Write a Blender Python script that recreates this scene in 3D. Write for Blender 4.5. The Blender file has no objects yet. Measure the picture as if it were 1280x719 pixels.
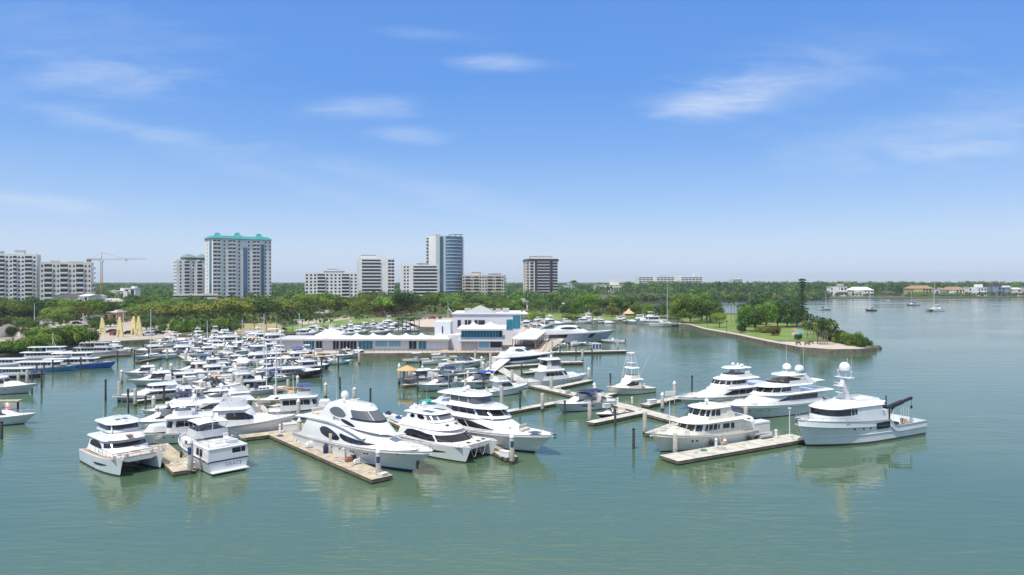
import bpy, math, random
from mathutils import Vector, Matrix, geometry, noise
sc = bpy.context.scene
COL = sc.collection
R = math.radians
PI = math.pi
V = Vector
F, H, HZ, CX = 853.0, 22.0, 352.0, 640.0     # focal length in photo pixels, eye height, horizon row, centre column

def P(x, y, z=0.0):
    Y = F * (H - z) / (y - HZ)
    return V(((x - CX) / F * Y, Y, z))

def PD(x, y, Y):
    return V(((x - CX) / F * Y, Y, H - (y - HZ) * Y / F))

def lerp(a, b, t): return a + (b - a) * t

# ------------------------------------------------------------------ materials
MATS = {}
def mat(name, col, rough=.5, metal=0., var=.0, vscale=1.5, spec=.5, coat=0., objvar=0., bump=0., bscale=20., alpha=1., trans=0., dirt=None):
    if name in MATS: return MATS[name]
    m = bpy.data.materials.new(name); m.use_nodes = True
    nt = m.node_tree; N = nt.nodes; Lk = nt.links
    b = N['Principled BSDF']
    b.inputs['Base Color'].default_value = (*col, 1)
    b.inputs['Roughness'].default_value = rough
    b.inputs['Metallic'].default_value = metal
    b.inputs['Specular IOR Level'].default_value = spec
    b.inputs['Coat Weight'].default_value = coat
    b.inputs['Alpha'].default_value = alpha
    b.inputs['Transmission Weight'].default_value = trans
    last = None
    if var or dirt:
        tc = N.new('ShaderNodeTexCoord'); nz = N.new('ShaderNodeTexNoise')
        nz.inputs['Scale'].default_value = vscale; nz.inputs['Detail'].default_value = 5
        Lk.new(tc.outputs['Object'], nz.inputs['Vector'])
        mx = N.new('ShaderNodeMix'); mx.data_type = 'RGBA'
        c2 = dirt if dirt else tuple(c * (1 - var) for c in col)
        c1 = col if dirt else tuple(min(1, c * (1 + var)) for c in col)
        mx.inputs[6].default_value = (*c2, 1); mx.inputs[7].default_value = (*c1, 1)
        rp = N.new('ShaderNodeMapRange'); rp.inputs[1].default_value = .32; rp.inputs[2].default_value = .62
        Lk.new(nz.outputs['Fac'], rp.inputs[0]); Lk.new(rp.outputs[0], mx.inputs[0])
        last = mx.outputs[2]
    if objvar:
        oi = N.new('ShaderNodeObjectInfo'); hs = N.new('ShaderNodeHueSaturation')
        mr = N.new('ShaderNodeMapRange'); mr.inputs[3].default_value = 1 - objvar; mr.inputs[4].default_value = 1 + objvar
        Lk.new(oi.outputs['Random'], mr.inputs[0]); Lk.new(mr.outputs[0], hs.inputs['Value'])
        mh = N.new('ShaderNodeMapRange'); mh.inputs[3].default_value = .5 - objvar * .03; mh.inputs[4].default_value = .5 + objvar * .03
        ml = N.new('ShaderNodeMath'); ml.operation = 'FRACT'; m2 = N.new('ShaderNodeMath'); m2.operation = 'MULTIPLY'; m2.inputs[1].default_value = 7.31
        Lk.new(oi.outputs['Random'], m2.inputs[0]); Lk.new(m2.outputs[0], ml.inputs[0]); Lk.new(ml.outputs[0], mh.inputs[0]); Lk.new(mh.outputs[0], hs.inputs['Hue'])
        if last: Lk.new(last, hs.inputs['Color'])
        else: hs.inputs['Color'].default_value = (*col, 1)
        last = hs.outputs['Color']
    if last: Lk.new(last, b.inputs['Base Color'])
    if bump:
        tc = N.new('ShaderNodeTexCoord'); nz = N.new('ShaderNodeTexNoise'); nz.inputs['Scale'].default_value = bscale
        Lk.new(tc.outputs['Object'], nz.inputs['Vector'])
        bp = N.new('ShaderNodeBump'); bp.inputs['Strength'].default_value = bump; bp.inputs['Distance'].default_value = .05
        Lk.new(nz.outputs['Fac'], bp.inputs['Height']); Lk.new(bp.outputs[0], b.inputs['Normal'])
    MATS[name] = m
    return m

WHITE = mat('white_gelcoat', (.74, .74, .73), .22, var=.03, vscale=.6, coat=.3, objvar=.08)
HULLW = mat('white_hull_paint', (.74, .75, .76), .2, var=.04, vscale=.5, coat=.4, objvar=.08)
GREYH = mat('pale_grey_hull_paint', (.72, .75, .76), .25, var=.05, vscale=.4, coat=.3)
CREAM = mat('cream_gelcoat', (.77, .74, .65), .3, var=.05, vscale=.7)
BEIGE = mat('beige_hull_paint', (.68, .55, .38), .3, var=.08, vscale=.8)
NAVY = mat('navy_hull_paint', (.012, .02, .07), .15, coat=.5)
BLACK = mat('black_hull_paint', (.012, .012, .016), .18, coat=.5)
BLUE = mat('blue_hull_paint', (.03, .14, .56), .3, var=.1)
SKYB = mat('mid_blue_hull_paint', (.06, .24, .60), .35, var=.1)
BLUEGREY = mat('blue_grey_hull_paint', (.42, .48, .58), .25, var=.05)
SILVER = mat('silver_grey_hull_paint', (.40, .43, .52), .2, metal=.2, var=.05)
GREEN = mat('green_hull_paint', (.10, .28, .19), .4, var=.1)
TEALH = mat('pale_teal_hull_paint', (.45, .62, .68), .3, var=.06)
RED = mat('red_paint', (.45, .03, .03), .35)
ANTI = mat('dark_antifouling', (.012, .016, .03), .5)
ANTIB = mat('blue_antifouling', (.02, .03, .12), .5)
BRONZE = mat('bronze_boot_stripe', (.06, .05, .045), .4)
GLASS = mat('dark_tinted_glass', (.010, .012, .018), .04, spec=.7)
GLASSB = mat('blue_tinted_glass', (.03, .06, .12), .05, spec=.8)
GLASSG = mat('grey_clear_vinyl', (.10, .115, .13), .1, spec=.6)
TEAK = mat('weathered_teak', (.40, .27, .17), .6, var=.2, vscale=4)
TEAKR = mat('red_brown_cushion', (.28, .13, .08), .7, var=.1)
DECKW = mat('white_nonskid_deck', (.60, .59, .56), .6, var=.06, vscale=2, objvar=.12)
DECKG = mat('pale_grey_deck', (.52, .53, .54), .7, var=.06, vscale=2)
CANVN = mat('navy_canvas', (.02, .03, .10), .8, var=.15, vscale=2)
CANVB = mat('blue_canvas', (.03, .08, .32), .8, var=.12, vscale=2)
CANVW = mat('white_canvas', (.74, .74, .72), .75, var=.05, vscale=1.5)
CANVT = mat('tan_canvas', (.55, .36, .20), .8, var=.12, vscale=1.5)
CANVK = mat('black_canvas', (.02, .02, .024), .8, var=.15)
CANVG = mat('teal_canvas', (.02, .28, .27), .75, var=.12)
STEEL = mat('stainless_steel', (.6, .6, .62), .2, metal=.9)
ALU = mat('white_painted_aluminium', (.75, .75, .75), .35)
DARK = mat('black_painted_steel', (.015, .015, .018), .45)
CUSH = mat('pale_cushion', (.55, .50, .44), .8, var=.08)
GREYC = mat('grey_cushion', (.36, .36, .38), .8)
RUBBER = mat('black_rubber', (.02, .02, .02), .7)
SOLAR = mat('dark_solar_panel', (.05, .055, .07), .15)
ORANGE = mat('orange_paint', (.55, .22, .03), .5)

# ------------------------------------------------------------------ mesh builder
class MB:
    def __init__(s): s.v = []; s.f = []; s.m = []
    def add(s, vs, fs, mi=0):
        o = len(s.v); s.v += [tuple(p) for p in vs]
        for f in fs: s.f.append([i + o for i in f]); s.m.append(mi)
        return s
    def box(s, c, d, rz=0, mi=0, taper=1., bevel=0.):
        cx, cy, cz = c; dx, dy, dz = d[0] / 2, d[1] / 2, d[2] / 2
        ca, sa = math.cos(rz), math.sin(rz)
        if bevel:
            b = min(bevel, dx * .45, dy * .45, dz * .45)
            rings = []
            for (z, ins) in ((-dz, b), (-dz + b, 0), (dz - b, 0), (dz, b)):
                tp = taper if z > 0 else 1.
                X, Y_ = (dx - ins) * tp, (dy - ins) * tp
                c_ = b * .7 if not ins else b * .3
                pts = [(X - c_, -Y_), (X, -Y_ + c_), (X, Y_ - c_), (X - c_, Y_), (-X + c_, Y_), (-X, Y_ - c_), (-X, -Y_ + c_), (-X + c_, -Y_)]
                rings.append([(cx + x * ca - y * sa, cy + x * sa + y * ca, cz + z) for x, y in pts])
            return s.loft(rings, True, True, True, mi)
        vs = []
        for z in (-dz, dz):
            tp = taper if z > 0 else 1.
            for x, y in ((-dx, -dy), (dx, -dy), (dx, dy), (-dx, dy)):
                x *= tp; y *= tp
                vs.append((cx + x * ca - y * sa, cy + x * sa + y * ca, cz + z))
        return s.add(vs, [(3, 2, 1, 0), (4, 5, 6, 7), (0, 1, 5, 4), (1, 2, 6, 5), (2, 3, 7, 6), (3, 0, 4, 7)], mi)
    def loft(s, rings, closed=True, cap0=False, cap1=False, mi=0):
        n = len(rings[0]); vs = [p for r in rings for p in r]; fs = []
        for i in range(len(rings) - 1):
            for j in range(n if closed else n - 1):
                a = i * n + j; b = i * n + (j + 1) % n
                fs.append((a, b, b + n, a + n))
        if cap0: fs.append(tuple(reversed(range(n))))
        if cap1: fs.append(tuple(range((len(rings) - 1) * n, len(rings) * n)))
        return s.add(vs, fs, mi)
    def tube(s, p0, p1, r0, r1=None, n=6, mi=0, caps=True):
        r1 = r0 if r1 is None else r1
        p0, p1 = V(p0), V(p1); d = (p1 - p0)
        if d.length < 1e-6: return s
        d.normalize(); a = d.orthogonal().normalized(); b = d.cross(a)
        rings = [[p + (a * math.cos(2 * PI * k / n) + b * math.sin(2 * PI * k / n)) * r for k in range(n)] for p, r in ((p0, r0), (p1, r1))]
        return s.loft(rings, True, caps, caps, mi)
    def path(s, pts, r, n=5, mi=0):
        for a, b in zip(pts[:-1], pts[1:]): s.tube(a, b, r, r, n, mi)
        return s
    def lathe(s, prof, c=(0, 0, 0), n=10, mi=0):
        rings = [[(c[0] + r * math.cos(2 * PI * k / n), c[1] + r * math.sin(2 * PI * k / n), c[2] + z) for k in range(n)] for r, z in prof]
        return s.loft(rings, True, True, True, mi)
    def dome(s, c, r, h=None, n=10, mi=0, full=False):
        h = h or r; pr = []
        a0 = -80 if full else 0
        for i in range(8):
            a = R(lerp(a0, 88, i / 7)); pr.append((r * math.cos(a), h * math.sin(a)))
        return s.lathe(pr, c, n, mi)
    def prism(s, poly, z0, z1, mi=0, mtop=None):
        n = len(poly)
        area = sum(poly[i][0] * poly[(i + 1) % n][1] - poly[(i + 1) % n][0] * poly[i][1] for i in range(n))
        if area < 0: poly = poly[::-1]
        vs = [(p[0], p[1], z0) for p in poly] + [(p[0], p[1], z1) for p in poly]
        s.add(vs, [(i, (i + 1) % n, (i + 1) % n + n, i + n) for i in range(n)], mi)
        tris = geometry.tessellate_polygon([[V((p[0], p[1], 0)) for p in poly]])
        fs = []
        for t in tris:
            a, b, c = (V((*poly[i][:2], 0)) for i in t)
            t = tuple(t) if (b - a).cross(c - a).z > 0 else tuple(reversed(t))
            fs.append(t)
        s.add([(p[0], p[1], z1) for p in poly], fs, mi if mtop is None else mtop)
        s.add([(p[0], p[1], z0) for p in poly], [tuple(reversed(t)) for t in fs], mi)
        return s
    def vprism(s, poly, y0, y1, mi=0):
        """outline in x-z, extruded along y"""
        n = len(poly)
        vs = [(p[0], y0, p[1]) for p in poly] + [(p[0], y1, p[1]) for p in poly]
        fs = [(i, (i + 1) % n, (i + 1) % n + n, i + n) for i in range(n)] + [tuple(range(n))[::-1], tuple(range(n, 2 * n))]
        return s.add(vs, fs, mi)
    def build(s, name, m, parent=None, smooth=True, ang=35, loc=None):
        me = bpy.data.meshes.new(name); me.from_pydata(s.v, [], s.f)
        ms = m if isinstance(m, (list, tuple)) else [m]
        for x in ms: me.materials.append(x)
        me.polygons.foreach_set('material_index', s.m)
        if smooth:
            me.polygons.foreach_set('use_smooth', [True] * len(s.f))
            me.set_sharp_from_angle(angle=R(ang))
        me.update()
        o = bpy.data.objects.new(name, me); COL.objects.link(o)
        if parent is not None: o.parent = parent
        if loc is not None: o.location = loc
        return o

def tag(o, label=None, cat=None, group=None, kind=None):
    if label: o['label'] = label
    if cat: o['category'] = cat
    if group: o['group'] = group
    if kind: o['kind'] = kind
    return o

def empty(name, loc=(0, 0, 0), rz=0., label=None, cat=None, group=None):
    o = bpy.data.objects.new(name, None); COL.objects.link(o)
    o.location = loc; o.rotation_euler = (0, 0, rz); o.empty_display_size = .3
    return tag(o, label, cat, group)

def copy_tree(o, parent=None):
    c = o.copy(); COL.objects.link(c); c.parent = parent
    for ch in KIDS(o): copy_tree(ch, c)
    return c

def KIDS(o): return list(o.children)

def text_mesh(txt, size, name, m, parent, mw):
    cu = bpy.data.curves.new(name, 'FONT'); cu.body = txt; cu.size = size; cu.align_x = 'CENTER'; cu.align_y = 'CENTER'
    t = bpy.data.objects.new('tmp_text', cu); COL.objects.link(t)
    dg = bpy.context.evaluated_depsgraph_get(); dg.update()
    me = bpy.data.meshes.new_from_object(t.evaluated_get(dg))
    bpy.data.objects.remove(t)
    me.name = name; me.materials.clear(); me.materials.append(m)
    o = bpy.data.objects.new(name, me); COL.objects.link(o); o.parent = parent; o.matrix_local = mw
    return o
# ------------------------------------------------------------------ boat pieces (bow along +x, waterline z = 0)
class Hull:
    def __init__(s, root, L, B, fb, fs, rake=None, m=HULLW, anti=ANTI, flare=1.6, tm=.45, ts=.86, bul=.25, deck=DECKW, draft=.7,
                 name='hull', yo=0., wlb=.86, sp=1.8, pw=2.3, q=.8, stripe=None, sw=.1, n=22, boot=.14, rub=True, transom_rake=0.):
        s.L, s.B, s.fb, s.fs, s.tm, s.ts, s.flare, s.yo, s.wlb, s.sp, s.pw, s.q = L, B, fb, fs, tm, ts, flare, yo, wlb, sp, pw, q
        s.rake = .13 * L if rake is None else rake; s.tr = transom_rake; s.bul = bul; s.root = root
        b = MB(); T = [1 - (1 - i / n) ** 1.35 for i in range(n + 1)]
        for side in (1, -1):
            rows = []
            for t in T:
                sh = s.sheer(t)
                zs = [sh, sh * (1 - sw), sh * .68, sh * .44, sh * .24, boot, 0.0]
                row = [s.pt(side, t, z) for z in zs]
                k = s.pt(side, t, 0.); row.append((k[0] - .02 * L * t, yo + (k[1] - yo) * .25, -draft))
                rows.append(row)
            nr = len(rows[0])
            for i in range(n):
                for j in range(nr - 1):
                    q4 = [rows[i][j], rows[i + 1][j], rows[i + 1][j + 1], rows[i][j + 1]]
                    if side > 0: q4 = q4[::-1]
                    mi = 1 if j >= 5 else (2 if (stripe and j == 0) else 0)
                    b.add(q4, [(0, 1, 2, 3)], mi)
        # transom
        for j, (za, zb) in enumerate(((1, .68), (.68, .24), (.24, None))):
            sh = s.sheer(0); z1 = sh * za; z2 = boot if zb is None else sh * zb
            a, c = s.pt(1, 0, z1), s.pt(-1, 0, z1); d, e = s.pt(1, 0, z2), s.pt(-1, 0, z2)
            b.add([a, d, e, c], [(0, 1, 2, 3)], 0)
        a, c = s.pt(1, 0, boot), s.pt(-1, 0, boot); d, e = s.pt(1, 0, -.2), s.pt(-1, 0, -.2)
        b.add([a, d, e, c], [(0, 1, 2, 3)], 1)
        # bulwark cap and inner face
        inn = .1 if L > 9 else .06
        dk = MB()
        for side in (1, -1):
            for i in range(n):
                p0, p1 = V(s.pt(side, T[i], s.sheer(T[i]))), V(s.pt(side, T[i + 1], s.sheer(T[i + 1])))
                def ins(p, d): return V((p.x - (d if p.x > L / 2 - .6 else 0), yo + math.copysign(max(0, abs(p.y - yo) - d), side), p.z))
                q0, q1 = ins(p0, inn), ins(p1, inn)
                r0, r1 = q0 - V((0, 0, bul)), q1 - V((0, 0, bul))
                f = [(0, 1, 2, 3)] if side < 0 else [(3, 2, 1, 0)]
                b.add([p0, q0, q1, p1][::1] if side > 0 else [p0, q0, q1, p1], [(3, 2, 1, 0)] if side < 0 else [(0, 1, 2, 3)], 0)
                b.add([q0, r0, r1, q1], [(3, 2, 1, 0)] if side < 0 else [(0, 1, 2, 3)], 0)
        for i in range(n):
            qd = []
            for (t, side) in ((T[i], 1), (T[i], -1), (T[i + 1], -1), (T[i + 1], 1)):
                p = V(s.pt(side, t, s.sheer(t)))
                qd.append((p.x, yo + math.copysign(max(0, abs(p.y - yo) - inn * .5), side), p.z - bul + .004))
            dk.add(qd, [(0, 1, 2, 3)])
        s.o = b.build(name, [m, anti, stripe or m], root, ang=30)
        s.deck = dk.build('deck', deck, s.o, ang=60)
        if rub and L > 9:
            rb = MB()
            for side in (1, -1):
                pts = []
                for t in T:
                    p = V(s.pt(side, t, s.sheer(t) * (1 - sw) )); p.y += side * .025; pts.append(p)
                rb.path(pts, .035, 4)
            rb.build('rub_rail', stripe or STEEL, s.o)
    def sheer(s, t): return s.fs + (s.fb - s.fs) * max(0, t) ** s.sp
    def bd(s, t, w=1.):
        if t < s.tm: k = s.ts + (1 - s.ts) * math.sin(PI / 2 * t / s.tm)
        else:
            u = min(1, (t - s.tm) / (1 - s.tm))
            k = (1 - u ** (s.pw * w)) ** (s.q if w == 1 else 1.0)
        return s.B / 2 * k
    def pt(s, side, t, z):
        sh = s.sheer(t); zf = z / sh
        x = -s.L / 2 + t * (s.L - s.rake * (1 - zf)) + s.tr * (1 - zf) * (1 - t) ** 3
        bw = s.bd(t, .78) * s.wlb; bd = s.bd(t)
        y = bw + (bd - bw) * max(0, zf) ** s.flare
        return (x, s.yo + side * y, z)
    def S(s, side, t, v): return V(s.pt(side, t, s.sheer(t) * v))
    def dz(s, x):
        t = (x + s.L / 2) / s.L; return s.sheer(min(1, max(0, t))) - s.bul
    def rail(s, t0, t1, h=.6, ins=.12, d=1.3, r=.022, m=STEEL, close=True, mid=True):
        b = MB(); n = max(3, int((t1 - t0) * s.L / d)); tops = {}
        for side in (1, -1):
            pts = []
            for i in range(n + 1):
                t = lerp(t0, t1, i / n); p = V(s.pt(side, t, s.sheer(t)))
                p.y = s.yo + math.copysign(max(0, abs(p.y - s.yo) - ins), side)
                hh = h * min(1, .35 + i * .4)
                pts.append(p + V((0, 0, hh))); b.tube(p, p + V((0, 0, hh)), r * .8, n=4)
            b.path(pts, r, 4)
            if mid: b.path([p - V((0, 0, h * .45)) for p in pts[1:]], r * .6, 4)
            tops[side] = pts
        if close: b.tube(tops[1][-1], tops[-1][-1], r, n=4)
        return b.build('bow_rail', m, s.o)

class Tier:
    """a storey: walls raked and tapered, rounded nose, cambered top. s: 0 stern .. 1 nose on each side, v: 0 bottom .. 1 top"""
    def __init__(s, root, x0, x1, w, z0, z1, rf=.8, ra=.1, tum=.92, s1=.6, p=2.2, q=.5, m=WHITE, name='cabin', open=False, camber=.08,
                 zb=0., zt=0., ww=None, mtop=None, yo=0., floor=DECKW, aft=1.0, bulge=0.):
        s.x0, s.x1, s.w, s.z0, s.z1, s.rf, s.ra, s.tum, s.s1, s.p, s.q, s.zb, s.zt, s.yo = x0, x1, w, z0, z1, rf, ra, tum, s1, p, q, zb, zt, yo
        s.aft = aft; s.bulge = bulge
        ks = [s1 * i / 7 for i in range(8)] + [s1 + (1 - s1) * math.sin(PI / 2 * i / 10) for i in range(1, 11)]
        def ring(v, ins=0., dz=0.):
            out = []
            for side, seq in ((1, ks), (-1, ks[::-1])):
                for k in seq:
                    if side < 0 and k == 1.: continue
                    P_ = s.S(side, k, v)
                    out.append(P_)
            if ins:
                c = sum(out, V()) / len(out)
                o2 = []
                for P_ in out:
                    d = V((P_.x - c.x, P_.y - c.y, 0)); l = d.length or 1
                    o2.append(P_ - d * min(.9, ins / l) + V((0, 0, dz)))
                out = o2
            elif dz: out = [P_ + V((0, 0, dz)) for P_ in out]
            return [V((q_.x, q_.y, q_.z)) for q_ in out]
        b = MB()
        rings = [ring(v) for v in (0, .33, .66, 1)]
        rings = [r[::-1] for r in rings]
        if open:
            b.loft(rings, True)
            t = .1
            top_in = ring(1, t)[::-1]; bot_in = ring(0, t)[::-1]
            bot_in = [p_ + V((0, 0, .06)) for p_ in bot_in]
            b.loft([rings[-1], top_in, bot_in], True)
            f = MB(); n = len(bot_in)
            f.add(bot_in, [tuple(range(n))])
            s.o = b.build(name, m, root)
            f.build('deck', floor, s.o, smooth=False)
        else:
            h = min(.06, (z1 - z0) * .3)
            rings.append(ring(1, h, h * .7)[::-1])
            b.loft(rings, True, True)
            topr = ring(1, h, h * .7); n = len(ks)
            port = topr[:n]; star = [topr[n - 1]] + topr[n:]; star = star[::-1]; star = star + []
            # strip with a raised centre line
            st = topr[n:][::-1] + [topr[n - 1]]
            for i in range(n - 1):
                a, c = port[i], port[i + 1]; d, e = st[i], st[i + 1]
                m0 = (a + d) / 2 + V((0, 0, camber)); m1 = (c + e) / 2 + V((0, 0, camber if i + 1 < n - 1 else 0))
                b.add([a, m0, m1, c], [(0, 1, 2, 3)], 1); b.add([m0, d, e, m1], [(0, 1, 2, 3)], 1)
            b.add([port[0], (port[0] + st[0]) / 2 + V((0, 0, camber)), st[0]], [(0, 2, 1)], 1)
            s.o = b.build(name, [m, mtop or m], root)
    def sh(s, k):
        a = s.aft + (1 - s.aft) * min(1, k / .3)
        if k <= s.s1: return a
        u = min(1, (k - s.s1) / (1 - s.s1))
        return a * max(0, 1 - u ** s.p) ** s.q
    def S(s, side, k, v):
        x = lerp(lerp(s.x0, s.x1, k), lerp(s.x0 + s.ra, s.x1 - s.rf, k), v)
        y = s.w * s.sh(k) * (lerp(1, s.tum, v) + s.bulge * math.sin(PI * v))
        z = lerp(s.z0 + s.zb * k * k, s.z1 + s.zt * k, v)
        return V((x, s.yo + side * y, z))

SPLIT = [False]
def patch(T, side, prof, m=GLASS, off=.025, name='window', parent=None, n_sub=5, thick=0.):
    """prof: list of strips; a strip is a list of (s, vlo, vhi). side 0 wraps round the nose with s given 0..1 port to 1..2 starboard"""
    if SPLIT[0] and len(prof) > 1 and name in ('window', 'windscreen'):
        for st in prof: o = patch(T, side, [st], m, off, name, parent, n_sub)
        return o
    b = MB()
    def pos(sd, s_, v):
        if sd == 0:
            s2 = s_ if s_ <= 1 else 2 - s_; sd2 = 1 if s_ <= 1 else -1
            if s2 > T.s1: s2 = T.s1 + (1 - T.s1) * math.sin(PI / 2 * (s2 - T.s1) / (1 - T.s1))
        else: s2, sd2 = s_, sd
        s2 = min(.9995, max(.0005, s2)); e = .004
        p = T.S(sd2, s2, v)
        du = T.S(sd2, min(1, s2 + e), v) - T.S(sd2, max(0, s2 - e), v)
        dv = T.S(sd2, s2, min(1, v + .02)) - T.S(sd2, s2, max(0, v - .02))
        nr = du.cross(dv) if sd2 < 0 else dv.cross(du)
        if nr.length < 1e-9: nr = V((1, 0, 0))
        nr.normalize()
        return p + nr * off
    if side == 0: n_sub = max(n_sub, 36 // len(prof))
    for st in prof:
        pts = []
        for (a, c) in zip(st[:-1], st[1:]):
            for k in range(n_sub):
                t = k / n_sub; pts.append(tuple(lerp(a[i], c[i], t) for i in range(3)))
        pts.append(st[-1])
        rows = [[pos(side, s_, lerp(v0, v1, k / 3)) for k in range(4)] for s_, v0, v1 in pts]
        for i in range(len(rows) - 1):
            for k in range(3):
                q4 = [rows[i][k], rows[i + 1][k], rows[i + 1][k + 1], rows[i][k + 1]]
                if side > 0 or (side == 0): q4 = q4[::-1]
                b.add(q4, [(0, 1, 2, 3)])
    return b.build(name, m, parent or T.o, ang=50)

def band(T, side, s0, s1, v0, v1, n=3, gap=.006, m=GLASS, slant=0., **kw):
    pr = []
    for i in range(n):
        a = lerp(s0, s1, i / n) + gap; c = lerp(s0, s1, (i + 1) / n) - gap
        pr.append([(a, v0, v1), (c, v0, v1)])
    return patch(T, side, pr, m, **kw)

def sides(T, s0, s1, v0, v1, n=3, gap=.006, m=GLASS, **kw):
    for sd in (1, -1): band(T, sd, s0, s1, v0, v1, n, gap, m, **kw)

def front(T, s0, v0, v1, n=3, gap=.006, m=GLASS, **kw):
    return band(T, 0, s0, 2 - s0, v0, v1, n, gap, m, **kw)

def shape(T, prof, m=GLASS, both=True, **kw):
    for sd in ((1, -1) if both else (both,)): patch(T, sd, [prof], m, n_sub=4, **kw)

def ell(s0, s1, vc, vh, tilt=0., n=10, p=.5):
    out = []
    for i in range(n + 1):
        u = i / n; hh = vh * max(0, 1 - (2 * u - 1) ** 2) ** p; c = vc + tilt * (u - .5)
        out.append((lerp(s0, s1, u), c - hh, c + hh))
    return out

def radome(parent, c, r=.35, m=WHITE, stalk=.3):
    b = MB(); b.lathe([(r * .45, -stalk), (r * .3, -stalk * .4), (r * .6, -.02), (r * .98, .02), (r, r * .25), (r * .97, r * .7), (r * .8, r * 1.15), (r * .45, r * 1.45), (.02, r * 1.55)], c, 12)
    return b.build('radar_dome', m, parent)

def antenna(parent, p, h=3., tilt=(0, 0), r=.02):
    b = MB(); b.tube(p, (p[0] + tilt[0], p[1] + tilt[1], p[2] + h), r, r * .5, 4)
    return b.build('antenna', ALU, parent)

def openradar(parent, c, w=1.2):
    b = MB(); b.lathe([(.16, 0), (.16, .2), (.1, .26)], c, 8); b.box((c[0], c[1], c[2] + .31), (.14, w, .1), bevel=.03)
    return b.build('radar_scanner', WHITE, parent)

def arch(parent, x, w, z0, z1, lean=-.8, th=.35, m=WHITE, name='radar_arch'):
    b = MB(); rings = []
    for i in range(13):
        a = PI * i / 12; c = math.cos(a); s_ = math.sin(a)
        y = w * math.copysign(abs(c) ** .45, c); zz = z0 + (z1 - z0) * abs(s_) ** .55
        xx = x + lean * abs(s_) ** .55
        wd = th * (1.25 - .45 * abs(s_))
        ny = math.copysign(1, c) * .06 * (1 if abs(c) > .3 else .3)
        rings.append([(xx - wd, y, zz), (xx + wd, y, zz), (xx + wd * .9, y - ny, zz - .12 * abs(s_)), (xx - wd * .9, y - ny, zz - .12 * abs(s_))])
    b.loft(rings, True, True, True)
    return b.build(name, m, parent, ang=40)

def bimini(parent, x0, x1, w, z, m=CANVN, post=1.1, name='bimini_top', drop=.12):
    b = MB(); rows = []
    for i in range(7):
        x = lerp(x0, x1, i / 6); sag = drop * (abs(i - 3) / 3) ** 2
        rows.append([(x, w * k / 4, z - sag - drop * 1.2 * (abs(k) / 4) ** 2.5) for k in range(-4, 5)])
    for dz in (0, -.05): b.loft([[ (p[0], p[1], p[2] + dz) for p in r] for r in (rows if dz == 0 else rows[::-1])], False)
    o = b.build(name, m, parent)
    for y in (-w, w):
        f = MB(); xm = (x0 + x1) / 2
        for x in (x0 + .1, xm, x1 - .1): f.tube((xm + (x - xm) * .3, y * .97, z - post), (x, y, z - drop * 1.3), .02, n=4)
        f.build('canopy_frame', STEEL, o)
    return o

def seats(parent, items, m=CUSH, name='seat'):
    for (x, y, z, dx, dy, back) in items:
        b = MB(); b.box((x, y, z + .2), (dx, dy, .4), bevel=.06)
        if back: b.box((x + back * dx * .42, y, z + .6), (dx * .2, dy, .5), bevel=.05)
        b.build(name, m, parent)

def platform(h, ln=1.1, w=None, m=TEAK, z=.32):
    w = w or h.B * h.ts * .92
    b = MB(); x = -h.L / 2
    b.box((x - ln / 2 + .05, h.yo, z), (ln, w, .14), bevel=.05, mi=0); b.box((x - ln / 2 + .05, h.yo, z + .08), (ln - .12, w - .14, .03), mi=1)
    return b.build('swim_platform', [WHITE, m], h.o)

def hatch(parent, x, y, z, dx=.55, dy=.55, m=GLASS):
    b = MB(); b.box((x, y, z), (dx, dy, .08), bevel=.02, mi=0)
    return b.build('deck_hatch', m, parent)

def portlights(h, ts, v=.62, m=GLASS, w=.012, hgt=.06):
    for sd in (1, -1):
        for t in ts:
            patch(h, sd, [ell(t - w, t + w, v, hgt, n=6)], m, name='porthole', parent=h.o, n_sub=1)

def fenders(h, side, ts, m=CANVN, r=.16, ln=.75):
    for t in ts:
        p = V(h.pt(side, t, h.sheer(t) * .75)); y = p.y + side * r
        b = MB(); b.lathe([(.03, ln * .5 + .12), (r * .6, ln * .48), (r, ln * .36), (r, -ln * .36), (r * .6, -ln * .48), (.02, -ln * .5)], (p.x, y, max(ln * .6, p.z - ln * .8)), 8)
        b.tube((p.x, y - side * r * .9, p.z + .3), (p.x, y, max(ln * .6, p.z - ln * .8) + ln * .5), .015, n=4)
        b.build('fender', m, h.o)

def anchor(h, m=STEEL):
    p = V(h.pt(1, 1, h.fb)); x = h.L / 2
    b = MB(); b.box((x - .15, h.yo, h.fb + .03), (.9, .22, .09), bevel=.02); b.tube((x + .2, h.yo, h.fb - .02), (x - .1, h.yo, h.fb - .55), .04, n=5)
    b.box((x + .08, h.yo, h.fb - .45), (.3, .36, .12), bevel=.03)
    return b.build('anchor', m, h.o)

def outboard(parent, c, m=BLACK):
    b = MB(); b.box((c[0], c[1], c[2] + .55), (.5, .36, .6), bevel=.1, taper=.85); b.box((c[0] + .02, c[1], c[2] - .05), (.2, .12, .8), bevel=.03)
    return b.build('outboard_motor', m, parent)

def windlines(T, side, s0, s1, v, m, off=.03, hgt=.03):
    return patch(T, side, [[(s0, v - hgt, v + hgt), (s1, v - hgt, v + hgt)]], m, off=off, name='stripe', n_sub=10)

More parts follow.
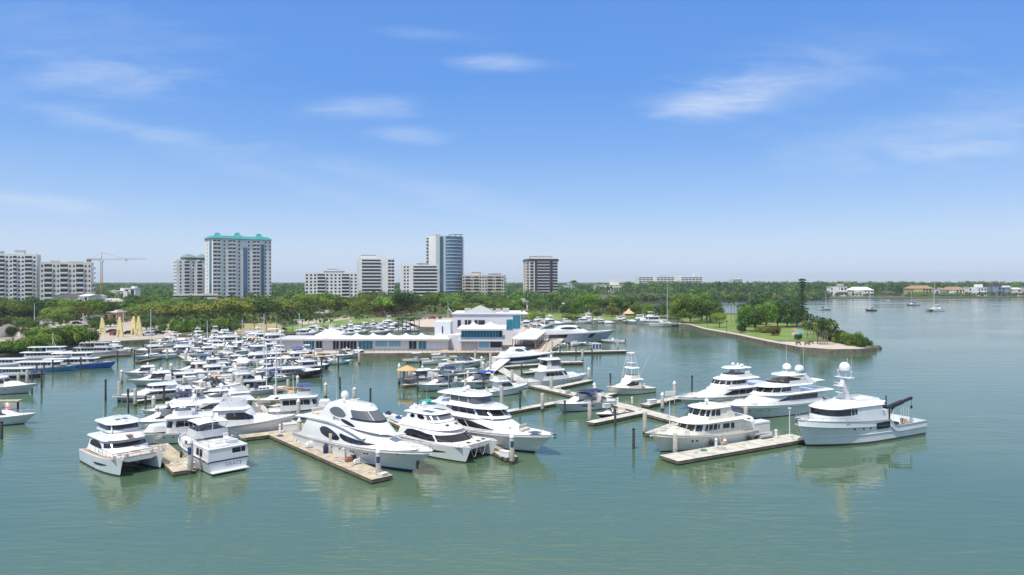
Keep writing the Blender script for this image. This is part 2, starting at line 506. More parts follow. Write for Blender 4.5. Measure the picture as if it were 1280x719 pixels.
# ------------------------------------------------------------------ ready-made kinds
def k_express(r, L=12, B=3.8, m=HULLW, canvas=None, arch_on=True, hard=False, deck=DECKW, stripe=None, glass=GLASS, anti=ANTI):
    h = Hull(r, L, B, L * .135, L * .10, m=m, rake=L * .15, ts=.9, deck=deck, stripe=stripe, anti=anti, bul=.12)
    z = L * .10
    fd = Tier(r, -.05 * L, .36 * L, B * .36, z + .02, z + .085 * L, rf=.20 * L, ra=.0, tum=.72, s1=.35, p=2, q=.65, name='coachroof', zb=L * .012)
    ws = Tier(r, -.10 * L, .17 * L, B * .36, z + .06 * L, z + .125 * L, rf=.10 * L, ra=.03 * L, tum=.82, s1=.5, p=2.2, q=.5, m=glass if hard else GLASSG, name='windshield', camber=0, open=not hard)
    shape(fd, ell(.35, .72, .52, .16, tilt=-.15), glass)
    shape(h, ell(.42, .68, .66, .09, tilt=.1), glass, parent=h.o)
    if hard:
        Tier(r, -.20 * L, .12 * L, B * .36, z + .128 * L, z + .150 * L, rf=.03 * L, ra=.01 * L, tum=.9, s1=.5, p=2.2, q=.5, name='hardtop')
        arch(r, -.14 * L, B * .40, z + .0 * L, z + .13 * L, lean=-.02 * L, th=.05 * L)
        radome(r, (-.05 * L, 0, z + .165 * L + .2), .26)
    elif arch_on:
        arch(r, -.16 * L, B * .42, z + .01 * L, z + .15 * L, lean=-.05 * L, th=.03 * L)
        radome(r, (-.21 * L, 0, z + .155 * L + .25), .24)
    if canvas: bimini(r, -.28 * L, .02 * L, B * .38, z + .165 * L, canvas, post=.9)
    seats(r, [(-.30 * L, 0, z - .1, .08 * L, B * .6, -1), (-.12 * L, B * .2, z - .05, .07 * L, B * .22, -1), (-.2 * L, -B * .26, z - .05, .16 * L, B * .16, 0)])
    h.rail(.55, .985, .5); platform(h, .9)
    hatch(fd.o, .12 * L, 0, z + .087 * L + .05)
    return h

def k_flybridge(r, L=14, B=4.4, m=HULLW, canvas=None, top=None, deck=DECKW, stripe=None, glass=GLASS, house=WHITE, anti=ANTI, encl=False, aft=False, nw=3):
    h = Hull(r, L, B, L * .15, L * .105, m=m, rake=L * .12, deck=deck, stripe=stripe, anti=anti, ts=.88)
    z = L * .105 - .25; xa = -.40 * L if aft else -.24 * L
    fd = Tier(r, .0 * L, .40 * L, B * .34, z + .02 * L, z + .095 * L, rf=.12 * L, ra=0, tum=.75, s1=.3, p=2, q=.7, name='coachroof', m=house, zb=L * .025)
    c = Tier(r, xa, .20 * L, B * .39, z, z + .165 * L, rf=.09 * L, ra=.01 * L, tum=.88, s1=.78, p=2.6, q=.45, name='cabin', m=house)
    sides(c, .08, .74, .48, .86, nw, m=glass); front(c, .80, .50, .88, 3, m=glass)
    band_s = Tier(r, xa - .07 * L, .12 * L, B * .41, z + .168 * L, z + .182 * L, rf=.02 * L, s1=.75, p=2.4, q=.45, name='upper_deck', m=house)
    fb = Tier(r, -.20 * L, .08 * L, B * .34, z + .185 * L, z + .25 * L, rf=.03 * L, ra=.02 * L, tum=.95, s1=.6, p=2.4, q=.5, name='flybridge', m=house, open=True)
    front(fb, .72, .75, 1.25, 1, m=GLASSG, name='windscreen')
    seats(fb.o, [(-.02 * L, B * .1, z + .19 * L, .05 * L, .6, -1), (-.14 * L, 0, z + .19 * L, .05 * L, B * .5, -1)])
    if top is not None:
        Tier(r, -.20 * L, .06 * L, B * .36, z + .345 * L, z + .36 * L, rf=.02 * L, s1=.6, p=2.4, q=.45, name='hardtop', m=top)
        arch(r, -.15 * L, B * .33, z + .19 * L, z + .345 * L, lean=.01 * L, th=.03 * L)
        b = MB()
        for sd in (1, -1): b.tube((.05 * L, sd * B * .3, z + .25 * L), (.02 * L, sd * B * .3, z + .345 * L), .03)
        b.build('top_support', ALU, r)
        if encl:
            e = Tier(r, -.12 * L, .07 * L, B * .335, z + .252 * L, z + .343 * L, rf=.03 * L, ra=.01 * L, tum=.98, s1=.6, p=2.4, q=.5, name='enclosure', m=GLASSG)
        radome(r, (-.06 * L, 0, z + .365 * L + .25), .3)
    elif canvas: bimini(fb.o, -.19 * L, .05 * L, B * .33, z + .34 * L, canvas, post=1.1)
    if top is None:
        arch(r, -.19 * L, B * .36, z + .185 * L, z + .29 * L, lean=-.03 * L, th=.03 * L); radome(r, (-.22 * L, 0, z + .29 * L + .25), .26)
    antenna(r, (-.15 * L, B * .3, z + .25 * L), .25 * L, (-.3, .1)); antenna(r, (-.15 * L, -B * .3, z + .25 * L), .25 * L, (-.3, -.1))
    h.rail(.45, .99, .65); platform(h, .9); portlights(h, (.56, .63, .7))
    return h

def k_sportfish(r, L=14, B=4.6, m=HULLW, tower=False, house=WHITE, glass=GLASS, canvas=None, stripe=None, top=True):
    h = Hull(r, L, B, L * .165, L * .085, m=m, rake=L * .13, sp=1.5, flare=2.0, stripe=stripe, ts=.9)
    z = L * .09
    fd = Tier(r, .05 * L, .40 * L, B * .36, z + .02 * L, z + .085 * L, rf=.15 * L, ra=0, tum=.7, s1=.3, p=2, q=.7, name='coachroof', m=house, zb=.03 * L)
    c = Tier(r, -.17 * L, .20 * L, B * .40, z, z + .155 * L, rf=.10 * L, ra=.0, tum=.85, s1=.72, p=2.4, q=.5, name='cabin', m=house)
    shape(c, [(.18, .50, .56), (.24, .46, .82), (.45, .44, .84), (.78, .42, .84), (.93, .44, .6)], glass)
    Tier(r, -.22 * L, .10 * L, B * .40, z + .157 * L, z + .17 * L, rf=.02 * L, s1=.7, p=2.4, q=.5, name='upper_deck', m=house)
    fb = Tier(r, -.17 * L, .07 * L, B * .32, z + .172 * L, z + .235 * L, rf=.03 * L, ra=.01 * L, tum=.95, s1=.6, p=2.4, q=.5, name='flybridge', m=house, open=True)
    seats(fb.o, [(-.06 * L, 0, z + .175 * L, .05 * L, .9, -1)])
    zt = z + .36 * L
    if top:
        Tier(r, -.15 * L, .05 * L, B * .33, zt, zt + .012 * L, rf=.02 * L, s1=.6, p=2.4, q=.5, name='hardtop', m=house)
        b = MB()
        for sd in (1, -1):
            for x in (-.13, -.04, .04): b.tube((x * L, sd * B * .30, z + .2 * L), (x * L * .95, sd * B * .29, zt), .03)
        b.build('top_support', ALU, r)
    if tower:
        b = MB(); z2 = zt + .18 * L; z3 = zt + .09 * L
        for sd in (1, -1):
            for x0, x1 in ((-.14, -.08), (.05, -.01)):
                b.tube((x0 * L, sd * B * .40, z + .16 * L), (x1 * L, sd * B * .15, z2 + .9), .035)
        for zz, wd in ((z3, .2), (z3 + .05 * L, .18), (z2, .16)):
            for sd in (1, -1): b.tube((-.1 * L, sd * B * wd, zz), (.02 * L, sd * B * wd, zz), .03)
            b.tube((-.1 * L, B * wd, zz), (-.1 * L, -B * wd, zz), .03); b.tube((.0 * L, B * wd, zz), (.0 * L, -B * wd, zz), .03)
        b.build('tuna_tower', ALU, r)
        Tier(r, -.10 * L, .01 * L, B * .2, z3, z3 + .03, rf=.02, s1=.6, name='tower_platform', m=house)
        Tier(r, -.09 * L, .01 * L, B * .2, z2 + .9, z2 + .95, rf=.02, s1=.6, name='tower_sunshade', m=house)
    for sd in (1, -1): antenna(r, (-.02 * L, sd * B * .42, z + .1 * L), .5 * L, (-.22 * L, sd * .12 * L), r=.03)
    seats(r, [(-.33 * L, 0, z - .15, .05 * L, .6, -1)])
    h.rail(.5, .99, .6)
    return h

def k_trawler(r, L=11, B=3.9, m=HULLW, house=WHITE, canvas=None, stripe=NAVY, roofm=None, mast=True):
    h = Hull(r, L, B, L * .16, L * .11, m=m, rake=L * .09, stripe=stripe, ts=.85, q=.75)
    z = L * .11 - .2
    c = Tier(r, -.34 * L, .18 * L, B * .37, z, z + .19 * L, rf=.04 * L, ra=0, tum=.93, s1=.86, p=2.8, q=.4, name='cabin', m=house, mtop=roofm)
    sides(c, .06, .8, .5, .85, 4); front(c, .86, .5, .86, 3)
    fd = Tier(r, .14 * L, .38 * L, B * .3, z + .05 * L, z + .12 * L, rf=.05 * L, tum=.85, s1=.3, p=2, q=.6, name='coachroof', m=house)
    Tier(r, -.36 * L, .17 * L, B * .41, z + .192 * L, z + .203 * L, rf=.02 * L, s1=.8, p=2.6, q=.4, name='upper_deck', m=house)
    fb = Tier(r, -.12 * L, .1 * L, B * .3, z + .205 * L, z + .27 * L, rf=.02 * L, tum=.95, s1=.6, p=2.4, q=.5, name='flybridge', m=house, open=True)
    if canvas: bimini(fb.o, -.12 * L, .08 * L, B * .3, z + .37 * L, canvas)
    if mast:
        b = MB(); b.tube((-.16 * L, 0, z + .2 * L), (-.17 * L, 0, z + .5 * L), .06, .04); b.tube((-.16 * L, 0, z + .25 * L), (-.36 * L, 0, z + .33 * L), .035)
        b.build('mast', ALU, r)
    h.rail(.3, .99, .7, mid=True); platform(h, .7); portlights(h, (.6, .7))
    return h

def k_console(r, L=7.5, B=2.5, m=HULLW, top=WHITE, motors=2, cover=None):
    h = Hull(r, L, B, L * .14, L * .10, m=m, rake=L * .16, bul=.35, ts=.92, deck=DECKW)
    z = L * .10 - .3
    if cover is not None:
        Tier(r, -.42 * L, .40 * L, B * .45, z + .3, z + 1.0, rf=.3 * L, ra=.15 * L, tum=.35, s1=.3, p=1.8, q=.8, name='boat_cover', m=cover, camber=.2)
    else:
        b = MB(); b.box((.0, 0, z + .6), (.9, .8, 1.1), bevel=.1, taper=.8); b.build('console', WHITE, r)
        if top is not None:
            Tier(r, -.14 * L, .16 * L, B * .38, z + 2.05, z + 2.13, rf=.1, s1=.6, name='t_top', m=top)
            f = MB()
            for sd in (1, -1):
                for x in (-.5, .5): f.tube((x, sd * .45, z + .2), (x * 1.4, sd * B * .33, z + 2.05), .03)
            f.build('top_support', STEEL, r)
        seats(r, [(-.75, 0, z, .5, .9, -1), (.22 * L, 0, z, .8, 1., 0)])
    for i in range(motors): outboard(r, (-L / 2 - .2, (i - (motors - 1) / 2) * .5, .3))
    return h

def k_sail(r, L=12, B=3.7, m=HULLW, mast=16., cover=CANVB, stripe=None, cat=False, dodger=CANVN, boom=True):
    h = Hull(r, L, B, L * .115, L * .095, m=m, rake=L * .12, ts=.62, pw=1.9, q=.9, stripe=stripe, bul=.1, flare=.9, wlb=.8)
    z = L * .095 - .1
    c = Tier(r, -.12 * L, .26 * L, B * .27, z, z + .045 * L + .1, rf=.09 * L, tum=.85, s1=.3, p=2, q=.7, name='cabin')
    sides(c, .1, .7, .3, .75, 3, .02)
    b = MB(); x = .08 * L
    b.tube((x, 0, z), (x, 0, z + mast), .11, .075, 8); b.tube((x, -.9, z + mast * .55), (x, .9, z + mast * .55), .035)
    o = b.build('mast', ALU, r)
    w = MB()
    for a, e in (((L / 2 - .2, 0, L * .11), (x, 0, z + mast * .97)), ((-L / 2 + .1, 0, z), (x, 0, z + mast)), ((x, B * .46, z), (x, .9, z + mast * .55)), ((x, -B * .46, z), (x, -.9, z + mast * .55)), ((x, .9, z + mast * .55), (x, 0, z + mast * .96)), ((x, -.9, z + mast * .55), (x, 0, z + mast * .96))):
        w.tube(a, e, .018, n=4)
    w.build('rigging', STEEL, o)
    if boom:
        b = MB(); rings = []
        for i in range(9):
            t = i / 8; xx = lerp(x - .1, -.32 * L, t); rr = .09 + .18 * math.sin(PI * min(1, t * 1.1 + .12)) ** .6
            rings.append([(xx, rr * .6 * math.cos(2 * PI * k / 8), z + 1.75 + rr * math.sin(2 * PI * k / 8)) for k in range(8)])
        b.loft(rings, True, True, True); b.build('furled_sail', cover, o)
    if dodger: Tier(r, -.16 * L, -.06 * L, B * .28, z + .04 * L, z + .04 * L + .8, rf=.5, ra=.1, tum=.8, s1=.5, name='dodger', m=dodger)
    h.rail(.05, .99, .6, ins=.05, d=2., r=.016)
    return h

def k_runabout(r, L=7, B=2.5, m=HULLW, glass=GLASS, seatm=CUSH, cover=None):
    h = Hull(r, L, B, L * .125, L * .10, m=m, rake=L * .2, ts=.92, bul=.1, q=.7, rub=False, stripe=WHITE, sw=.3)
    z = L * .10
    fd = Tier(r, .0 * L, .38 * L, B * .36, z, z + .25, rf=.2 * L, tum=.7, s1=.3, p=2, q=.7, name='foredeck')
    ws = Tier(r, -.03 * L, .14 * L, B * .37, z + .1, z + .55, rf=.6, ra=.3, tum=.85, s1=.5, p=2.2, q=.5, m=GLASSG, name='windshield', open=True)
    if cover: Tier(r, -.4 * L, .05 * L, B * .44, z, z + .6, rf=.5, ra=.3, tum=.6, s1=.6, name='boat_cover', m=cover, camber=.15)
    else: seats(r, [(-.08 * L, .5, z - .25, .5, .55, -1), (-.08 * L, -.5, z - .25, .5, .55, -1), (-.30 * L, 0, z - .25, .6, B * .7, -1)], m=seatm)
    platform(h, .6, m=GREYC)
    return h

def k_motoryacht(r, L=22, B=5.8, m=HULLW, deck=DECKW, house=WHITE, glass=GLASS, anti=ANTI, fbfull=True, sky=True, arch_on=True, long=True, top=True, stripe=None, fb_f=.14, fb_s=.10):
    h = Hull(r, L, B, L * fb_f, L * fb_s, m=m, rake=L * .12, ts=.88, deck=deck, anti=anti, stripe=stripe, bul=.5, q=.75)
    z = h.dz(-.2 * L)
    fd = Tier(r, .05 * L, .40 * L, B * .36, z + .03 * L, z + .085 * L, rf=.15 * L, tum=.72, s1=.3, p=2, q=.7, name='coachroof', m=house, zb=.02 * L)
    c = Tier(r, -.34 * L, .24 * L, B * .42, z, z + .105 * L, rf=.07 * L, ra=.01 * L, tum=.94, s1=.72, p=2.3, q=.55, name='main_cabin', m=house)
    for sd in (1, -1):
        patch(c, sd, [[(.10, .42, .84), (.30, .42, .84)], [(.31, .42, .84), (.44, .42, .84)], [(.45, .42, .84), (.58, .42, .84)], [(.59, .42, .84), (.72, .43, .84), (.80, .45, .70), (.85, .5, .54)]], glass)
    ud = Tier(r, -.44 * L, .16 * L, B * .45, z + .106 * L, z + .118 * L, rf=.03 * L, s1=.7, p=2.3, q=.5, name='upper_deck', m=house)
    if sky:
        p = Tier(r, -.14 * L, .13 * L, B * .35, z + .118 * L, z + .195 * L, rf=.045 * L, ra=.0, tum=.9, s1=.72, p=2.4, q=.5, name='pilothouse', m=house)
        front(p, .74, .42, .86, 5, m=glass); sides(p, .1, .7, .42, .86, 3, m=glass)
        rf = Tier(r, -.26 * L, .10 * L, B * .38, z + .197 * L, z + .208 * L, rf=.02 * L, s1=.7, p=2.4, q=.5, name='pilothouse_roof', m=house)
        zt = z + .208 * L
    else: zt = z + .118 * L
    if top:
        fb = Tier(r, -.20 * L, .04 * L, B * .31, zt, zt + .035 * L, rf=.02 * L, tum=.95, s1=.6, p=2.4, q=.5, name='flybridge', m=house, open=True)
        seats(fb.o, [(-.16 * L, 0, zt + .05, .04 * L, B * .45, -1), (-.04 * L, .4, zt + .05, .7, .7, -1)])
        arch(r, -.13 * L, B * .30, zt, zt + .10 * L, lean=-.03 * L, th=.025 * L)
        Tier(r, -.19 * L, .02 * L, B * .30, zt + .10 * L, zt + .11 * L, rf=.02 * L, s1=.6, p=2.4, q=.5, name='hardtop', m=house)
        for sd in (1, -1): radome(r, (-.12 * L, sd * B * .17, zt + .112 * L + .3), .33)
    seats(r, [(-.40 * L, 0, z, .05 * L, B * .55, -1)])
    h.rail(.42, .99, .7); platform(h, 1.2); portlights(h, (.45, .52, .6, .68), v=.55)
    b = MB()
    for sd in (1, -1):
        pts = [V((x * L, sd * B * .44, z + .118 * L + .8)) for x in (-.43, -.34, -.25, -.16)]
        b.path(pts, .025, 4)
        for p_ in pts: b.tube(p_, p_ - V((0, 0, .8)), .02, n=4)
    b.tube((-.43 * L, B * .44, z + .118 * L + .8), (-.43 * L, -B * .44, z + .118 * L + .8), .025, n=4)
    b.build('deck_rail', STEEL, r)
    pl = MB()
    for sd in (1, -1): pl.tube((-.42 * L, sd * B * .41, z), (-.42 * L, sd * B * .41, z + .106 * L), .06)
    pl.build('deck_support', ALU, r)
    return h
# ------------------------------------------------------------------ the boats in front, one function each
U = V((.87, .5, 0)).normalized()          # finger direction of the right-hand docks
def ang_of(d): return math.atan2(d[1], d[0])

def by_bow(r, h, px, heading, k=1.):
    """put the bow's waterline at a photo pixel"""
    p = P(*px); d = V((math.cos(heading), math.sin(heading), 0))
    r.location = p - d * (h.L / 2 - h.rake) * k; r.rotation_euler = (0, 0, heading); r.scale = (k, k, k)

def two(px_bow, px_stern):
    d = P(*px_bow) - P(*px_stern); return ang_of(d), d.length

# 1 --- long motor yacht with dark elliptical windows, centre-left
def hero_ellipse_yacht():
    r = empty('motor_yacht', label='large white motor yacht with dark oval side windows beside the longest tan dock', cat='motor yacht', group='large yachts at the dock ends')
    L, B = 25.5, 6.0
    h = Hull(r, L, B, 3.0, 1.9, m=HULLW, anti=ANTIB, rake=3.6, ts=.88, bul=.3, q=.72, stripe=WHITE, boot=.3, flare=1.9)
    z = 1.75
    c = Tier(r, -10.6, 10.0, 2.75, z, 4.35, rf=5.4, ra=1.6, tum=.86, s1=.42, p=2.1, q=.62, name='main_cabin', zb=.95, zt=-.75, bulge=.03)
    shape(c, ell(.22, .475, .50, .27, tilt=-.22), GLASS)
    shape(c, [(.485, .44, .62), (.51, .30, .66), (.56, .22, .60), (.64, .18, .50), (.73, .22, .38), (.80, .30, .34)], GLASS)
    # sweeping wing over the side deck
    for sd in (1, -1):
        b = MB(); rings = []
        for i in range(15):
            t = i / 14; x = lerp(-12.2, 3.0, t); zz = lerp(4.0, 4.45, math.sin(PI * min(1, t * .9)) ** .8) - 1.2 * max(0, t - .5) ** 1.4 * 2
            wd = .10 + .5 * math.sin(PI * t) ** .7
            y = lerp(2.35, 2.35, t)
            rings.append([(x, sd * (y + .25), zz), (x, sd * (y - wd - .3), zz + .22 * min(1, (1 - t) * 4 + .1)), (x, sd * (y - wd - .3), zz + .02), (x, sd * (y + .22), zz - .04 - .2 * math.sin(PI * t))])
        b.loft(rings if sd > 0 else [q[::-1] for q in rings], True, True, True); b.build('side_wing', WHITE, r, ang=50)
    ud = Tier(r, -11.4, 2.0, 2.55, 4.28, 4.42, rf=.8, ra=.6, s1=.6, p=2.2, q=.5, name='upper_deck', aft=.8)
    p = Tier(r, -7.6, 5.6, 2.15, 4.30, 6.55, rf=4.2, ra=2.4, tum=.80, s1=.5, p=2.2, q=.5, name='pilothouse', camber=.22, zb=-.5, bulge=.03)
    front(p, .60, .50, .86, 3, .006, GLASSG, name='windscreen'); front(p, .58, .42, .50, 1, 0, GLASS, name='windscreen_base')
    shape(p, ell(.14, .54, .62, .24, tilt=-.10, p=.6), GLASSG)
    shape(p, ell(.42, .66, .20, .10, tilt=-.16, p=.6), GLASS)
    seats(ud.o, [(-9, 0, 4.42, 1.1, 3.2, -1)])
    radome(p.o, (-4.3, .0, 7.15), .52, stalk=.45); openradar(p.o, (-2.4, .3, 6.72)); radome(p.o, (-3.0, -1.0, 6.95), .24)
    antenna(p.o, (-4.4, 1.2, 6.5), 3.4); antenna(p.o, (-4.4, -1.2, 6.5), 3.4)
    for y in (-.6, .6): hatch(c.o, 3.9, y, 4.33, .5, .4, DECKG)
    hatch(c.o, 6.3, 0, 3.95, 1.3, 1.9, DECKG)
    b = MB()
    for k, (x0, x1) in enumerate(((8.7, 9.3), (9.55, 10.15))):
        t0 = (x0 + L / 2) / L; p0 = V(h.pt(-1, t0, h.sheer(t0) * .84)); p1 = V(h.pt(-1, t0 + .024, h.sheer(t0) * .84))
        b.tube(p0 + V((0, -.02, 0)), p1 + V((0, -.02, 0)), .06, n=5)
    b.build('fairlead', STEEL, h.o)
    an = MB()
    t = .985; q = V(h.pt(-1, t, 1.25)); an.box((q.x + .1, q.y - .1, 1.15), (.75, .14, 1.0), bevel=.04, rz=-.5); an.box((q.x + .12, q.y - .2, 1.1), (.25, .12, .3), bevel=.03, mi=1)
    an.build('anchor', [DARK, STEEL], h.o)
    portlights(h, (.40, .47, .56, .58, .66, .68), v=.66, w=.008, hgt=.05)
    fenders(h, -1, (.36,), CANVN, .3, 1.5)
    b = MB()
    for i in range(8): b.box((-12.3 + i * .16, -2.1, .55 + i * .19), (.3, .8, .06))
    b.build('stern_stairs', WHITE, h.o)
    platform(h, 1.4, m=DECKG); h.rail(.55, .99, .55)
    for x, zz, s_ in ((-3.4, 5.0, 1),):
        mk = MB(); mk.lathe([(.02, 0), (.2, 0), (.2, .02), (.02, .02)], (0, 0, 0), 10)
        for i in range(6): mk.box((.34 + i * .17, 0, .01), (.10, .2 - .03 * (i % 3), .02))
        for sd in (-1,):
            s0 = .30; q = p.S(sd, s0, .26)
            o = mk.build('name_mark', mat('grey_lettering', (.2, .25, .3), .4), p.o)
            o.rotation_euler = (R(70), 0, R(-2)); o.location = q + V((0, sd * .06, .05))
    hd, ln = two((515, 590), (388, 553)); by_bow(r, h, (515, 590), hd)
    return r

# 2 --- power catamarans
def powercat(r, L, B, teak=False, fly=True, glass=GLASS, dark_sides=True):
    hb = B * .31
    hs = []
    for sd in (1, -1):
        h = Hull(r, L, hb, 2.35, 1.75, m=HULLW, rake=1.0, yo=sd * (B / 2 - hb / 2), ts=.92, tm=.5, pw=2.6, q=.8, bul=.06, flare=1.0, wlb=.84, sp=2, rub=False, boot=.2)
        hs.append(h)
        o_sd = sd
        shape(h, [(.46, .50, .54), (.52, .42, .60), (.66, .46, .62), (.78, .56, .60)], glass, both=o_sd, parent=h.o)
    b = MB()
    rings = []
    for i in range(9):
        t = i / 8; x = lerp(-L / 2 + .3, L / 2 - 1.1, t); zs = lerp(1.70, 2.20, t * t)
        rings.append([(x, -B / 2 + .35, zs), (x, B / 2 - .35, zs), (x, B / 2 - hb, zs - .55 - .3 * (1 - t)), (x, -B / 2 + hb, zs - .55 - .3 * (1 - t))])
    b.loft([q[::-1] for q in rings], True, True, True); br = b.build('bridge_deck', WHITE, r, ang=30)
    d = MB()
    for i in range(8): d.add([V(rings[i][0]) + V((0, 0, .07)), V(rings[i][1]) + V((0, 0, .07)), V(rings[i + 1][1]) + V((0, 0, .07)), V(rings[i + 1][0]) + V((0, 0, .07))], [(3, 2, 1, 0)])
    d.build('deck', TEAK if teak else DECKW, br, smooth=False)
    for y in (-.75, 0, .75):                      # wave breakers under the bridge deck
        if y == 0:
            n = MB(); n.loft([[(lerp(-2, L / 2 - 1.6, t), w * math.sin(PI * min(1, t + .15)), zz) for w, zz in ((-.5, 1.7), (.5, 1.7), (0, .75 + .3 * t))] for t in (0, .3, .6, 1)], True, True, True); n.build('nacelle', WHITE, br)
    return hs, br

def hero_cat_left():
    r = empty('power_catamaran', label='white power catamaran with teak foredeck and blue flybridge glass', cat='catamaran', group='power catamarans')
    L, B = 14.6, 7.0
    hs, br = powercat(r, L, B, True)
    c = Tier(r, -5.6, 3.4, 2.9, 1.95, 3.75, rf=1.9, ra=.2, tum=.82, s1=.70, p=2.6, q=.42, name='main_cabin', zb=.1)
    front(c, .74, .50, .80, 1, 0, name='windscreen')
    for sd in (1, -1): patch(c, sd, [[(.06, .42, .7), (.2, .38, .82), (.45, .36, .82), (.62, .38, .66), (.68, .42, .5)]], GLASS)
    ud = Tier(r, -6.2, 1.9, 2.75, 3.74, 3.9, rf=.5, s1=.7, p=2.6, q=.42, name='upper_deck')
    sl = Tier(r, -2.6, 2.5, 2.25, 3.88, 4.75, rf=1.5, ra=.1, tum=.84, s1=.7, p=2.6, q=.42, name='flybridge_front')
    f2 = Tier(r, -4.3, 1.15, 2.05, 4.72, 5.75, rf=.75, ra=.2, tum=.93, s1=.72, p=2.8, q=.4, name='flybridge', m=GLASSB)
    Tier(r, -4.4, 1.22, 2.08, 4.72, 4.98, rf=.2, ra=.1, tum=.985, s1=.72, p=2.8, q=.4, name='flybridge_sill')
    for sd in (1, -1):
        q = MB(); q.tube((.85, sd * 1.7, 4.85), (.2, sd * 1.6, 5.8), .09); q.build('roof_pillar', WHITE, r); q = MB(); q.tube((-3.9, sd * 1.95, 4.85), (-3.4, sd * 1.85, 5.8), .12); q.build('roof_pillar', WHITE, r)
    rf = Tier(r, -4.9, 1.35, 2.2, 5.76, 5.98, rf=.35, ra=.2, tum=.94, s1=.66, p=2.4, q=.42, name='hardtop', camber=.14)
    for y in (-.42, .42): hatch(rf.o, -1.1, y, 6.15, 1.0, .55, SOLAR)
    openradar(rf.o, (-2.9, 0, 6.1), 1.0); antenna(rf.o, (-3.6, 1.5, 6.0), 3); antenna(rf.o, (-3.6, -1.5, 6.0), 3)
    b = MB(); b.box((2.05, 0, 4.36), (1.3, .7, .06)); o = b.build('cushion_strip', TEAKR, sl.o); o.rotation_euler = (0, R(0), 0)
    seats(r, [(4.3, 0, 2.15, 1.1, 1.1, 0)], TEAKR, 'sun_pad'); seats(r, [(4.2, 1.45, 2.12, 1.3, 1.5, 0), (4.2, -1.45, 2.12, 1.3, 1.5, 0)], GREYC, 'sun_pad')
    k = Tier(r, 3.0, 5.2, 2.6, 2.1, 2.42, rf=.2, tum=.96, s1=.7, p=3, q=.4, name='seat_base')
    b = MB()
    for sd in (1, -1):
        pts = [V((x, sd * 3.15, 2.95)) for x in (-1, .5, 2, 3.5, 5, 6.2)]; b.path(pts, .03, 4)
        for p_ in pts: b.tube(p_, p_ - V((0, 0, .75)), .03, n=4)
    for z_ in (2.98, 2.7): b.path([V((6.2, y, z_)) for y in (-3.15, -1.5, 0, 1.5, 3.15)], .04, 4)
    for y in (-2.3, -1.5, 0, 1.5, 2.3): b.tube((6.2, y, 2.2), (6.2, y, 2.98), .03, n=4)
    b.build('bow_rail', STEEL, r)
    for yy, ww in ((1.5, .5), (-1.5, .5), (2.9, .4), (-2.9, .4)):
        b = MB(); b.box((5.9, yy, 2.42), (.12, ww, .4), bevel=.03); b.build('bow_seat_back', WHITE, br)
    seats(r, [(-5.9, 0, 1.9, .7, 3, -1)])
    pB, pR = P(148.5, 594.5), P(202, 587.5); hd = ang_of(P(148.5, 594.5) - P(106, 573))
    d = V((math.cos(hd), math.sin(hd), 0)); mid = (pB + pR) / 2
    r.scale = (.8, .9, .88); r.location = mid - d * (L / 2 - 1.0) * .8; r.rotation_euler = (0, 0, hd)
    return r

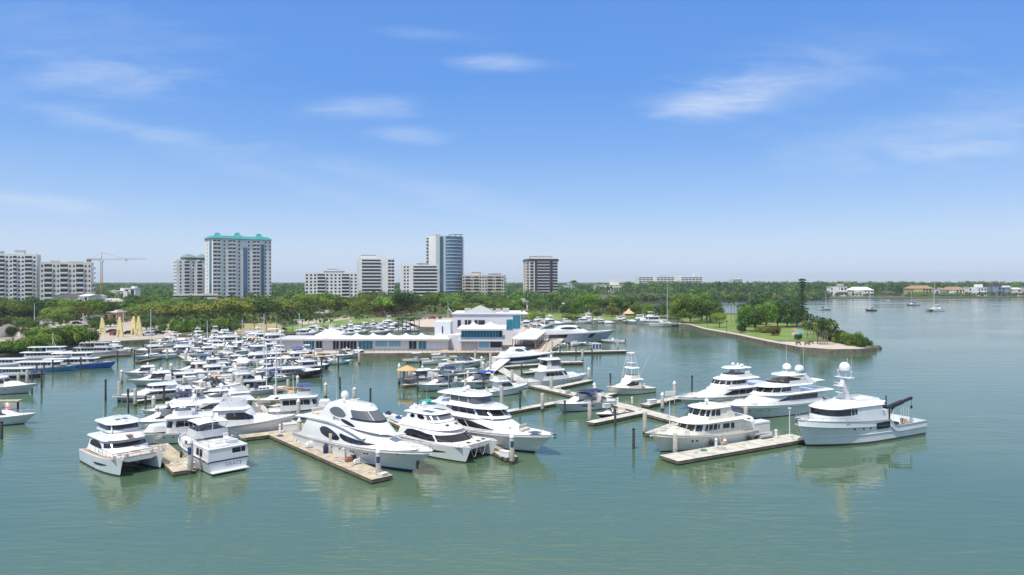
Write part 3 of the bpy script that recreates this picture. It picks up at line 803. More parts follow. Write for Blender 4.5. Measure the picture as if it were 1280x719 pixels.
def hero_cat_mid():
    r = empty('power_catamaran', label='white power catamaran with two roof solar panels moored between two big yachts', cat='catamaran', group='power catamarans')
    L, B = 15.0, 6.9
    hs, br = powercat(r, L, B, False)
    c = Tier(r, -5.4, 4.6, 3.0, 1.95, 3.7, rf=2.4, ra=.2, tum=.84, s1=.62, p=2.5, q=.45, name='main_cabin', zb=.1)
    front(c, .72, .14, .62, 1, 0, name='windscreen')
    for sd in (1, -1): patch(c, sd, [[(.12, .3, .4), (.18, .22, .72), (.3, .18, .80), (.5, .16, .74), (.62, .14, .64), (.74, .14, .62)]], GLASS)
    sl = Tier(r, -5.8, 3.0, 2.6, 3.66, 4.6, rf=2.1, ra=.6, tum=.84, s1=.6, p=2.4, q=.48, name='flybridge_front')
    for y in (-.8, .8): o = hatch(sl.o, 1.75, y, 4.28, .42, .42)
    f2 = Tier(r, -4.7, 1.2, 2.15, 4.55, 5.6, rf=1.15, ra=.3, tum=.88, s1=.66, p=2.6, q=.42, name='flybridge')
    front(f2, .70, .30, .92, 3, .01, GLASSG, name='windscreen')
    for sd in (1, -1): patch(f2, sd, [ell(.38, .66, .58, .30, tilt=-.1, n=8), ell(.12, .30, .55, .26, n=8)], GLASS)
    rf = Tier(r, -5.2, .5, 2.05, 5.58, 5.76, rf=.3, ra=.3, tum=.94, s1=.66, p=2.4, q=.42, name='hardtop', camber=.12)
    for y in (-.85, .85): hatch(rf.o, -1.5, y, 5.84, 1.9, 1.15, SOLAR)
    radome(rf.o, (-4.0, .5, 6.25), .34); radome(rf.o, (-4.3, -.7, 6.15), .24); openradar(rf.o, (-3.3, 0, 5.85), .9); antenna(rf.o, (-4.3, 1.3, 5.8), 3.2)
    for x, y in ((5.6, .9), (5.3, -.6), (5.3, 2.1)): hatch(br, x, y, 2.28, .5, .35)
    b = MB()
    for y in (-.75, .75):                          # mooring lines hanging in the tunnel
        pts = [V((L / 2 - 1.0, y + .8 * math.sin(t * PI / 2 - PI / 4), 1.9 - 1.5 * math.cos((t - .5) * PI) ** .7 if 0 < t < 1 else 1.9)) for t in [i / 8 for i in range(9)]]
        pts = [V((L / 2 - 1.05, y + (k / 8 - .5) * 1.2, .5 + 1.5 * ((k / 4 - 1) ** 2))) for k in range(9)]
        b.path(pts, .035, 5)
    b.build('mooring_bridle', mat('pale_rope', (.5, .38, .34), .8), br)
    b = MB()
    for sd in (1, -1):
        pts = [V((x, sd * 3.2, 2.75)) for x in (-1, .5, 2, 3.5, 5, 6.2)]; b.path(pts, .02, 4)
        for p_ in pts: b.tube(p_, p_ - V((0, 0, .6)), .018, n=4)
    b.build('bow_rail', STEEL, r)
    hd = ang_of(V((.76, -.64, 0))); d = V((math.cos(hd), math.sin(hd), 0)); s_ = V((-d.y, d.x, 0))
    r.scale = (1, 1, .87); r.location = P(578, 580) + s_ * (B * .42) - d * (L / 2 - 1.0); r.rotation_euler = (0, 0, hd)
    return r

# 3 --- two-storey yacht
def hero_two_storey():
    r = empty('motor_yacht', label='two storey white motor yacht with a teal cover on its upper aft deck', cat='motor yacht', group='large yachts at the dock ends')
    L, B = 24.5, 6.2
    h = Hull(r, L, B, 3.1, 2.1, rake=3.2, ts=.9, bul=.3, q=.7, boot=.25, flare=1.8, stripe=WHITE)
    z = 1.9
    c = Tier(r, -9.0, 8.2, 2.8, z, 4.2, rf=3.6, ra=.2, tum=.94, s1=.64, p=2.2, q=.55, name='main_cabin', zb=.7, zt=-.2)
    for sd in (1, -1):
        patch(c, sd, [[(.10, .42, .84), (.21, .42, .84)], [(.22, .42, .84), (.33, .42, .84)], [(.34, .42, .84), (.45, .41, .84)], [(.46, .41, .84), (.56, .38, .84)], [(.57, .38, .84), (.67, .36, .82), (.75, .33, .62), (.82, .3, .36)]], GLASS)
    ud = Tier(r, -11.8, 4.2, 2.95, 4.15, 4.32, rf=.7, s1=.62, p=2.3, q=.5, name='upper_deck')
    p = Tier(r, -5.0, 4.6, 2.3, 4.3, 5.6, rf=1.7, ra=.2, tum=.9, s1=.64, p=2.4, q=.48, name='pilothouse')
    front(p, .66, .28, .86, 4, .006, GLASS, name='windscreen'); sides(p, .12, .64, .30, .84, 3)
    rf = Tier(r, -7.5, 4.3, 2.65, 5.6, 5.78, rf=.6, s1=.55, p=2.2, q=.55, name='pilothouse_roof', camber=.12)
    f = Tier(r, -4.4, .9, 2.05, 5.78, 6.15, rf=.3, ra=0, tum=.98, s1=.7, p=3, q=.4, name='flybridge')
    e = Tier(r, -4.3, .75, 1.98, 6.14, 7.15, rf=.35, ra=0, tum=.96, s1=.74, p=3, q=.38, name='bridge_enclosure', m=GLASSG)
    for sd in (1, -1):
        b = MB()
        for s0 in (.02, .35, .7): b.tube(e.S(sd, s0, 0) * 1.0 + V((0, sd * .02, 0)), e.S(sd, s0, 1) + V((0, sd * .02, 0)), .05, n=5)
        b.build('window_frame', WHITE, e.o)
        b = MB(); b.loft([[(-7.2, sd * 2.1, 5.8), (-6.0, sd * 2.1, 5.8), (-6.0, sd * 1.95, 5.8), (-7.2, sd * 1.95, 5.8)], [(-5.4, sd * 1.95, 7.2), (-4.7, sd * 1.95, 7.2), (-4.7, sd * 1.8, 7.2), (-5.4, sd * 1.8, 7.2)]], True, True, True); b.build('radar_arch', WHITE, r)
        b = MB(); b.loft([[(-11.5, sd * 2.7, 4.3), (-2.0, sd * 2.5, 4.3), (-2.0, sd * 2.35, 4.3), (-11.5, sd * 2.55, 4.3)], [(-11.7, sd * 2.75, 4.5), (-5.2, sd * 2.5, 5.4), (-5.2, sd * 2.4, 5.4), (-11.7, sd * 2.6, 4.5)]], True, True, True); b.build('side_wing', WHITE, r)
    ht = Tier(r, -6.6, 1.1, 2.3, 7.15, 7.32, rf=.35, s1=.6, p=2.4, q=.45, name='hardtop', camber=.1)
    for x, y in ((-3.6, .9), (-3.0, -.5)): radome(ht.o, (x, y, 7.6), .36, stalk=.2)
    openradar(ht.o, (-2.2, .2, 7.4), 1.3); antenna(ht.o, (-5, 1.6, 7.3), 3.5); antenna(ht.o, (-5, -1.6, 7.3), 3.5)
    b = MB(); b.box((-10.4, -.4, 4.85), (1.6, 1.9, .7), bevel=.12); b.build('tender_cover', CANVG, r)
    b = MB(); b.box((-10.3, .6, 5.1), (1.3, .6, .9), bevel=.2); b.build('spare_cover', CANVK, r)
    b = MB()
    for sd in (1, -1):
        pts = [V((x, sd * 2.75, 5.1)) for x in (-11.7, -10.5, -9.3, -8.1)]; b.path(pts, .025, 4)
        for p_ in pts: b.tube(p_, p_ - V((0, 0, .8)), .02, n=4)
    b.build('deck_rail', STEEL, r)
    fd = Tier(r, 4.0, 9.2, 1.9, 2.2, 3.15, rf=2.2, tum=.85, s1=.3, p=2, q=.6, name='coachroof', zb=.3)
    hatch(fd.o, 5.4, 0, 3.27, 1.3, 2.6, SOLAR); hatch(h.deck, 9.2, 0, 2.95, 1.2, 1.3, SOLAR)
    seats(r, [(7.4, 0, 2.9, .7, 1.6, -1)], CUSH)
    h.rail(.5, .99, .5); anchor(h, DARK); platform(h, 1.4)
    portlights(h, (.52, .56, .66), v=.6, w=.008, hgt=.05)
    hd = ang_of(V((.765, -.645, 0))); by_bow(r, h, (668, 566), hd); r.scale.z = .9
    return r

# 4 --- aft-cabin trawler seen from its stern
def hero_trawler_stern():
    r = empty('trawler_yacht', label='white aft cabin boat showing its lettered stern and a dark stripe', cat='trawler')
    L, B = 14.0, 4.9
    h = Hull(r, L, B, 2.5, 1.65, rake=1.3, ts=.94, bul=.25, q=.7, flare=1.2, anti=ANTI, stripe=NAVY, sw=.09, boot=.12)
    z = 1.45
    a = Tier(r, -6.95, -1.2, 2.32, z, 3.1, rf=.1, ra=.12, tum=.96, s1=.96, p=4, q=.25, name='aft_cabin', camber=.06)
    for sd in (1, -1): band(a, sd, .30, .66, .30, .84, 2, .02)
    st = MB(); st.box((-7.0, 0, 1.56), (.05, 4.56, .15)); st.build('stripe', NAVY, h.o)
    b = MB()
    for yc, wd in ((-.95, 1.0), (-1.75, .46)): b.box((-6.86, yc, 2.46), (.06, wd, .88), bevel=.02)
    b.build('window', GLASS, a.o)
    m = Tier(r, -1.4, 2.9, 1.95, z, 3.55, rf=1.1, tum=.9, s1=.8, p=2.6, q=.42, name='main_cabin')
    sides(m, .08, .74, .45, .84, 3); front(m, .82, .48, .84, 3)
    fd = Tier(r, 2.4, 5.5, 1.5, 1.75, 2.45, rf=1.0, tum=.85, s1=.3, p=2, q=.6, name='coachroof', zb=.25)
    hatch(fd.o, 3.6, 0, 2.55, .6, .6); hatch(fd.o, 4.4, 0, 2.5, .4, .4)
    d = Tier(r, -6.9, 3.0, 2.3, 3.1, 3.22, rf=.6, s1=.8, p=3, q=.4, name='upper_deck', aft=1)
    fb = Tier(r, -2.2, 2.0, 1.85, 3.56, 4.5, rf=.5, ra=.1, tum=.96, s1=.7, p=2.6, q=.45, name='flybridge', open=True)
    front(fb, .74, 1.0, 1.5, 3, .01, GLASSG, name='windscreen')
    seats(fb.o, [(-.4, 0, 3.6, .6, .6, -1), (-1.6, .9, 3.6, .6, 1.2, -1)])
    bimini(fb.o, -2.6, 1.2, 1.8, 5.7, CANVW, post=1.3, name='white_top')
    b = MB()
    pts = [V((x, y, 4.05)) for x, y in ((-2.2, 2.1), (-4, 2.15), (-6.6, 2.1), (-6.7, 0), (-6.6, -2.1), (-4, -2.15), (-2.2, -2.1))]
    b.path(pts, .025, 4); b.path([p - V((0, 0, .4)) for p in pts], .015, 4)
    for p_ in pts: b.tube(p_, p_ - V((0, 0, .85)), .022, n=4)
    b.build('deck_rail', STEEL, d.o)
    seats(d.o, [(-4.6, .5, 3.22, 1.4, .9, 0), (-3.4, -1.2, 3.22, .6, .6, 1)], WHITE, 'deck_locker')
    dg = MB()
    dg.loft([[(lerp(-6.1, -3.4, t), -.9 + w * math.sin(PI * min(1, .35 + t * .66)) * .65, 3.35 + zz) for w, zz in ((-1, .35), (-.7, 0), (.7, 0), (1, .35))] for t in (0, .25, .5, .75, 1)], True, True, True); dg.build('dinghy', WHITE, d.o)
    ms = MB(); ms.tube((-2.1, 0, 4.3), (-2.4, 0, 7.2), .07, .05); ms.tube((-2.2, -.5, 6.0), (-2.2, .5, 6.0), .03); ms.build('mast', ALU, fb.o)
    radome(fb.o, (-1.9, 0, 6.1), .28, stalk=.2); antenna(fb.o, (-2.2, 1.6, 4.3), 4); antenna(fb.o, (-2.2, -1.6, 4.3), 4)
    for y in (-.25,):
        lt = text_mesh('GRACE', .62, 'lettering', mat('grey_lettering', (.2, .25, .3), .4), h.o, Matrix.Translation((-L / 2 - .02, -.55, .98)) @ Matrix.Rotation(R(-90), 4, 'Z') @ Matrix.Rotation(R(90), 4, 'X'))
    platform(h, .8, m=WHITE); h.rail(.45, .99, .7)
    fenders(h, 1, (.4, .62), CANVN)
    portlights(h, (.28, .38, .5), v=.62, w=.01, hgt=.06)
    ps = P(286, 590); hd = ang_of(V((-.70, .71, 0))); d_ = V((math.cos(hd), math.sin(hd), 0))
    r.scale = (1, 1, .92); r.location = ps + d_ * L / 2; r.rotation_euler = (0, 0, hd)
    return r

# 5 --- cream pilothouse yacht
def hero_cream():
    r = empty('pilothouse_yacht', label='cream raised pilothouse yacht with dark blue aft awning at the right hand dock', cat='motor yacht')
    L, B = 17.6, 5.1
    h = Hull(r, L, B, 2.75, 1.75, m=CREAM, rake=1.5, ts=.85, bul=.35, q=.7, flare=1.4, stripe=CREAM)
    z = 1.5
    c = Tier(r, -6.0, 3.9, 2.1, z, 3.65, rf=.9, tum=.94, s1=.76, p=2.4, q=.48, name='main_cabin', m=CREAM, zb=.35)
    for sd in (1, -1): patch(c, sd, [[(.20, .42, .78), (.27, .42, .80)], [(.30, .48, .80), (.43, .48, .80)], [(.50, .48, .8), (.53, .48, .8)], [(.55, .46, .84), (.62, .46, .84)], [(.64, .46, .84), (.71, .46, .84)], [(.73, .46, .84), (.78, .46, .84)]], GLASS)
    front(c, .80, .46, .88, 5, .008, GLASS, name='windscreen')
    rf = Tier(r, -7.2, 3.9, 2.4, 3.65, 3.8, rf=.5, s1=.7, p=2.3, q=.5, name='upper_deck', m=CREAM)
    p = Tier(r, -3.2, 1.5, 1.85, 3.8, 5.5, rf=.9, ra=.2, tum=.92, s1=.74, p=2.6, q=.42, name='pilothouse', m=CREAM)
    front(p, .78, .40, .88, 5, .01, GLASS, name='windscreen')
    for sd in (1, -1): patch(p, sd, [[(.58, .4, .88), (.74, .4, .88)], [(.34, .36, .86), (.54, .4, .86)]], GLASS)
    hd_ = Tier(r, -3.6, 1.5, 1.95, 5.5, 5.62, rf=.4, s1=.7, p=2.4, q=.5, name='hardtop', m=CREAM)
    radome(hd_.o, (-1.0, 0, 6.15), .3); openradar(hd_.o, (-.2, 0, 5.7), 1.1)
    for sd in (1, -1):
        b = MB(); b.loft([[(-4.6, sd * 1.9, 3.8), (-2.9, sd * 1.9, 3.8), (-2.9, sd * 1.8, 3.8), (-4.6, sd * 1.8, 3.8)], [(-3.5, sd * 1.8, 5.5), (-2.9, sd * 1.8, 5.5), (-2.9, sd * 1.7, 5.5), (-3.5, sd * 1.7, 5.5)]], True, True, True); b.build('side_wing', CREAM, r)
    bimini(r, -6.3, -3.9, 1.6, 5.15, mat('purple_navy_canvas', (.035, .03, .11), .8), post=1.3, name='aft_awning')
    a = Tier(r, -8.3, -5.8, 1.9, z, 2.9, rf=.1, tum=.95, s1=.95, p=4, q=.3, name='aft_cabin', m=CREAM)
    fd = Tier(r, 3.3, 6.6, 1.5, 1.9, 2.8, rf=1.2, tum=.85, s1=.3, p=2, q=.6, name='coachroof', m=CREAM, zb=.3)
    seats(r, [(6.9, 0, 2.2, .6, 1.6, 0), (4.6, 0, 2.75, .8, .8, 0)], mat('cream_cushion', (.7, .64, .5), .7))
    h.rail(.08, .99, .8, d=1.0); anchor(h); portlights(h, (.52, .55, .68, .72), v=.62, w=.011, hgt=.06)
    fenders(h, 1, (.14, .56), RUBBER, .3, .8); fenders(h, 1, (.42,), CANVW, .25, .9)
    hd, ln = two((825, 565), (935, 547)); by_bow(r, h, (825, 565), hd); r.scale.z = .94
    return r

# 6 --- steel expedition trawler with a black crane
def hero_expedition():
    r = empty('expedition_yacht', label='pale grey steel expedition yacht with white radar mast and black deck crane', cat='trawler')
    L, B = 26.0, 6.9
    class HX(Hull):
        def sheer(s, t):
            base = 2.15 + .25 * abs(t - .3)
            if t < .30: return base + .1
            u = min(1, max(0, (t - .30) / .08)); u = u * u * (3 - 2 * u)
            return base + .1 + u * (1.15 + 1.15 * max(0, t - .36) ** 1.3)
    h = HX(r, L, B, 4.3, 2.3, m=GREYH, anti=BRONZE, rake=2.0, ts=.9, tm=.5, bul=.9, q=.62, pw=2.6, flare=1.9, boot=.32, sw=.06, n=40, rub=False, deck=DECKG, wlb=.9)
    z = 2.7
    # knuckle line
    b = MB()
    for sd in (1, -1):
        b.path([V(h.pt(sd, t, 1.35 + .25 * t)) + V((0, sd * .03, 0)) for t in [i / 30 for i in range(31)]], .05, 4)
    b.build('rub_rail', GREYH, h.o)
    for sd in (1, -1):
        patch(h, sd, [[(.375, .64, .93), (.395, .60, .93), (.49, .58, .88), (.50, .62, .87)]], GLASS, parent=h.o, name='side_window', off=.07)
    portlights(h, (.55, .61, .68), v=.66, w=.008, hgt=.04)
    w = Tier(r, -3.0, 9.0, 2.6, 2.9, 5.6, rf=.3, ra=.3, tum=.96, s1=.74, p=2.6, q=.42, name='wheelhouse', m=GREYH, zb=.5)
    front(w, .62, .56, .93, 1, 0, GLASS, name='windscreen')
    for sd in (1, -1): patch(w, sd, [[(.50, .60, .91), (.545, .60, .91)], [(.555, .58, .92), (.61, .57, .93)]], GLASS)
    rf = Tier(r, -3.2, 9.0, 2.68, 5.6, 6.1, rf=1.7, ra=.2, tum=.84, s1=.73, p=2.6, q=.42, name='wheelhouse_roof', camber=.2)
    dk = Tier(r, -3.0, 4.4, 2.0, 6.15, 6.55, rf=.4, s1=.7, p=2.6, q=.5, name='flybridge', open=True)
    for x, y in ((5.9, 1.2), (6.6, .3)):
        b = MB(); b.tube((x, -y, 6.2), (x, -y, 6.7), .04); b.dome((x, -y, 6.75), .16, full=True, n=8); b.build('searchlight', DARK, rf.o)
    # mast
    b = MB()
    b.loft([[(-1.3, -.5, 5.7), (.3, -.5, 5.7), (.3, .5, 5.7), (-1.3, .5, 5.7)], [(-1.2, -.32, 9.2), (-.3, -.32, 9.2), (-.3, .32, 9.2), (-1.2, .32, 9.2)]], True, True, True)
    b.box((-.8, 0, 9.25), (1.4, 2.6, .12), bevel=.03); b.box((.7, .2, 8.1), (1.2, 1.2, .1), bevel=.03); b.box((.6, .3, 7.1), (1.1, 1.0, .1), bevel=.03)
    mo = b.build('mast', WHITE, r); mo.location = (3.4, 0, .6)
    b = MB()
    for x in (-1.3, -.3):
        for y in (-.6, .6): b.tube((x, y, 9.3), (x, y, 10.0), .035, n=4)
    for y in (-1.2, 1.2):
        b.tube((-.8, y, 9.3), (-.8, y, 10.1), .03, n=4); b.box((-.8, y, 10.2), (.2, .15, .3))
    b.tube((-1.4, 0, 10.0), (-1.4, 0, 12.2), .03, n=4); b.build('mast_frame', ALU, mo)
    radome(mo, (-.8, 0, 10.3), .85, stalk=.4); openradar(mo, (.7, .2, 8.2), 1.6); openradar(mo, (.6, .3, 7.2), 1.4)
    antenna(mo, (-.8, 1.2, 9.3), 3.4)
    # tender and aft deck
    t = MB(); rg = []
    for i in range(9):
        u = i / 8; wv = .85 * math.sin(PI * (.25 + .75 * min(1, u * 1.0)) ) ** .6 if u < 1 else .05
        x = lerp(-6.4, -2.2, u); rg.append([(x, -wv, 5.2 + .25), (x, -wv * .7, 4.75), (x, wv * .7, 4.75), (x, wv, 5.45), (x, wv * .6, 5.6), (x, -wv * .6, 5.6)])
    t.loft(rg, True, True, True); t.build('tender', CANVW, r)
    ah = Tier(r, -4.6, -2.8, 2.3, 2.0, 4.6, rf=.1, tum=.95, s1=.9, p=4, q=.3, name='aft_house', m=GREYH)
    cr = MB(); cr.lathe([(.55, 0), (.55, .5), (.42, .6), (.42, 2.3), (.6, 2.4), (.6, 3.1), (.3, 3.2)], (-9.0, 1.2, 1.6), 10)
    cr.box((-9.0, 1.2, 4.3), (1.0, .9, 1.3), bevel=.08)
    a0, a1 = V((-8.8, 1.2, 4.55)), V((-15.0, 1.2, 5.75)); d = (a1 - a0)
    for k in range(2):
        s0, s1 = (0, .62) if k == 0 else (.58, 1); hw = .28 if k == 0 else .2
        p0, p1 = a0 + d * s0, a0 + d * s1
        cr.loft([[p0 + V((0, -hw, -hw)), p0 + V((0, hw, -hw)), p0 + V((0, hw, hw)), p0 + V((0, -hw, hw))], [p1 + V((0, -hw, -hw)), p1 + V((0, hw, -hw)), p1 + V((0, hw, hw)), p1 + V((0, -hw, hw))]], True, True, True)
    cr.tube((-9.2, 1.2, 3.4), a0 + d * .4, .12); cr.tube(a1, a1 - V((0, 0, 1.3)), .03); cr.box(tuple(a1 - V((0, 0, 1.5))), (.3, .25, .5), bevel=.05)
    cr.tube((-8.7, 1.2, 4.9), (-8.7, 1.2, 6.6), .1); cr.build('deck_crane', DARK, r).location = (3.2, 0, 0)
    g = MB()
    for i in range(9):
        x = -3.9 - i * .62
        if abs(x + 5.8) > .6: g.tube((x, 2.7, 2.2), (x, 2.7, 4.9 - .1 * (i % 3)), .03, n=4)
    g.build('rod', ALU, h.o)
    seats(r, [(-8.4, .2, 1.6, 1.6, 1.4, 0), (-9.8, -1.5, 1.6, .9, .8, 0)], DARK, 'deck_gear'); seats(r, [(-10.8, .8, 1.6, .8, 1.2, 1)], TEAK, 'deck_gear')
    b = MB()
    for sd in (1, -1):                             # white bulwark stays on the foredeck
        for i in range(10):
            t0 = .60 + i * .038; p0 = V(h.pt(sd, t0, h.sheer(t0))); p0.y -= sd * .14
            b.tube(p0 - V((0, 0, .05)), p0 - V((0, sd * .45, .85)), .05, n=4)
    b.build('bulwark_stay', WHITE, h.o)
    wl = MB(); wl.box((9.6, 0, h.dz(9.6) + .35), (1.0, 1.2, .7), bevel=.1); wl.box((8.3, .9, h.dz(8.3) + .3), (.8, .6, .6), bevel=.08); wl.build('windlass', WHITE, h.o)
    b = MB()
    t0 = .72; q0 = V(h.pt(1, t0, h.sheer(t0) * .9)); b.tube(q0 + V((-.5, .03, 0)), q0 + V((.5, .0, 0)), .07, n=5); b.build('fairlead', STEEL, h.o)
    h.rail(.62, .99, .45, mid=False); anchor(h, DARK)
    hd, ln = two((1008, 558), (1151, 536.5)); by_bow(r, h, (1008, 558), hd, .89)
    return r

def hero_right_white():
    r = empty('motor_yacht', label='white motor yacht with two big round radar domes left of the grey expedition yacht', cat='motor yacht', group='large yachts at the dock ends')
    L, B = 27., 6.4
    h = Hull(r, L, B, 3.3, 2.0, m=GREYH, rake=2.9, ts=.9, bul=.4, q=.7, stripe=WHITE, sw=.12, flare=1.7)
    z = 1.8
    c = Tier(r, -10.5, 7.2, 2.7, z, 4.2, rf=3.2, tum=.92, s1=.55, p=2.2, q=.55, name='main_cabin', zb=.9)
    for sd in (1, -1): patch(c, sd, [[(lerp(.12, .60, k / 9), .44, .84), (lerp(.12, .60, (k + .95) / 9), .44, .84)] for k in range(8)] + [[(.55, .44, .84), (.60, .43, .82), (.68, .40, .55), (.72, .4, .44)]], GLASS)
    ud = Tier(r, -12.6, 4.2, 2.9, 4.18, 4.34, rf=.8, s1=.62, p=2.3, q=.5, name='upper_deck')
    p = Tier(r, -4.6, 3.6, 2.25, 4.34, 5.75, rf=1.6, tum=.9, s1=.62, p=2.3, q=.5, name='pilothouse')
    front(p, .64, .30, .86, 5, .006); sides(p, .3, .62, .30, .84, 2)
    rf = Tier(r, -7.6, 3.2, 2.5, 5.75, 5.92, rf=.6, s1=.58, p=2.2, q=.5, name='pilothouse_roof', camber=.1)
    f = Tier(r, -7.4, .4, 2.2, 5.92, 6.7, rf=.5, ra=.0, tum=.96, s1=.65, p=2.4, q=.5, name='flybridge', open=True)
    front(f, .7, .55, 1.0, 1, .0, GLASS, name='windscreen')
    seats(f.o, [(-1.6, .6, 6.0, .7, .7, -1), (-1.6, -.6, 6.0, .7, .7, -1), (-5.4, 0, 6.0, 1, 2.6, -1)], TEAK)
    for sd in (1, -1):
        b = MB(); b.loft([[(-8.6, sd * 2.3, 5.9), (-6.8, sd * 2.3, 5.9), (-6.8, sd * 2.1, 5.9), (-8.6, sd * 2.1, 5.9)], [(-6.4, sd * 1.9, 7.8), (-5.4, sd * 1.9, 7.8), (-5.4, sd * 1.7, 7.8), (-6.4, sd * 1.7, 7.8)]], True, True, True); b.build('radar_arch', WHITE, r)
        radome(r, (-5.6, sd * 1.25, 8.5), .75, stalk=.5); antenna(r, (-6, sd * 1.7, 7.8), 7, r=.03)
    ht = Tier(r, -6.6, -1.2, 2.0, 7.7, 7.86, rf=.3, s1=.6, p=2.4, q=.45, name='hardtop')
    openradar(ht.o, (-3.6, 0, 7.95), 1.4)
    bimini(r, -11.6, -8.4, 2.0, 6.3, CANVW, post=1.8, name='aft_awning')
    fd = Tier(r, 5.2, 10.2, 1.9, 2.4, 3.3, rf=2.2, tum=.85, s1=.3, p=2, q=.6, name='coachroof', zb=.4)
    portlights(h, (.66, .72, .74, .80), v=.6, w=.006, hgt=.04); h.rail(.5, .99, .5); platform(h, 1.2)
    hd = ang_of(-U); by_bow(r, h, (907, 525), hd); r.scale.z = .82; return r

def hero_right_back():
    r = empty('motor_yacht', label='white flybridge yacht with covered foredeck, behind the yacht with two round radar domes', cat='motor yacht', group='large yachts at the dock ends')
    h = k_motoryacht(r, 23.5, 6.0, m=GREYH, arch_on=True)
    for i, (x, y) in enumerate(((7.6, .8), (8.6, -.3), (6.8, -.8), (9.4, .4), (5.8, 1.1))):
        b = MB(); b.dome((x, y, h.dz(x) - .05), .75, .9, 10); b.build('covered_gear', CANVW, h.o)
    b = MB(); b.box((-3, 0, 9.0), (.5, .4, 2.6), taper=.6); b.build('mast', WHITE, r); radome(r, (-2.2, .4, 8.2), .5)
    by_bow(r, h, (862, 511), ang_of(-U)); r.scale.z = .7; return r

SPLIT[0] = True
for fn in (hero_ellipse_yacht, hero_cat_left, hero_cat_mid, hero_two_storey, hero_trawler_stern, hero_cream, hero_expedition, hero_right_white, hero_right_back): fn()
SPLIT[0] = False
# ------------------------------------------------------------------ camera, sun, sky, water
cam = bpy.data.cameras.new('camera'); co = bpy.data.objects.new('camera', cam); COL.objects.link(co)
cam.sensor_width = 36; cam.lens = 36 * F / 1280; cam.clip_end = 40000; cam.clip_start = .5
cam.shift_y = -(359.5 - HZ) / 1280
co.location = (0, 0, H); co.rotation_euler = (R(90), 0, 0); sc.camera = co

SAZ = math.atan2(-.50, -.70); SEL = R(63)             # azimuth as atan2(x, y)
sd_ = V((math.sin(SAZ) * math.cos(SEL), math.cos(SAZ) * math.cos(SEL), math.sin(SEL)))
sl = bpy.data.lights.new('sun', 'SUN'); sl.energy = 3.3; sl.angle = R(.6); sl.color = (1, .955, .88)
so = bpy.data.objects.new('sun', sl); COL.objects.link(so); so.rotation_euler = sd_.to_track_quat('Z', 'Y').to_euler()

w = bpy.data.worlds.new('World'); sc.world = w; w.use_nodes = True
N = w.node_tree.nodes; Lk = w.node_tree.links
bg = N['Background']; bg.inputs[1].default_value = .13
sky = N.new('ShaderNodeTexSky'); sky.sky_type = 'NISHITA'; sky.sun_disc = False
sky.sun_elevation = SEL; sky.sun_rotation = SAZ % (2 * PI); sky.altitude = 0; sky.air_density = 1.0; sky.dust_density = .6; sky.ozone_density = 2.2
hs = N.new('ShaderNodeHueSaturation'); hs.inputs['Saturation'].default_value = 1.25; hs.inputs['Value'].default_value = 1.1
Lk.new(sky.outputs[0], hs.inputs['Color'])
tc = N.new('ShaderNodeTexCoord'); sx = N.new('ShaderNodeSeparateXYZ'); Lk.new(tc.outputs['Generated'], sx.inputs[0])
def M(op, a, b=None, c=None):
    n = N.new('ShaderNodeMath'); n.operation = op
    for i, q in enumerate((a, b, c)):
        if q is None: continue
        if isinstance(q, (int, float)): n.inputs[i].default_value = q
        else: Lk.new(q, n.inputs[i])
    return n.outputs[0]
yy_ = M('MAXIMUM', sx.outputs[1], .02)
uu = M('DIVIDE', sx.outputs[0], yy_); vv = M('DIVIDE', sx.outputs[2], yy_)
cv = N.new('ShaderNodeCombineXYZ'); Lk.new(uu, cv.inputs[0]); Lk.new(vv, cv.inputs[1])
def skynoise(rot, scl, ns, det, dist):
    mp = N.new('ShaderNodeMapping'); mp.inputs['Rotation'].default_value = (0, 0, R(rot)); mp.inputs['Scale'].default_value = scl; Lk.new(cv.outputs[0], mp.inputs[0])
    nz = N.new('ShaderNodeTexNoise'); nz.inputs['Scale'].default_value = ns; nz.inputs['Detail'].default_value = det; nz.inputs['Distortion'].default_value = dist; Lk.new(mp.outputs[0], nz.inputs['Vector']); return nz.outputs['Fac']
n1 = skynoise(-6, (1, 4.5, 1), 9, 7, .5); n2 = skynoise(10, (1, 2.5, 1), 3.0, 5, .4)
fac = None
for (wx, wy, hw, hh, rot, st) in ((905, 124, 100, 24, -6, .62), (1010, 106, 190, 34, -9, .26), (455, 135, 75, 16, -3, .45), (620, 78, 75, 12, 2, .42), (512, 168, 55, 12, 5, .34), (90, 100, 170, 34, 3, .42), (50, 254, 130, 16, 6, .50), (110, 148, 210, 18, 13, .30), (1200, 158, 190, 50, -8, .36), (1230, 190, 130, 20, 0, .34), (530, 42, 90, 12, 5, .2), (330, 215, 260, 22, 17, .18), (560, 245, 260, 22, 14, .2), (1100, 60, 260, 40, -5, .14), (60, 40, 260, 50, 4, .16)):
    mp = N.new('ShaderNodeMapping'); mp.vector_type = 'TEXTURE'; mp.inputs['Location'].default_value = ((wx - CX) / F, (HZ - wy) / F, 0); mp.inputs['Rotation'].default_value = (0, 0, R(-rot)); mp.inputs['Scale'].default_value = (hw / F, hh / F, 1)
    Lk.new(cv.outputs[0], mp.inputs[0]); ln = N.new('ShaderNodeVectorMath'); ln.operation = 'LENGTH'; Lk.new(mp.outputs[0], ln.inputs[0])
    dd = M('ADD', ln.outputs['Value'], M('MULTIPLY', M('SUBTRACT', n1, .5), 1.5)); dd = M('ADD', dd, M('MULTIPLY', M('SUBTRACT', n2, .5), 2.2))
    mr = N.new('ShaderNodeMapRange'); mr.interpolation_type = 'SMOOTHERSTEP'; mr.inputs[1].default_value = 1.4; mr.inputs[2].default_value = -.35; mr.inputs[3].default_value = 0; mr.inputs[4].default_value = st * .85; Lk.new(dd, mr.inputs[0])
    fac = mr.outputs[0] if fac is None else M('ADD', fac, mr.outputs[0])
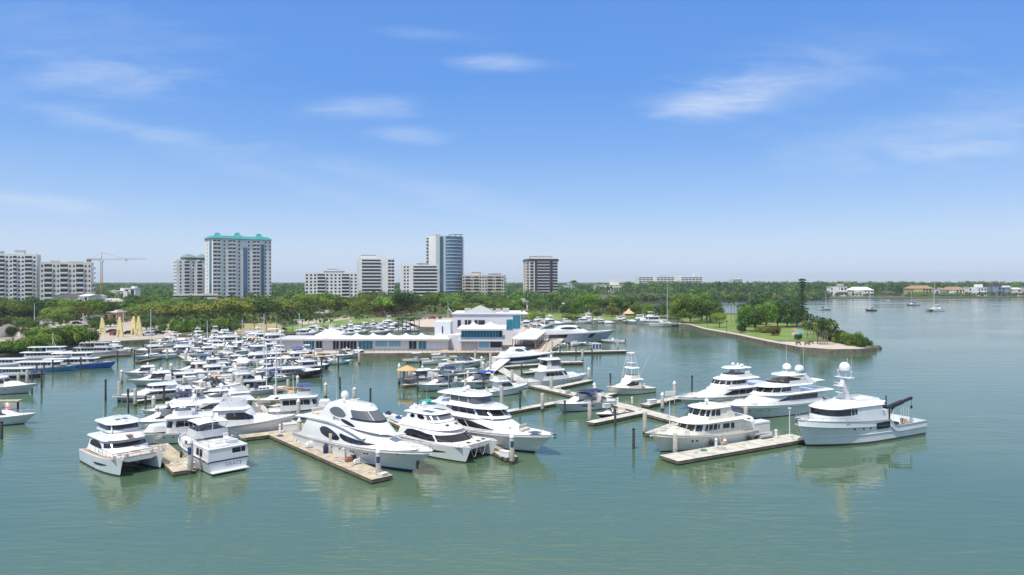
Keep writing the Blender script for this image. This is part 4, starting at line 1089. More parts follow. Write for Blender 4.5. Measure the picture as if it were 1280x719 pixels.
n3 = skynoise(-8, (1, 7, 1), 26, 6, .8); fac = M('MULTIPLY', fac, M('ADD', M('MULTIPLY', n3, 1.), .38)); fac = M('MULTIPLY', M('MINIMUM', fac, .8), M('GREATER_THAN', sx.outputs[1], .05))
fac = M('ADD', fac, M('MULTIPLY', M('SUBTRACT', n2, .35), .06))
# humid sea sky in view; whiter overhead stops added unseen for fill and reflections
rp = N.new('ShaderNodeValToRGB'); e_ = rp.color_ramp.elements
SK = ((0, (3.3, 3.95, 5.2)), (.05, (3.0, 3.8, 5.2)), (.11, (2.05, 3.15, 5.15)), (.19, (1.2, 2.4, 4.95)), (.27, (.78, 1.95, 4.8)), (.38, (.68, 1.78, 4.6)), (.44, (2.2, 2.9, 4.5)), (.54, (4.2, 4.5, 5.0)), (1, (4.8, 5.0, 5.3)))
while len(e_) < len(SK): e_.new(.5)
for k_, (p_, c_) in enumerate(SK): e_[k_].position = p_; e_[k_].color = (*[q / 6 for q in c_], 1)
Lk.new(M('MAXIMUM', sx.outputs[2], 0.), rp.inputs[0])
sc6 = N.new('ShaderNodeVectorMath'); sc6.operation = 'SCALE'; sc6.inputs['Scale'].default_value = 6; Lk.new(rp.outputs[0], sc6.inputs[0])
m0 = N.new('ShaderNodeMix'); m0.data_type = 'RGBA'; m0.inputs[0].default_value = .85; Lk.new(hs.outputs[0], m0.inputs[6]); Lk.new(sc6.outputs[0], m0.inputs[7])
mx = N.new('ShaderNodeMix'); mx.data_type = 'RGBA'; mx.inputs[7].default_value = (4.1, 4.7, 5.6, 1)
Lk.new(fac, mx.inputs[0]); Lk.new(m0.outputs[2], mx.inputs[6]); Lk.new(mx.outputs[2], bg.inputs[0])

sc.view_settings.view_transform = 'Standard'; sc.view_settings.look = 'None'; sc.view_settings.exposure = 0; sc.view_settings.gamma = 1
sc.render.engine = 'CYCLES'; sc.cycles.use_denoising = True; sc.cycles.max_bounces = 6; sc.cycles.glossy_bounces = 3; sc.cycles.transmission_bounces = 2; sc.cycles.diffuse_bounces = 2; sc.cycles.caustics_reflective = False; sc.cycles.caustics_refractive = False
sc.cycles.sample_clamp_indirect = 4

# water
wm = bpy.data.materials.new('bay_water'); wm.use_nodes = True
n_ = wm.node_tree.nodes; l_ = wm.node_tree.links; b_ = n_['Principled BSDF']
t_ = n_.new('ShaderNodeTexCoord')
def wn(scale, sclv, rot=20, det=3):
    mp = n_.new('ShaderNodeMapping'); mp.inputs['Scale'].default_value = sclv; mp.inputs['Rotation'].default_value = (0, 0, R(rot))
    l_.new(t_.outputs['Object'], mp.inputs[0])
    z = n_.new('ShaderNodeTexNoise'); z.inputs['Scale'].default_value = scale; z.inputs['Detail'].default_value = det; l_.new(mp.outputs[0], z.inputs['Vector']); return z.outputs['Fac']
col = n_.new('ShaderNodeMix'); col.data_type = 'RGBA'; col.inputs[6].default_value = (.060, .120, .064, 1); col.inputs[7].default_value = (.078, .134, .080, 1)
l_.new(wn(.02, (1, 2, 1)), col.inputs[0]); pass
def mm(op, a, b):
    q = n_.new('ShaderNodeMath'); q.operation = op
    for i, v_ in enumerate((a, b)):
        if isinstance(v_, (int, float)): q.inputs[i].default_value = v_
        else: l_.new(v_, q.inputs[i])
    return q.outputs[0]
patchy = n_.new('ShaderNodeMapRange'); patchy.inputs[1].default_value = .35; patchy.inputs[2].default_value = .65; patchy.inputs[3].default_value = .15; patchy.inputs[4].default_value = 1.2
l_.new(wn(.012, (1, 1.8, 1), 60, 4), patchy.inputs[0])
hgt = mm('ADD', mm('MULTIPLY', wn(.9, (.35, 1.3, 1), 12, 2), .5), mm('ADD', mm('MULTIPLY', wn(.25, (.4, 1.2, 1), -8, 2), .8), mm('MULTIPLY', wn(3., (.5, 1.2, 1), 25, 2), .05)))
bp = n_.new('ShaderNodeBump'); bp.inputs['Distance'].default_value = .28
l_.new(mm('MULTIPLY', patchy.outputs[0], .5), bp.inputs['Strength'])
l_.new(hgt, bp.inputs['Height'])
dif = n_.new('ShaderNodeBsdfDiffuse'); l_.new(col.outputs[2], dif.inputs['Color'])
glo = n_.new('ShaderNodeBsdfGlossy'); glo.inputs['Color'].default_value = (1, .94, .85, 1); l_.new(mm('ADD', mm('MULTIPLY', patchy.outputs[0], .12), .02), glo.inputs['Roughness']); l_.new(bp.outputs[0], glo.inputs['Normal'])
fr = n_.new('ShaderNodeFresnel'); fr.inputs['IOR'].default_value = 2.1; l_.new(bp.outputs[0], fr.inputs['Normal'])
ms = n_.new('ShaderNodeMixShader'); l_.new(fr.outputs[0], ms.inputs[0]); l_.new(dif.outputs[0], ms.inputs[1]); l_.new(glo.outputs[0], ms.inputs[2]); l_.new(ms.outputs[0], n_['Material Output'].inputs['Surface']); n_.remove(b_)
b = MB(); b.add([(-9000, -60, 0), (9000, -60, 0), (14000, 15000, 0), (-14000, 15000, 0)], [(0, 1, 2, 3)])
tag(b.build('water', wm, smooth=False), kind='structure')

hb = MB(); hb.box((0, 2200, 33), (8400, 4800, 72))
hm = bpy.data.materials.new('sea_haze'); hm.use_nodes = True; hn = hm.node_tree; hn.nodes.remove(hn.nodes['Principled BSDF'])
pv_ = hn.nodes.new('ShaderNodeVolumePrincipled'); pv_.inputs['Color'].default_value = (.80, .88, .97, 1); pv_.inputs['Density'].default_value = .00011; pv_.inputs['Anisotropy'].default_value = .2
hn.links.new(pv_.outputs[0], hn.nodes['Material Output'].inputs['Volume'])
tag(hb.build('haze', hm, smooth=False), kind='stuff')
sc.cycles.volume_bounces = 0
# ------------------------------------------------------------------ land sheets
def nmat(name, stops, scale, rough=.9, det=6, bump=0):
    """base colour from a noise ramp"""
    if name in MATS: return MATS[name]
    m = bpy.data.materials.new(name); m.use_nodes = True; n = m.node_tree.nodes; l = m.node_tree.links; b = n['Principled BSDF']
    b.inputs['Roughness'].default_value = rough
    t = n.new('ShaderNodeTexCoord'); z = n.new('ShaderNodeTexNoise'); z.inputs['Scale'].default_value = scale; z.inputs['Detail'].default_value = det
    l.new(t.outputs['Object'], z.inputs['Vector']); r = n.new('ShaderNodeValToRGB'); e = r.color_ramp.elements
    while len(e) < len(stops): e.new(.5)
    for k, (p_, c) in enumerate(stops): e[k].position = p_; e[k].color = (*c, 1)
    l.new(z.outputs['Fac'], r.inputs[0]); l.new(r.outputs[0], b.inputs['Base Color'])
    MATS[name] = m; return m
GRASS = nmat('park_grass', ((.3, (.09, .16, .028)), (.5, (.14, .22, .04)), (.7, (.22, .25, .075))), .15)
EARTH = nmat('ground_mix', ((.3, (.045, .065, .02)), (.5, (.07, .09, .03)), (.64, (.15, .13, .08)), (.75, (.07, .085, .03))), .03)
PAVE = nmat('pale_paving', ((.3, (.44, .37, .30)), (.7, (.55, .47, .39))), .5)
PINK = nmat('pinkish_paving', ((.3, (.34, .29, .24)), (.55, (.44, .38, .32)), (.7, (.40, .33, .26))), .4)
ASPH = nmat('asphalt', ((.3, (.10, .10, .10)), (.7, (.16, .155, .15))), .3)
SANDY = nmat('dry_lawn', ((.3, (.26, .22, .08)), (.6, (.36, .29, .14)), (.8, (.2, .22, .06))), .12)
SEAW = nmat('seawall_concrete', ((.3, (.10, .09, .07)), (.7, (.22, .19, .15))), .8)
CONC = nmat('dock_concrete', ((.3, (.38, .36, .32)), (.5, (.50, .48, .43)), (.7, (.60, .57, .51))), .8)
PLANK = nmat('tan_dock_boards', ((.3, (.33, .28, .21)), (.5, (.44, .38, .29)), (.7, (.54, .47, .36))), 1.2)
FASC = nmat('dark_dock_fascia', ((.3, (.10, .08, .06)), (.7, (.21, .17, .13))), 1.)
ROCK = nmat('dark_rock', ((.3, (.05, .045, .04)), (.7, (.16, .14, .12))), .6)

def ground(name, px, z, m, mside=None, depth=1.5, kind='structure', base=None, worldpts=False):
    poly = [P(x, y, z) if not worldpts else V((x, y, z)) for x, y in px]
    b = MB(); b.prism([(p.x, p.y) for p in poly], (z - depth) if base is None else base, z, 1, 0)
    return tag(b.build(name, [m, mside or m], smooth=False), kind=kind)

LZ = 1.25
def W(x, y): p = P(x, y, LZ); return (p.x, p.y)
shore = [W(-420, 475), W(-120, 452), W(0, 444), W(62, 434), W(108, 431.5), W(112, 428), W(205, 424.5), W(207, 419.5), W(340, 419.5), W(368, 417.2), W(405, 410.5), W(455, 405), W(500, 402.5), W(520, 403), W(524, 409), W(560, 411), W(606, 411), W(612, 402.5), W(650, 400.5), W(700, 401), W(800, 401.5), W(862, 406), W(880, 411.5), W(920, 418.5), W(960, 427), W(1000, 434), W(1040, 437), W(1075, 436.6), W(1096, 434.6), W(1092, 431.5), W(1072, 428), W(1052, 423), W(1030, 415), W(1004, 405), W(965, 397), W(925, 392), W(900, 391), W(860, 389), W(842, 387), W(800, 389), W(770, 388), W(765, 382), W(800, 377.6), W(890, 374.4), W(1040, 372.6), W(1130, 372.2), W(1280, 371), W(1600, 370), (14000, 9000), (14000, 14500), (-14000, 14500), (-2500, 600), (-700, 180)]
ground('land', shore, LZ, EARTH, SEAW, base=-2, worldpts=True)
def patchland(name, px, m, dz=.004): 
    return ground(name, px, LZ + dz, m, depth=.003)
patchland('car_park', [(-60, 436), (-60, 408), (60, 401), (150, 398.5), (215, 402), (215, 419), (205, 423), (150, 426), (112, 427.5), (75, 429), (20, 438)], PINK)
patchland('road', [(-60, 407), (60, 400.2), (150, 398), (300, 401), (460, 394), (700, 387), (700, 389), (460, 396.4), (300, 404), (150, 399), (60, 401.5), (-60, 409.5)], ASPH, .008)
patchland('lawn', [(286, 417.5), (300, 404), (345, 404), (360, 412), (345, 417.8)], SANDY, .006)
patchland('lawn', [(362, 415.4), (402, 409), (455, 403.6), (500, 401.2), (518, 401.5), (518, 398), (470, 397), (420, 399), (350, 410)], GRASS, .006)
patchland('lawn', [(378, 406), (420, 401), (452, 396.8), (400, 394), (365, 399)], PINK, .010)
patchland('lawn', [(660, 399.5), (700, 400), (798, 400.4), (798, 394), (660, 391.5)], GRASS, .006)
patchland('yard', [(505, 401), (526, 408.5), (604, 409.5), (604, 398), (520, 397)], PAVE, .006)
patchland('lawn', [(880, 409.5), (920, 416.2), (958, 424), (980, 426), (1010, 425), (1040, 424), (1026, 416), (1000, 407), (960, 399), (920, 394), (860, 391), (846, 395), (860, 404.5)], GRASS, .006)
patchland('footpath', [(845, 403.5), (862, 405.8), (880, 411.2), (920, 418.2), (960, 426.7), (1000, 433.6), (1040, 436.5), (1074, 436), (1090, 434), (1070, 429.5), (1045, 428.0), (1020, 427.2), (975, 427.3), (958, 424.2), (920, 416.4), (880, 409.6), (862, 404.6)], PAVE, .012)
# rocks round the tip
rnd = random.Random(5)
for i in range(14):
    t = i / 13; c = P(lerp(1074, 1100, t), lerp(437.2, 434.4, t) , .3); c.y += rnd.uniform(-.5, .5)
    b = MB(); r0 = rnd.uniform(.7, 1.3)
    rings = []
    for k in range(5):
        a = R(lerp(-40, 85, k / 4)); rings.append([(c.x + r0 * math.cos(a) * math.cos(q * PI / 4) * rnd.uniform(.75, 1.15), c.y + r0 * math.cos(a) * math.sin(q * PI / 4) * rnd.uniform(.75, 1.15), .2 + r0 * .8 * math.sin(a)) for q in range(8)])
    b.loft(rings, True, True, True)
    o = tag(b.build('boulder', ROCK, smooth=True, ang=25), 'dark boulder in the water round the tip of the park point', 'boulder', 'boulders at the tip of the point')
# the spit under the restaurant
sp = [(335, 441.5), (420, 441.8), (560, 441), (640, 440.5), (678, 440.5), (686, 424), (662, 411), (640, 404), (606, 404), (560, 409), (545, 420), (345, 426)]
ground('quay', sp, 1.35, PAVE, SEAW, base=-2)
patchland('spit_lawn', [(606, 404.5), (640, 405), (655, 409), (615, 409)], GRASS, .11)
# ------------------------------------------------------------------ floating docks and mooring piles
DZ = .52
def seg(root, a, c, wd, name='walkway', m=CONC, z=DZ, ext=0.):
    a = P(*a, z) if len(a) == 2 else V(a); c = P(*c, z) if len(c) == 2 else V(c)
    d = (c - a); ln = d.length + ext; rz = math.atan2(d.y, d.x); mid = (a + c) / 2
    b = MB(); b.box((mid.x, mid.y, z - .19), (ln, wd, .38), rz, 1); b.box((mid.x, mid.y, z + .012), (ln + .04, wd + .06, .03), rz, 0)
    # joints between the deck slabs: thin dark gaps
    n = int(ln / 3.0); dn = d.normalized()
    for i in range(1, n):
        p_ = a + dn * (ln * i / n); b.box((p_.x, p_.y, z + .0285), (.07, wd - .05, .006), rz, 1)
    b.box((mid.x, mid.y, z - .5), (ln * .98, wd * .8, .5), rz, 2)
    o = b.build(name, [m, FASC, RUBBER], root, smooth=False)
    return o
def dock(label, m, segs, z=DZ):
    r = empty('floating_dock', label=label, cat='dock', group='floating docks')
    for k, (a, c, w_, nm) in enumerate(segs): seg(r, a, c, w_, nm, m, z + .004 * k)
    return r
dock('long tan floating dock running out beside the yacht with oval windows', PLANK, [((345, 541), (478, 597), 2.6, 'walkway'), ((300, 546), (352, 540), 2.2, 'finger'), ((372, 545), (372, 530), 3.2, 'walkway'), ((372, 531), (316, 512), 1.8, 'finger')])
dock('short tan floating dock between the teak decked catamaran and the lettered aft cabin boat', PLANK, [((232, 588), (196, 556), 2.6, 'walkway')])
dock('tan floating dock end with a white box, in front of the two storey yacht', PLANK, [((640, 572), (603, 553), 1.7, 'finger')])
dock('grey floating dock with jet skis between the oval window yacht and the solar panel catamaran', CONC, [((522, 537), (478, 519), 2.2, 'finger')])
# right-hand dock: a spine down from the restaurant with fingers on both sides
dock('long pale spine dock with many fingers in front of the restaurant', CONC, [
    ((620, 458), (658, 480), 2.6, 'walkway'), ((656, 479), (775, 506), 2.6, 'walkway'), ((775, 506), (858, 528), 2.6, 'walkway'),
    ((628, 515), (712, 500), 1.6, 'finger'), ((738, 528), (812, 513), 1.6, 'finger'), ((806, 506), (872, 491), 1.8, 'finger'),
    ((812, 542), (846, 529), 1.5, 'finger'), ((690, 485), (738, 475), 1.6, 'finger'), ((735, 499), (768, 491), 1.5, 'finger'),
    ((618, 459), (720, 452), 1.8, 'finger'), ((655, 466), (690, 462), 1.4, 'finger'), ((560, 476), (504, 481), 1.6, 'finger'), ((545, 470), (620, 463), 1.5, 'finger')])
dock('pale floating dock across the front of the cream yacht and the white yacht', CONC, [((836, 573), (1000, 545.5), 3.2, 'walkway')])
dock('fuel dock with blue pumps beyond the dark windowed sport yacht', CONC, [((654, 441), (782, 438), 2.8, 'walkway'), ((684, 453), (728, 452), 2.4, 'finger')], z=.7)
dock('tan planked pier beside the white pavilion tent', PLANK, [((672, 442), (700, 423), 4.2, 'walkway')], z=1.1)
# left basin
dock('grey main dock among the packed boats left of the oval window yacht', CONC, [
    ((350, 540), (318, 505), 2.4, 'walkway'), ((318, 505), (262, 464), 2.4, 'walkway'), ((262, 464), (228, 444), 2.4, 'walkway'),
    ((190, 508), (300, 497), 1.6, 'finger'), ((170, 501), (270, 488), 1.4, 'finger'), ((340, 508), (372, 502), 1.6, 'finger'), ((318, 486), (340, 482), 1.6, 'finger'),
    ((196, 541), (262, 533), 1.6, 'finger'), ((300, 475), (400, 468), 1.4, 'finger'), ((252, 463), (180, 469), 1.4, 'finger'), ((288, 466), (350, 459), 1.4, 'finger'), ((240, 455), (372, 450), 1.4, 'finger')])
dock('weathered dock behind the blue hulled tour boats', FASC, [((0, 462), (160, 441), 2.5, 'walkway'), ((110, 445), (180, 442), 2.2, 'finger'), ((172, 452), (228, 441), 1.5, 'finger')])
dock('far grey dock below the yellow sculptures', CONC, [((180, 436), (345, 434), 2.4, 'walkway'), ((215, 424), (345, 425), 2.2, 'walkway'), ((230, 436), (240, 425), 2.0, 'walkway')])
# white gangway from the quay down to the spine
g = empty('gangway', label='white railed gangway sloping down from the restaurant quay to the spine dock', cat='gangway')
a, c = P(640, 442, 1.5), P(608, 466, .75)
d = c - a; n = V((-d.y, d.x, 0)).normalized() * 1.5
b = MB(); b.add([a - n, a + n, c + n, c - n, a - n - V((0, 0, .2)), a + n - V((0, 0, .2)), c + n - V((0, 0, .2)), c - n - V((0, 0, .2))], [(3, 2, 1, 0), (4, 5, 6, 7), (0, 1, 5, 4), (1, 2, 6, 5), (2, 3, 7, 6), (3, 0, 4, 7)])
b.build('ramp_deck', CANVW, g, smooth=False)
for s_ in (-1, 1):
    b = MB(); pts = [a + d * (i / 10) + n * s_ + V((0, 0, 1.05)) for i in range(11)]; b.path(pts, .05, 4); b.path([p - V((0, 0, .5)) for p in pts], .035, 4)
    for p_ in pts: b.tube(p_, p_ - V((0, 0, 1.05)), .04, n=4)
    b.build('handrail', ALU, g)

PILE = nmat('weathered_concrete_pile', ((.3, (.34, .31, .27)), (.7, (.50, .47, .42))), 1.5)
TIMB = nmat('dark_timber_pile', ((.3, (.035, .04, .045)), (.7, (.09, .085, .08))), 2.)
ALG = mat('wet_algae_band', (.04, .045, .03), .5)
SIGNB = mat('blue_sign', (.02, .05, .18), .4)
def mk_pile(kind):
    r = empty('mooring_pile')
    b = MB()
    if kind == 'cap' or kind == 'flat':
        b.lathe([(.30, -1.5), (.30, .45)], n=12, mi=1); b.lathe([(.30, .45), (.30, 3.25), (.27, 3.3)], n=12, mi=0); b.build('shaft', [PILE, ALG], r)
        if kind == 'cap': c = MB(); c.lathe([(.34, 3.28), (.35, 3.42), (.05, 3.95), (.01, 3.97)], n=12); c.build('cap', WHITE, r)
    else:
        b.lathe([(.19, -1.5), (.19, .5)], n=9, mi=1); b.lathe([(.19, .5), (.17, 3.4), (.13, 3.45)], n=9); b.build('shaft', [TIMB, ALG], r)
        c = MB(); c.lathe([(.185, 3.2), (.19, 3.4), (.1, 3.5)], n=9); c.build('cap', RUBBER, r)
    return r
protoP = {}
def pile(x, y, kind, h=None, where='', sign=False, yt=None):
    base = P(x, y, 0 if not h else h)
    if kind not in protoP: o = protoP[kind] = mk_pile(kind)
    else: o = copy_tree(protoP[kind])
    if len(o.keys()) and 'sign' in [c.name for c in o.children]: pass
    o.location = (base.x, base.y, 0); top = 3.97 if kind == 'cap' else 3.4
    if yt is not None:
        zt = H - (yt - HZ) * base.y / F; o.scale = (1, 1, max(.6, min(1.45, zt / top)))
    desc = {'cap': 'round concrete mooring pile with a white cone cap', 'flat': 'plain round concrete mooring pile', 'dark': 'thin dark timber mooring pile'}[kind]
    tag(o, desc + ' ' + where, 'mooring pile', 'mooring piles ' + where)
    if sign:
        b = MB()
        for k in range(9):
            a = R(-128 + k * 9.5)
            b.v.append((.325 * math.cos(a), .325 * math.sin(a), 2.15)); b.v.append((.325 * math.cos(a), .325 * math.sin(a), 2.9))
        for k in range(8): b.f.append([2 * k, 2 * k + 2, 2 * k + 3, 2 * k + 1]); b.m.append(0)
        b.build('blue_sign', SIGNB, o)
    return o
# one of a kind first
for k_ in ('cap', 'flat', 'dark'):
    pass
piles_near_right = [(844, 569, 'flat', 541), (895, 555, 'flat', 531), (940, 549, 'cap', 521), (932, 527, 'flat', 508), (918, 524, 'cap', 509), (806, 543, 'flat', 514), (828, 513, 'cap', 490), (843, 498, 'cap', 476)]
piles_spine = [(737, 528, 'flat', 502), (743, 498, 'cap', 478), (736, 476, 'cap', 459), (627, 516, 'flat', 482), (678, 514, 'flat', 491), (689, 489, 'flat', 470), (640, 481, 'flat', 462), (541, 484, 'flat', 467), (582, 489, 'flat', 474), (604, 470, 'cap', 452), (613, 466, 'flat', 440), (602, 462, 'cap', 445), (594, 455, 'flat', 437), (585, 482, 'cap', 463), (499, 480, 'cap', 454), (505, 481, 'flat', 461), (689, 453, 'cap', 437), (728, 452, 'flat', 436), (772, 438, 'flat', 423), (690, 440, 'flat', 425), (512, 478, 'flat', 458)]
piles_dark_right = [(769, 533, 'dark', 512), (792, 561, 'dark', 536), (763, 483, 'dark', 467), (865, 494, 'dark', 470), (706, 518, 'dark', 501), (650, 515, 'dark', 489), (522, 490, 'dark', 469), (561, 490, 'dark', 477), (740, 455, 'dark', 436), (652, 470, 'dark', 456), (604, 486, 'dark', 478), (720, 446, 'dark', 432), (700, 444, 'dark', 431)]
piles_left = [(374, 553, 'cap', 522), (373, 525, 'cap', 498), (414, 572, 'flat', 541), (518, 531, 'cap', 504), (192, 518, 'cap', 494), (196, 530, 'cap', 507), (152, 478, 'cap', 462), (149, 502, 'flat', 476), (169, 508, 'flat', 485), (310, 505, 'flat', 480), (302, 492, 'flat', 470), (407, 497, 'cap', 478), (372, 487, 'cap', 469), (443, 500, 'cap', 484), (392, 452, 'cap', 437), (366, 467, 'flat', 451), (418, 455, 'flat', 442), (449, 455, 'cap', 437), (276, 497, 'flat', 479), (240, 460, 'cap', 447), (285, 455, 'cap', 440), (336, 456, 'cap', 441)]
piles_left += [(x_, y_, 'flat' if i_ % 3 else 'cap', y_ - h_) for i_, (x_, y_, h_) in enumerate(((222, 502, 20), (252, 497, 20), (230, 486, 18), (262, 484, 18), (290, 486, 18), (318, 480, 17), (214, 470, 16), (246, 470, 16), (272, 468, 16), (298, 466, 16), (322, 464, 16), (348, 466, 16), (232, 453, 14), (262, 452, 14), (312, 450, 14), (196, 440, 12), (224, 437, 12), (252, 436, 12), (280, 436, 12), (308, 436, 12), (330, 436, 12), (222, 428, 10), (246, 428, 10), (270, 428, 10), (296, 428, 10), (322, 428, 10), (258, 521, 24), (246, 529, 25), (344, 500, 20), (360, 493, 19)))]
piles_dark_left = [(132, 502, 'dark', 475), (160, 516, 'dark', 487), (182, 517, 'dark', 495), (205, 506, 'dark', 485), (402, 468, 'dark', 447), (423, 462, 'dark', 445), (340, 470, 'dark', 452), (328, 489, 'dark', 466), (463, 507, 'dark', 486), (425, 487, 'dark', 472)]
piles_tour = [(34, 483, 'flat', 462), (40, 488, 'dark', 468), (46, 470, 'dark', 456), (52, 485, 'dark', 462), (55, 468, 'dark', 453), (66, 466, 'dark', 450), (101, 463, 'dark', 447), (147, 453, 'dark', 439), (168, 452, 'dark', 438), (186, 450, 'dark', 436), (209, 450, 'flat', 436), (23, 480, 'flat', 466), (85, 462, 'dark', 449), (2, 549, 'dark', 527)]
for lst, wh in ((piles_near_right, 'along the dock beside the cream yacht'), (piles_spine, 'among boats by the restaurant'), (piles_dark_right, 'in open water right of centre'), (piles_left, 'among the packed left boats'), (piles_dark_left, 'beside the packed boats left of centre'), (piles_tour, 'by the blue hulled tour boats')):
    for x, y, k, yt in lst: pile(x, y, k, None, wh, yt=yt)
for x, y, yt, wh in ((238, 587, 546, 'with blue sign ending the short tan dock'), (473, 594, 559, 'with blue sign ending the longest tan dock'), (640, 575, 540, 'with blue sign before the two storey yacht')):
    o = pile(x, y, 'cap', DZ, wh, True, yt); o['label'] = 'white capped concrete pile ' + wh; o['group'] = 'piles with blue signs'
# things on the docks
def dockbox(x, y, label, m=WHITE, d=(1.3, .7, .75), rz=0.):
    p = P(x, y, DZ + .03); r = empty('dock_box', p, rz, label, 'dock box', 'storage boxes on the docks')
    b = MB(); b.box((0, 0, d[2] * .42), (d[0], d[1], d[2] * .84), bevel=.05); b.build('box', m, r)
    b = MB(); b.box((0, 0, d[2] * .92), (d[0] + .06, d[1] + .06, d[2] * .16), bevel=.05); b.build('lid', m, r)
    return r
dockbox(236, 583, 'low white dock box at the end of the short tan dock', d=(1.4, .9, .5), rz=-.8)
dockbox(632, 571, 'white dock box at the tan dock end before the two storey yacht', rz=-.5)
dockbox(478, 594, 'small white dock step beside the signed pile on the longest tan dock', d=(.9, .9, .3), rz=-.6)
dockbox(364, 538, 'large white dock box at the corner of the longest tan dock', d=(2.2, 1.2, 1.1), rz=.5)
dockbox(357, 533, 'second white dock box behind the corner of the longest tan dock', d=(1.4, .9, .9), rz=.5)
dockbox(947, 543, 'tall white utility box behind the cream yacht on its dock', d=(3.2, 1.6, 1.9), rz=.5)
dockbox(758, 510, 'white dock box where the spine dock meets its fingers', rz=.5)
dockbox(815, 505, 'pale dock box on the finger right of the spine dock', d=(1.6, .8, .8), rz=.5)
for x, y, wh in ((970, 548, 'near the bow of the grey expedition yacht'), (895, 560, 'beside the hull of the cream yacht'), (772, 506, 'at the bend of the spine dock'), (790, 505, 'on the spine dock past the bend'), (430, 572, 'on the longest tan dock'), (700, 490, 'on the spine dock by the blue and white yacht'), (350, 541, 'at the corner of the longest tan dock')):
    p = P(x, y, DZ + .03); r = empty('power_pedestal', p, 0, 'small white power pedestal ' + wh, 'pedestal', 'power pedestals on the docks')
    b = MB(); b.box((0, 0, .5), (.3, .3, 1.0), bevel=.04, taper=.85); b.build('post', WHITE, r); b = MB(); b.lathe([(.2, 1.0), (.2, 1.1), (.12, 1.22), (.02, 1.25)], n=8); b.build('lamp_cap', ALU, r)
for x, y, wh in ((987, 543, 'at the end of the pale dock beside the grey expedition yacht'), (837, 530, 'on the spine dock near the cream yacht'), (347, 537, 'at the corner of the longest tan dock')):
    p = P(x, y, DZ); r = empty('light_pole', p, 0, 'thin white light pole ' + wh, 'light pole', 'light poles on the docks')
    b = MB(); b.tube((0, 0, 0), (0, 0, 3.6), .07, .05, 6); b.build('pole', ALU, r); b = MB(); b.box((0, 0, 3.66), (.4, .25, .14), bevel=.03); b.build('lamp_head', ALU, r)
sg = empty('dock_sign', P(838, 504, DZ), 0, 'blank white sign board on the finger right of the spine dock', 'sign')
b = MB(); b.box((0, 0, 1.7), (2.0, .08, .9), .3, bevel=.02); b.build('board', WHITE, sg)
b = MB(); b.tube((-.8, -.24, 0), (-.8, -.24, 1.3), .05); b.build('leg', ALU, sg); b = MB(); b.tube((.8, .24, 0), (.8, .24, 1.3), .05); b.build('leg', ALU, sg)
for i, (x, y, col_) in enumerate(((488, 523, 'navy'), (495, 526, 'white'), (501, 528.5, 'blue'), (508, 531, 'grey'))):
    p = P(x, y, DZ); r = empty('jet_ski', p, R(150), f'{col_} jet ski parked on the dock behind the oval window yacht', 'jet ski', 'jet skis on the dock')
    m_ = {'navy': CANVN, 'white': WHITE, 'blue': CANVB, 'grey': GREYC}[col_]
    b = MB(); b.loft([[(lerp(-1.4, 1.5, t), -w_, .15 + .1 * t), (lerp(-1.4, 1.5, t), w_, .15 + .1 * t), (lerp(-1.4, 1.5, t), w_ * .9, .5 + .15 * t), (lerp(-1.4, 1.5, t), -w_ * .9, .5 + .15 * t)] for t, w_ in ((0, .5), (.3, .56), (.6, .52), (.85, .3), (1, .06))], True, True, True); b.build('hull', WHITE, r)
    b = MB(); b.box((-.5, 0, .72), (1.4, .42, .4), bevel=.12); b.build('seat', m_, r)
    b = MB(); b.box((.5, 0, .82), (.9, .55, .45), bevel=.15, taper=.7); b.tube((.3, -.4, 1.1), (.3, .4, 1.1), .04); b.build('handlebar', m_, r)
for i, x in enumerate((742, 746, 750)):
    p = P(x, 437.5, .75); r = empty('fuel_pump', p, 0, ('left', 'middle', 'right')[i] + ' blue and white fuel pump in the row on the fuel dock', 'fuel pump', 'fuel pumps')
    b = MB(); b.box((0, 0, 1.0), (.8, .6, 2.0), bevel=.05); b.build('cabinet', WHITE, r); b = MB(); b.box((0, -.31, 1.1), (.62, .05, 1.5)); b.build('front_panel', SIGNB, r)

# mooring lines and cleats on the near docks
ROPE = mat('pale_rope_line', (.55, .52, .45), .8)
def line(a, za, c, lb):
    p0, p1 = P(*a, za), P(*c, DZ + .1); b = MB(); pts = [p0.lerp(p1, i / 8) - V((0, 0, .5 * math.sin(PI * i / 8))) for i in range(9)]; b.path(pts, .03, 5)
    tag(b.build('mooring_line', ROPE), 'pale mooring line ' + lb, 'mooring line', 'mooring lines to the docks')
for a, za, c, lb in (((452, 563), 1.6, (441, 582), 'from the oval window yacht to the longest tan dock'), ((408, 548), 1.5, (398, 563), 'from the stern quarter of the oval window yacht'), ((250, 581), 1.4, (237, 585), 'from the lettered aft cabin boat to its dock'), ((200, 575), 1.8, (222, 577), 'from the teak decked catamaran to the short tan dock'), ((612, 556), 1.9, (632, 570), 'from the solar panel catamaran to the dock end'), ((900, 548), 1.7, (905, 560), 'from the cream yacht to the pale dock'), ((1006, 545), 2.6, (990, 547), 'from the bow of the grey expedition yacht')): line(a, za, c, lb)
for i, (x, y) in enumerate(((398, 564), (420, 573), (441, 583), (462, 592), (222, 578), (905, 561), (930, 557), (965, 551), (990, 547), (870, 567), (700, 491), (740, 499), (800, 513), (835, 522))):
    p = P(x, y, DZ + .03); b = MB(); b.box((0, 0, .06), (.12, .08, .12)); b.box((0, 0, .14), (.5, .08, .06), bevel=.02); o = b.build('cleat', STEEL, None, loc=p); tag(o, 'small metal mooring cleat on ' + ('the longest tan dock' if i < 4 else 'the short tan dock' if i < 5 else 'the pale dock by the cream yacht' if i < 10 else 'the spine dock'), 'cleat', 'cleats on the docks')
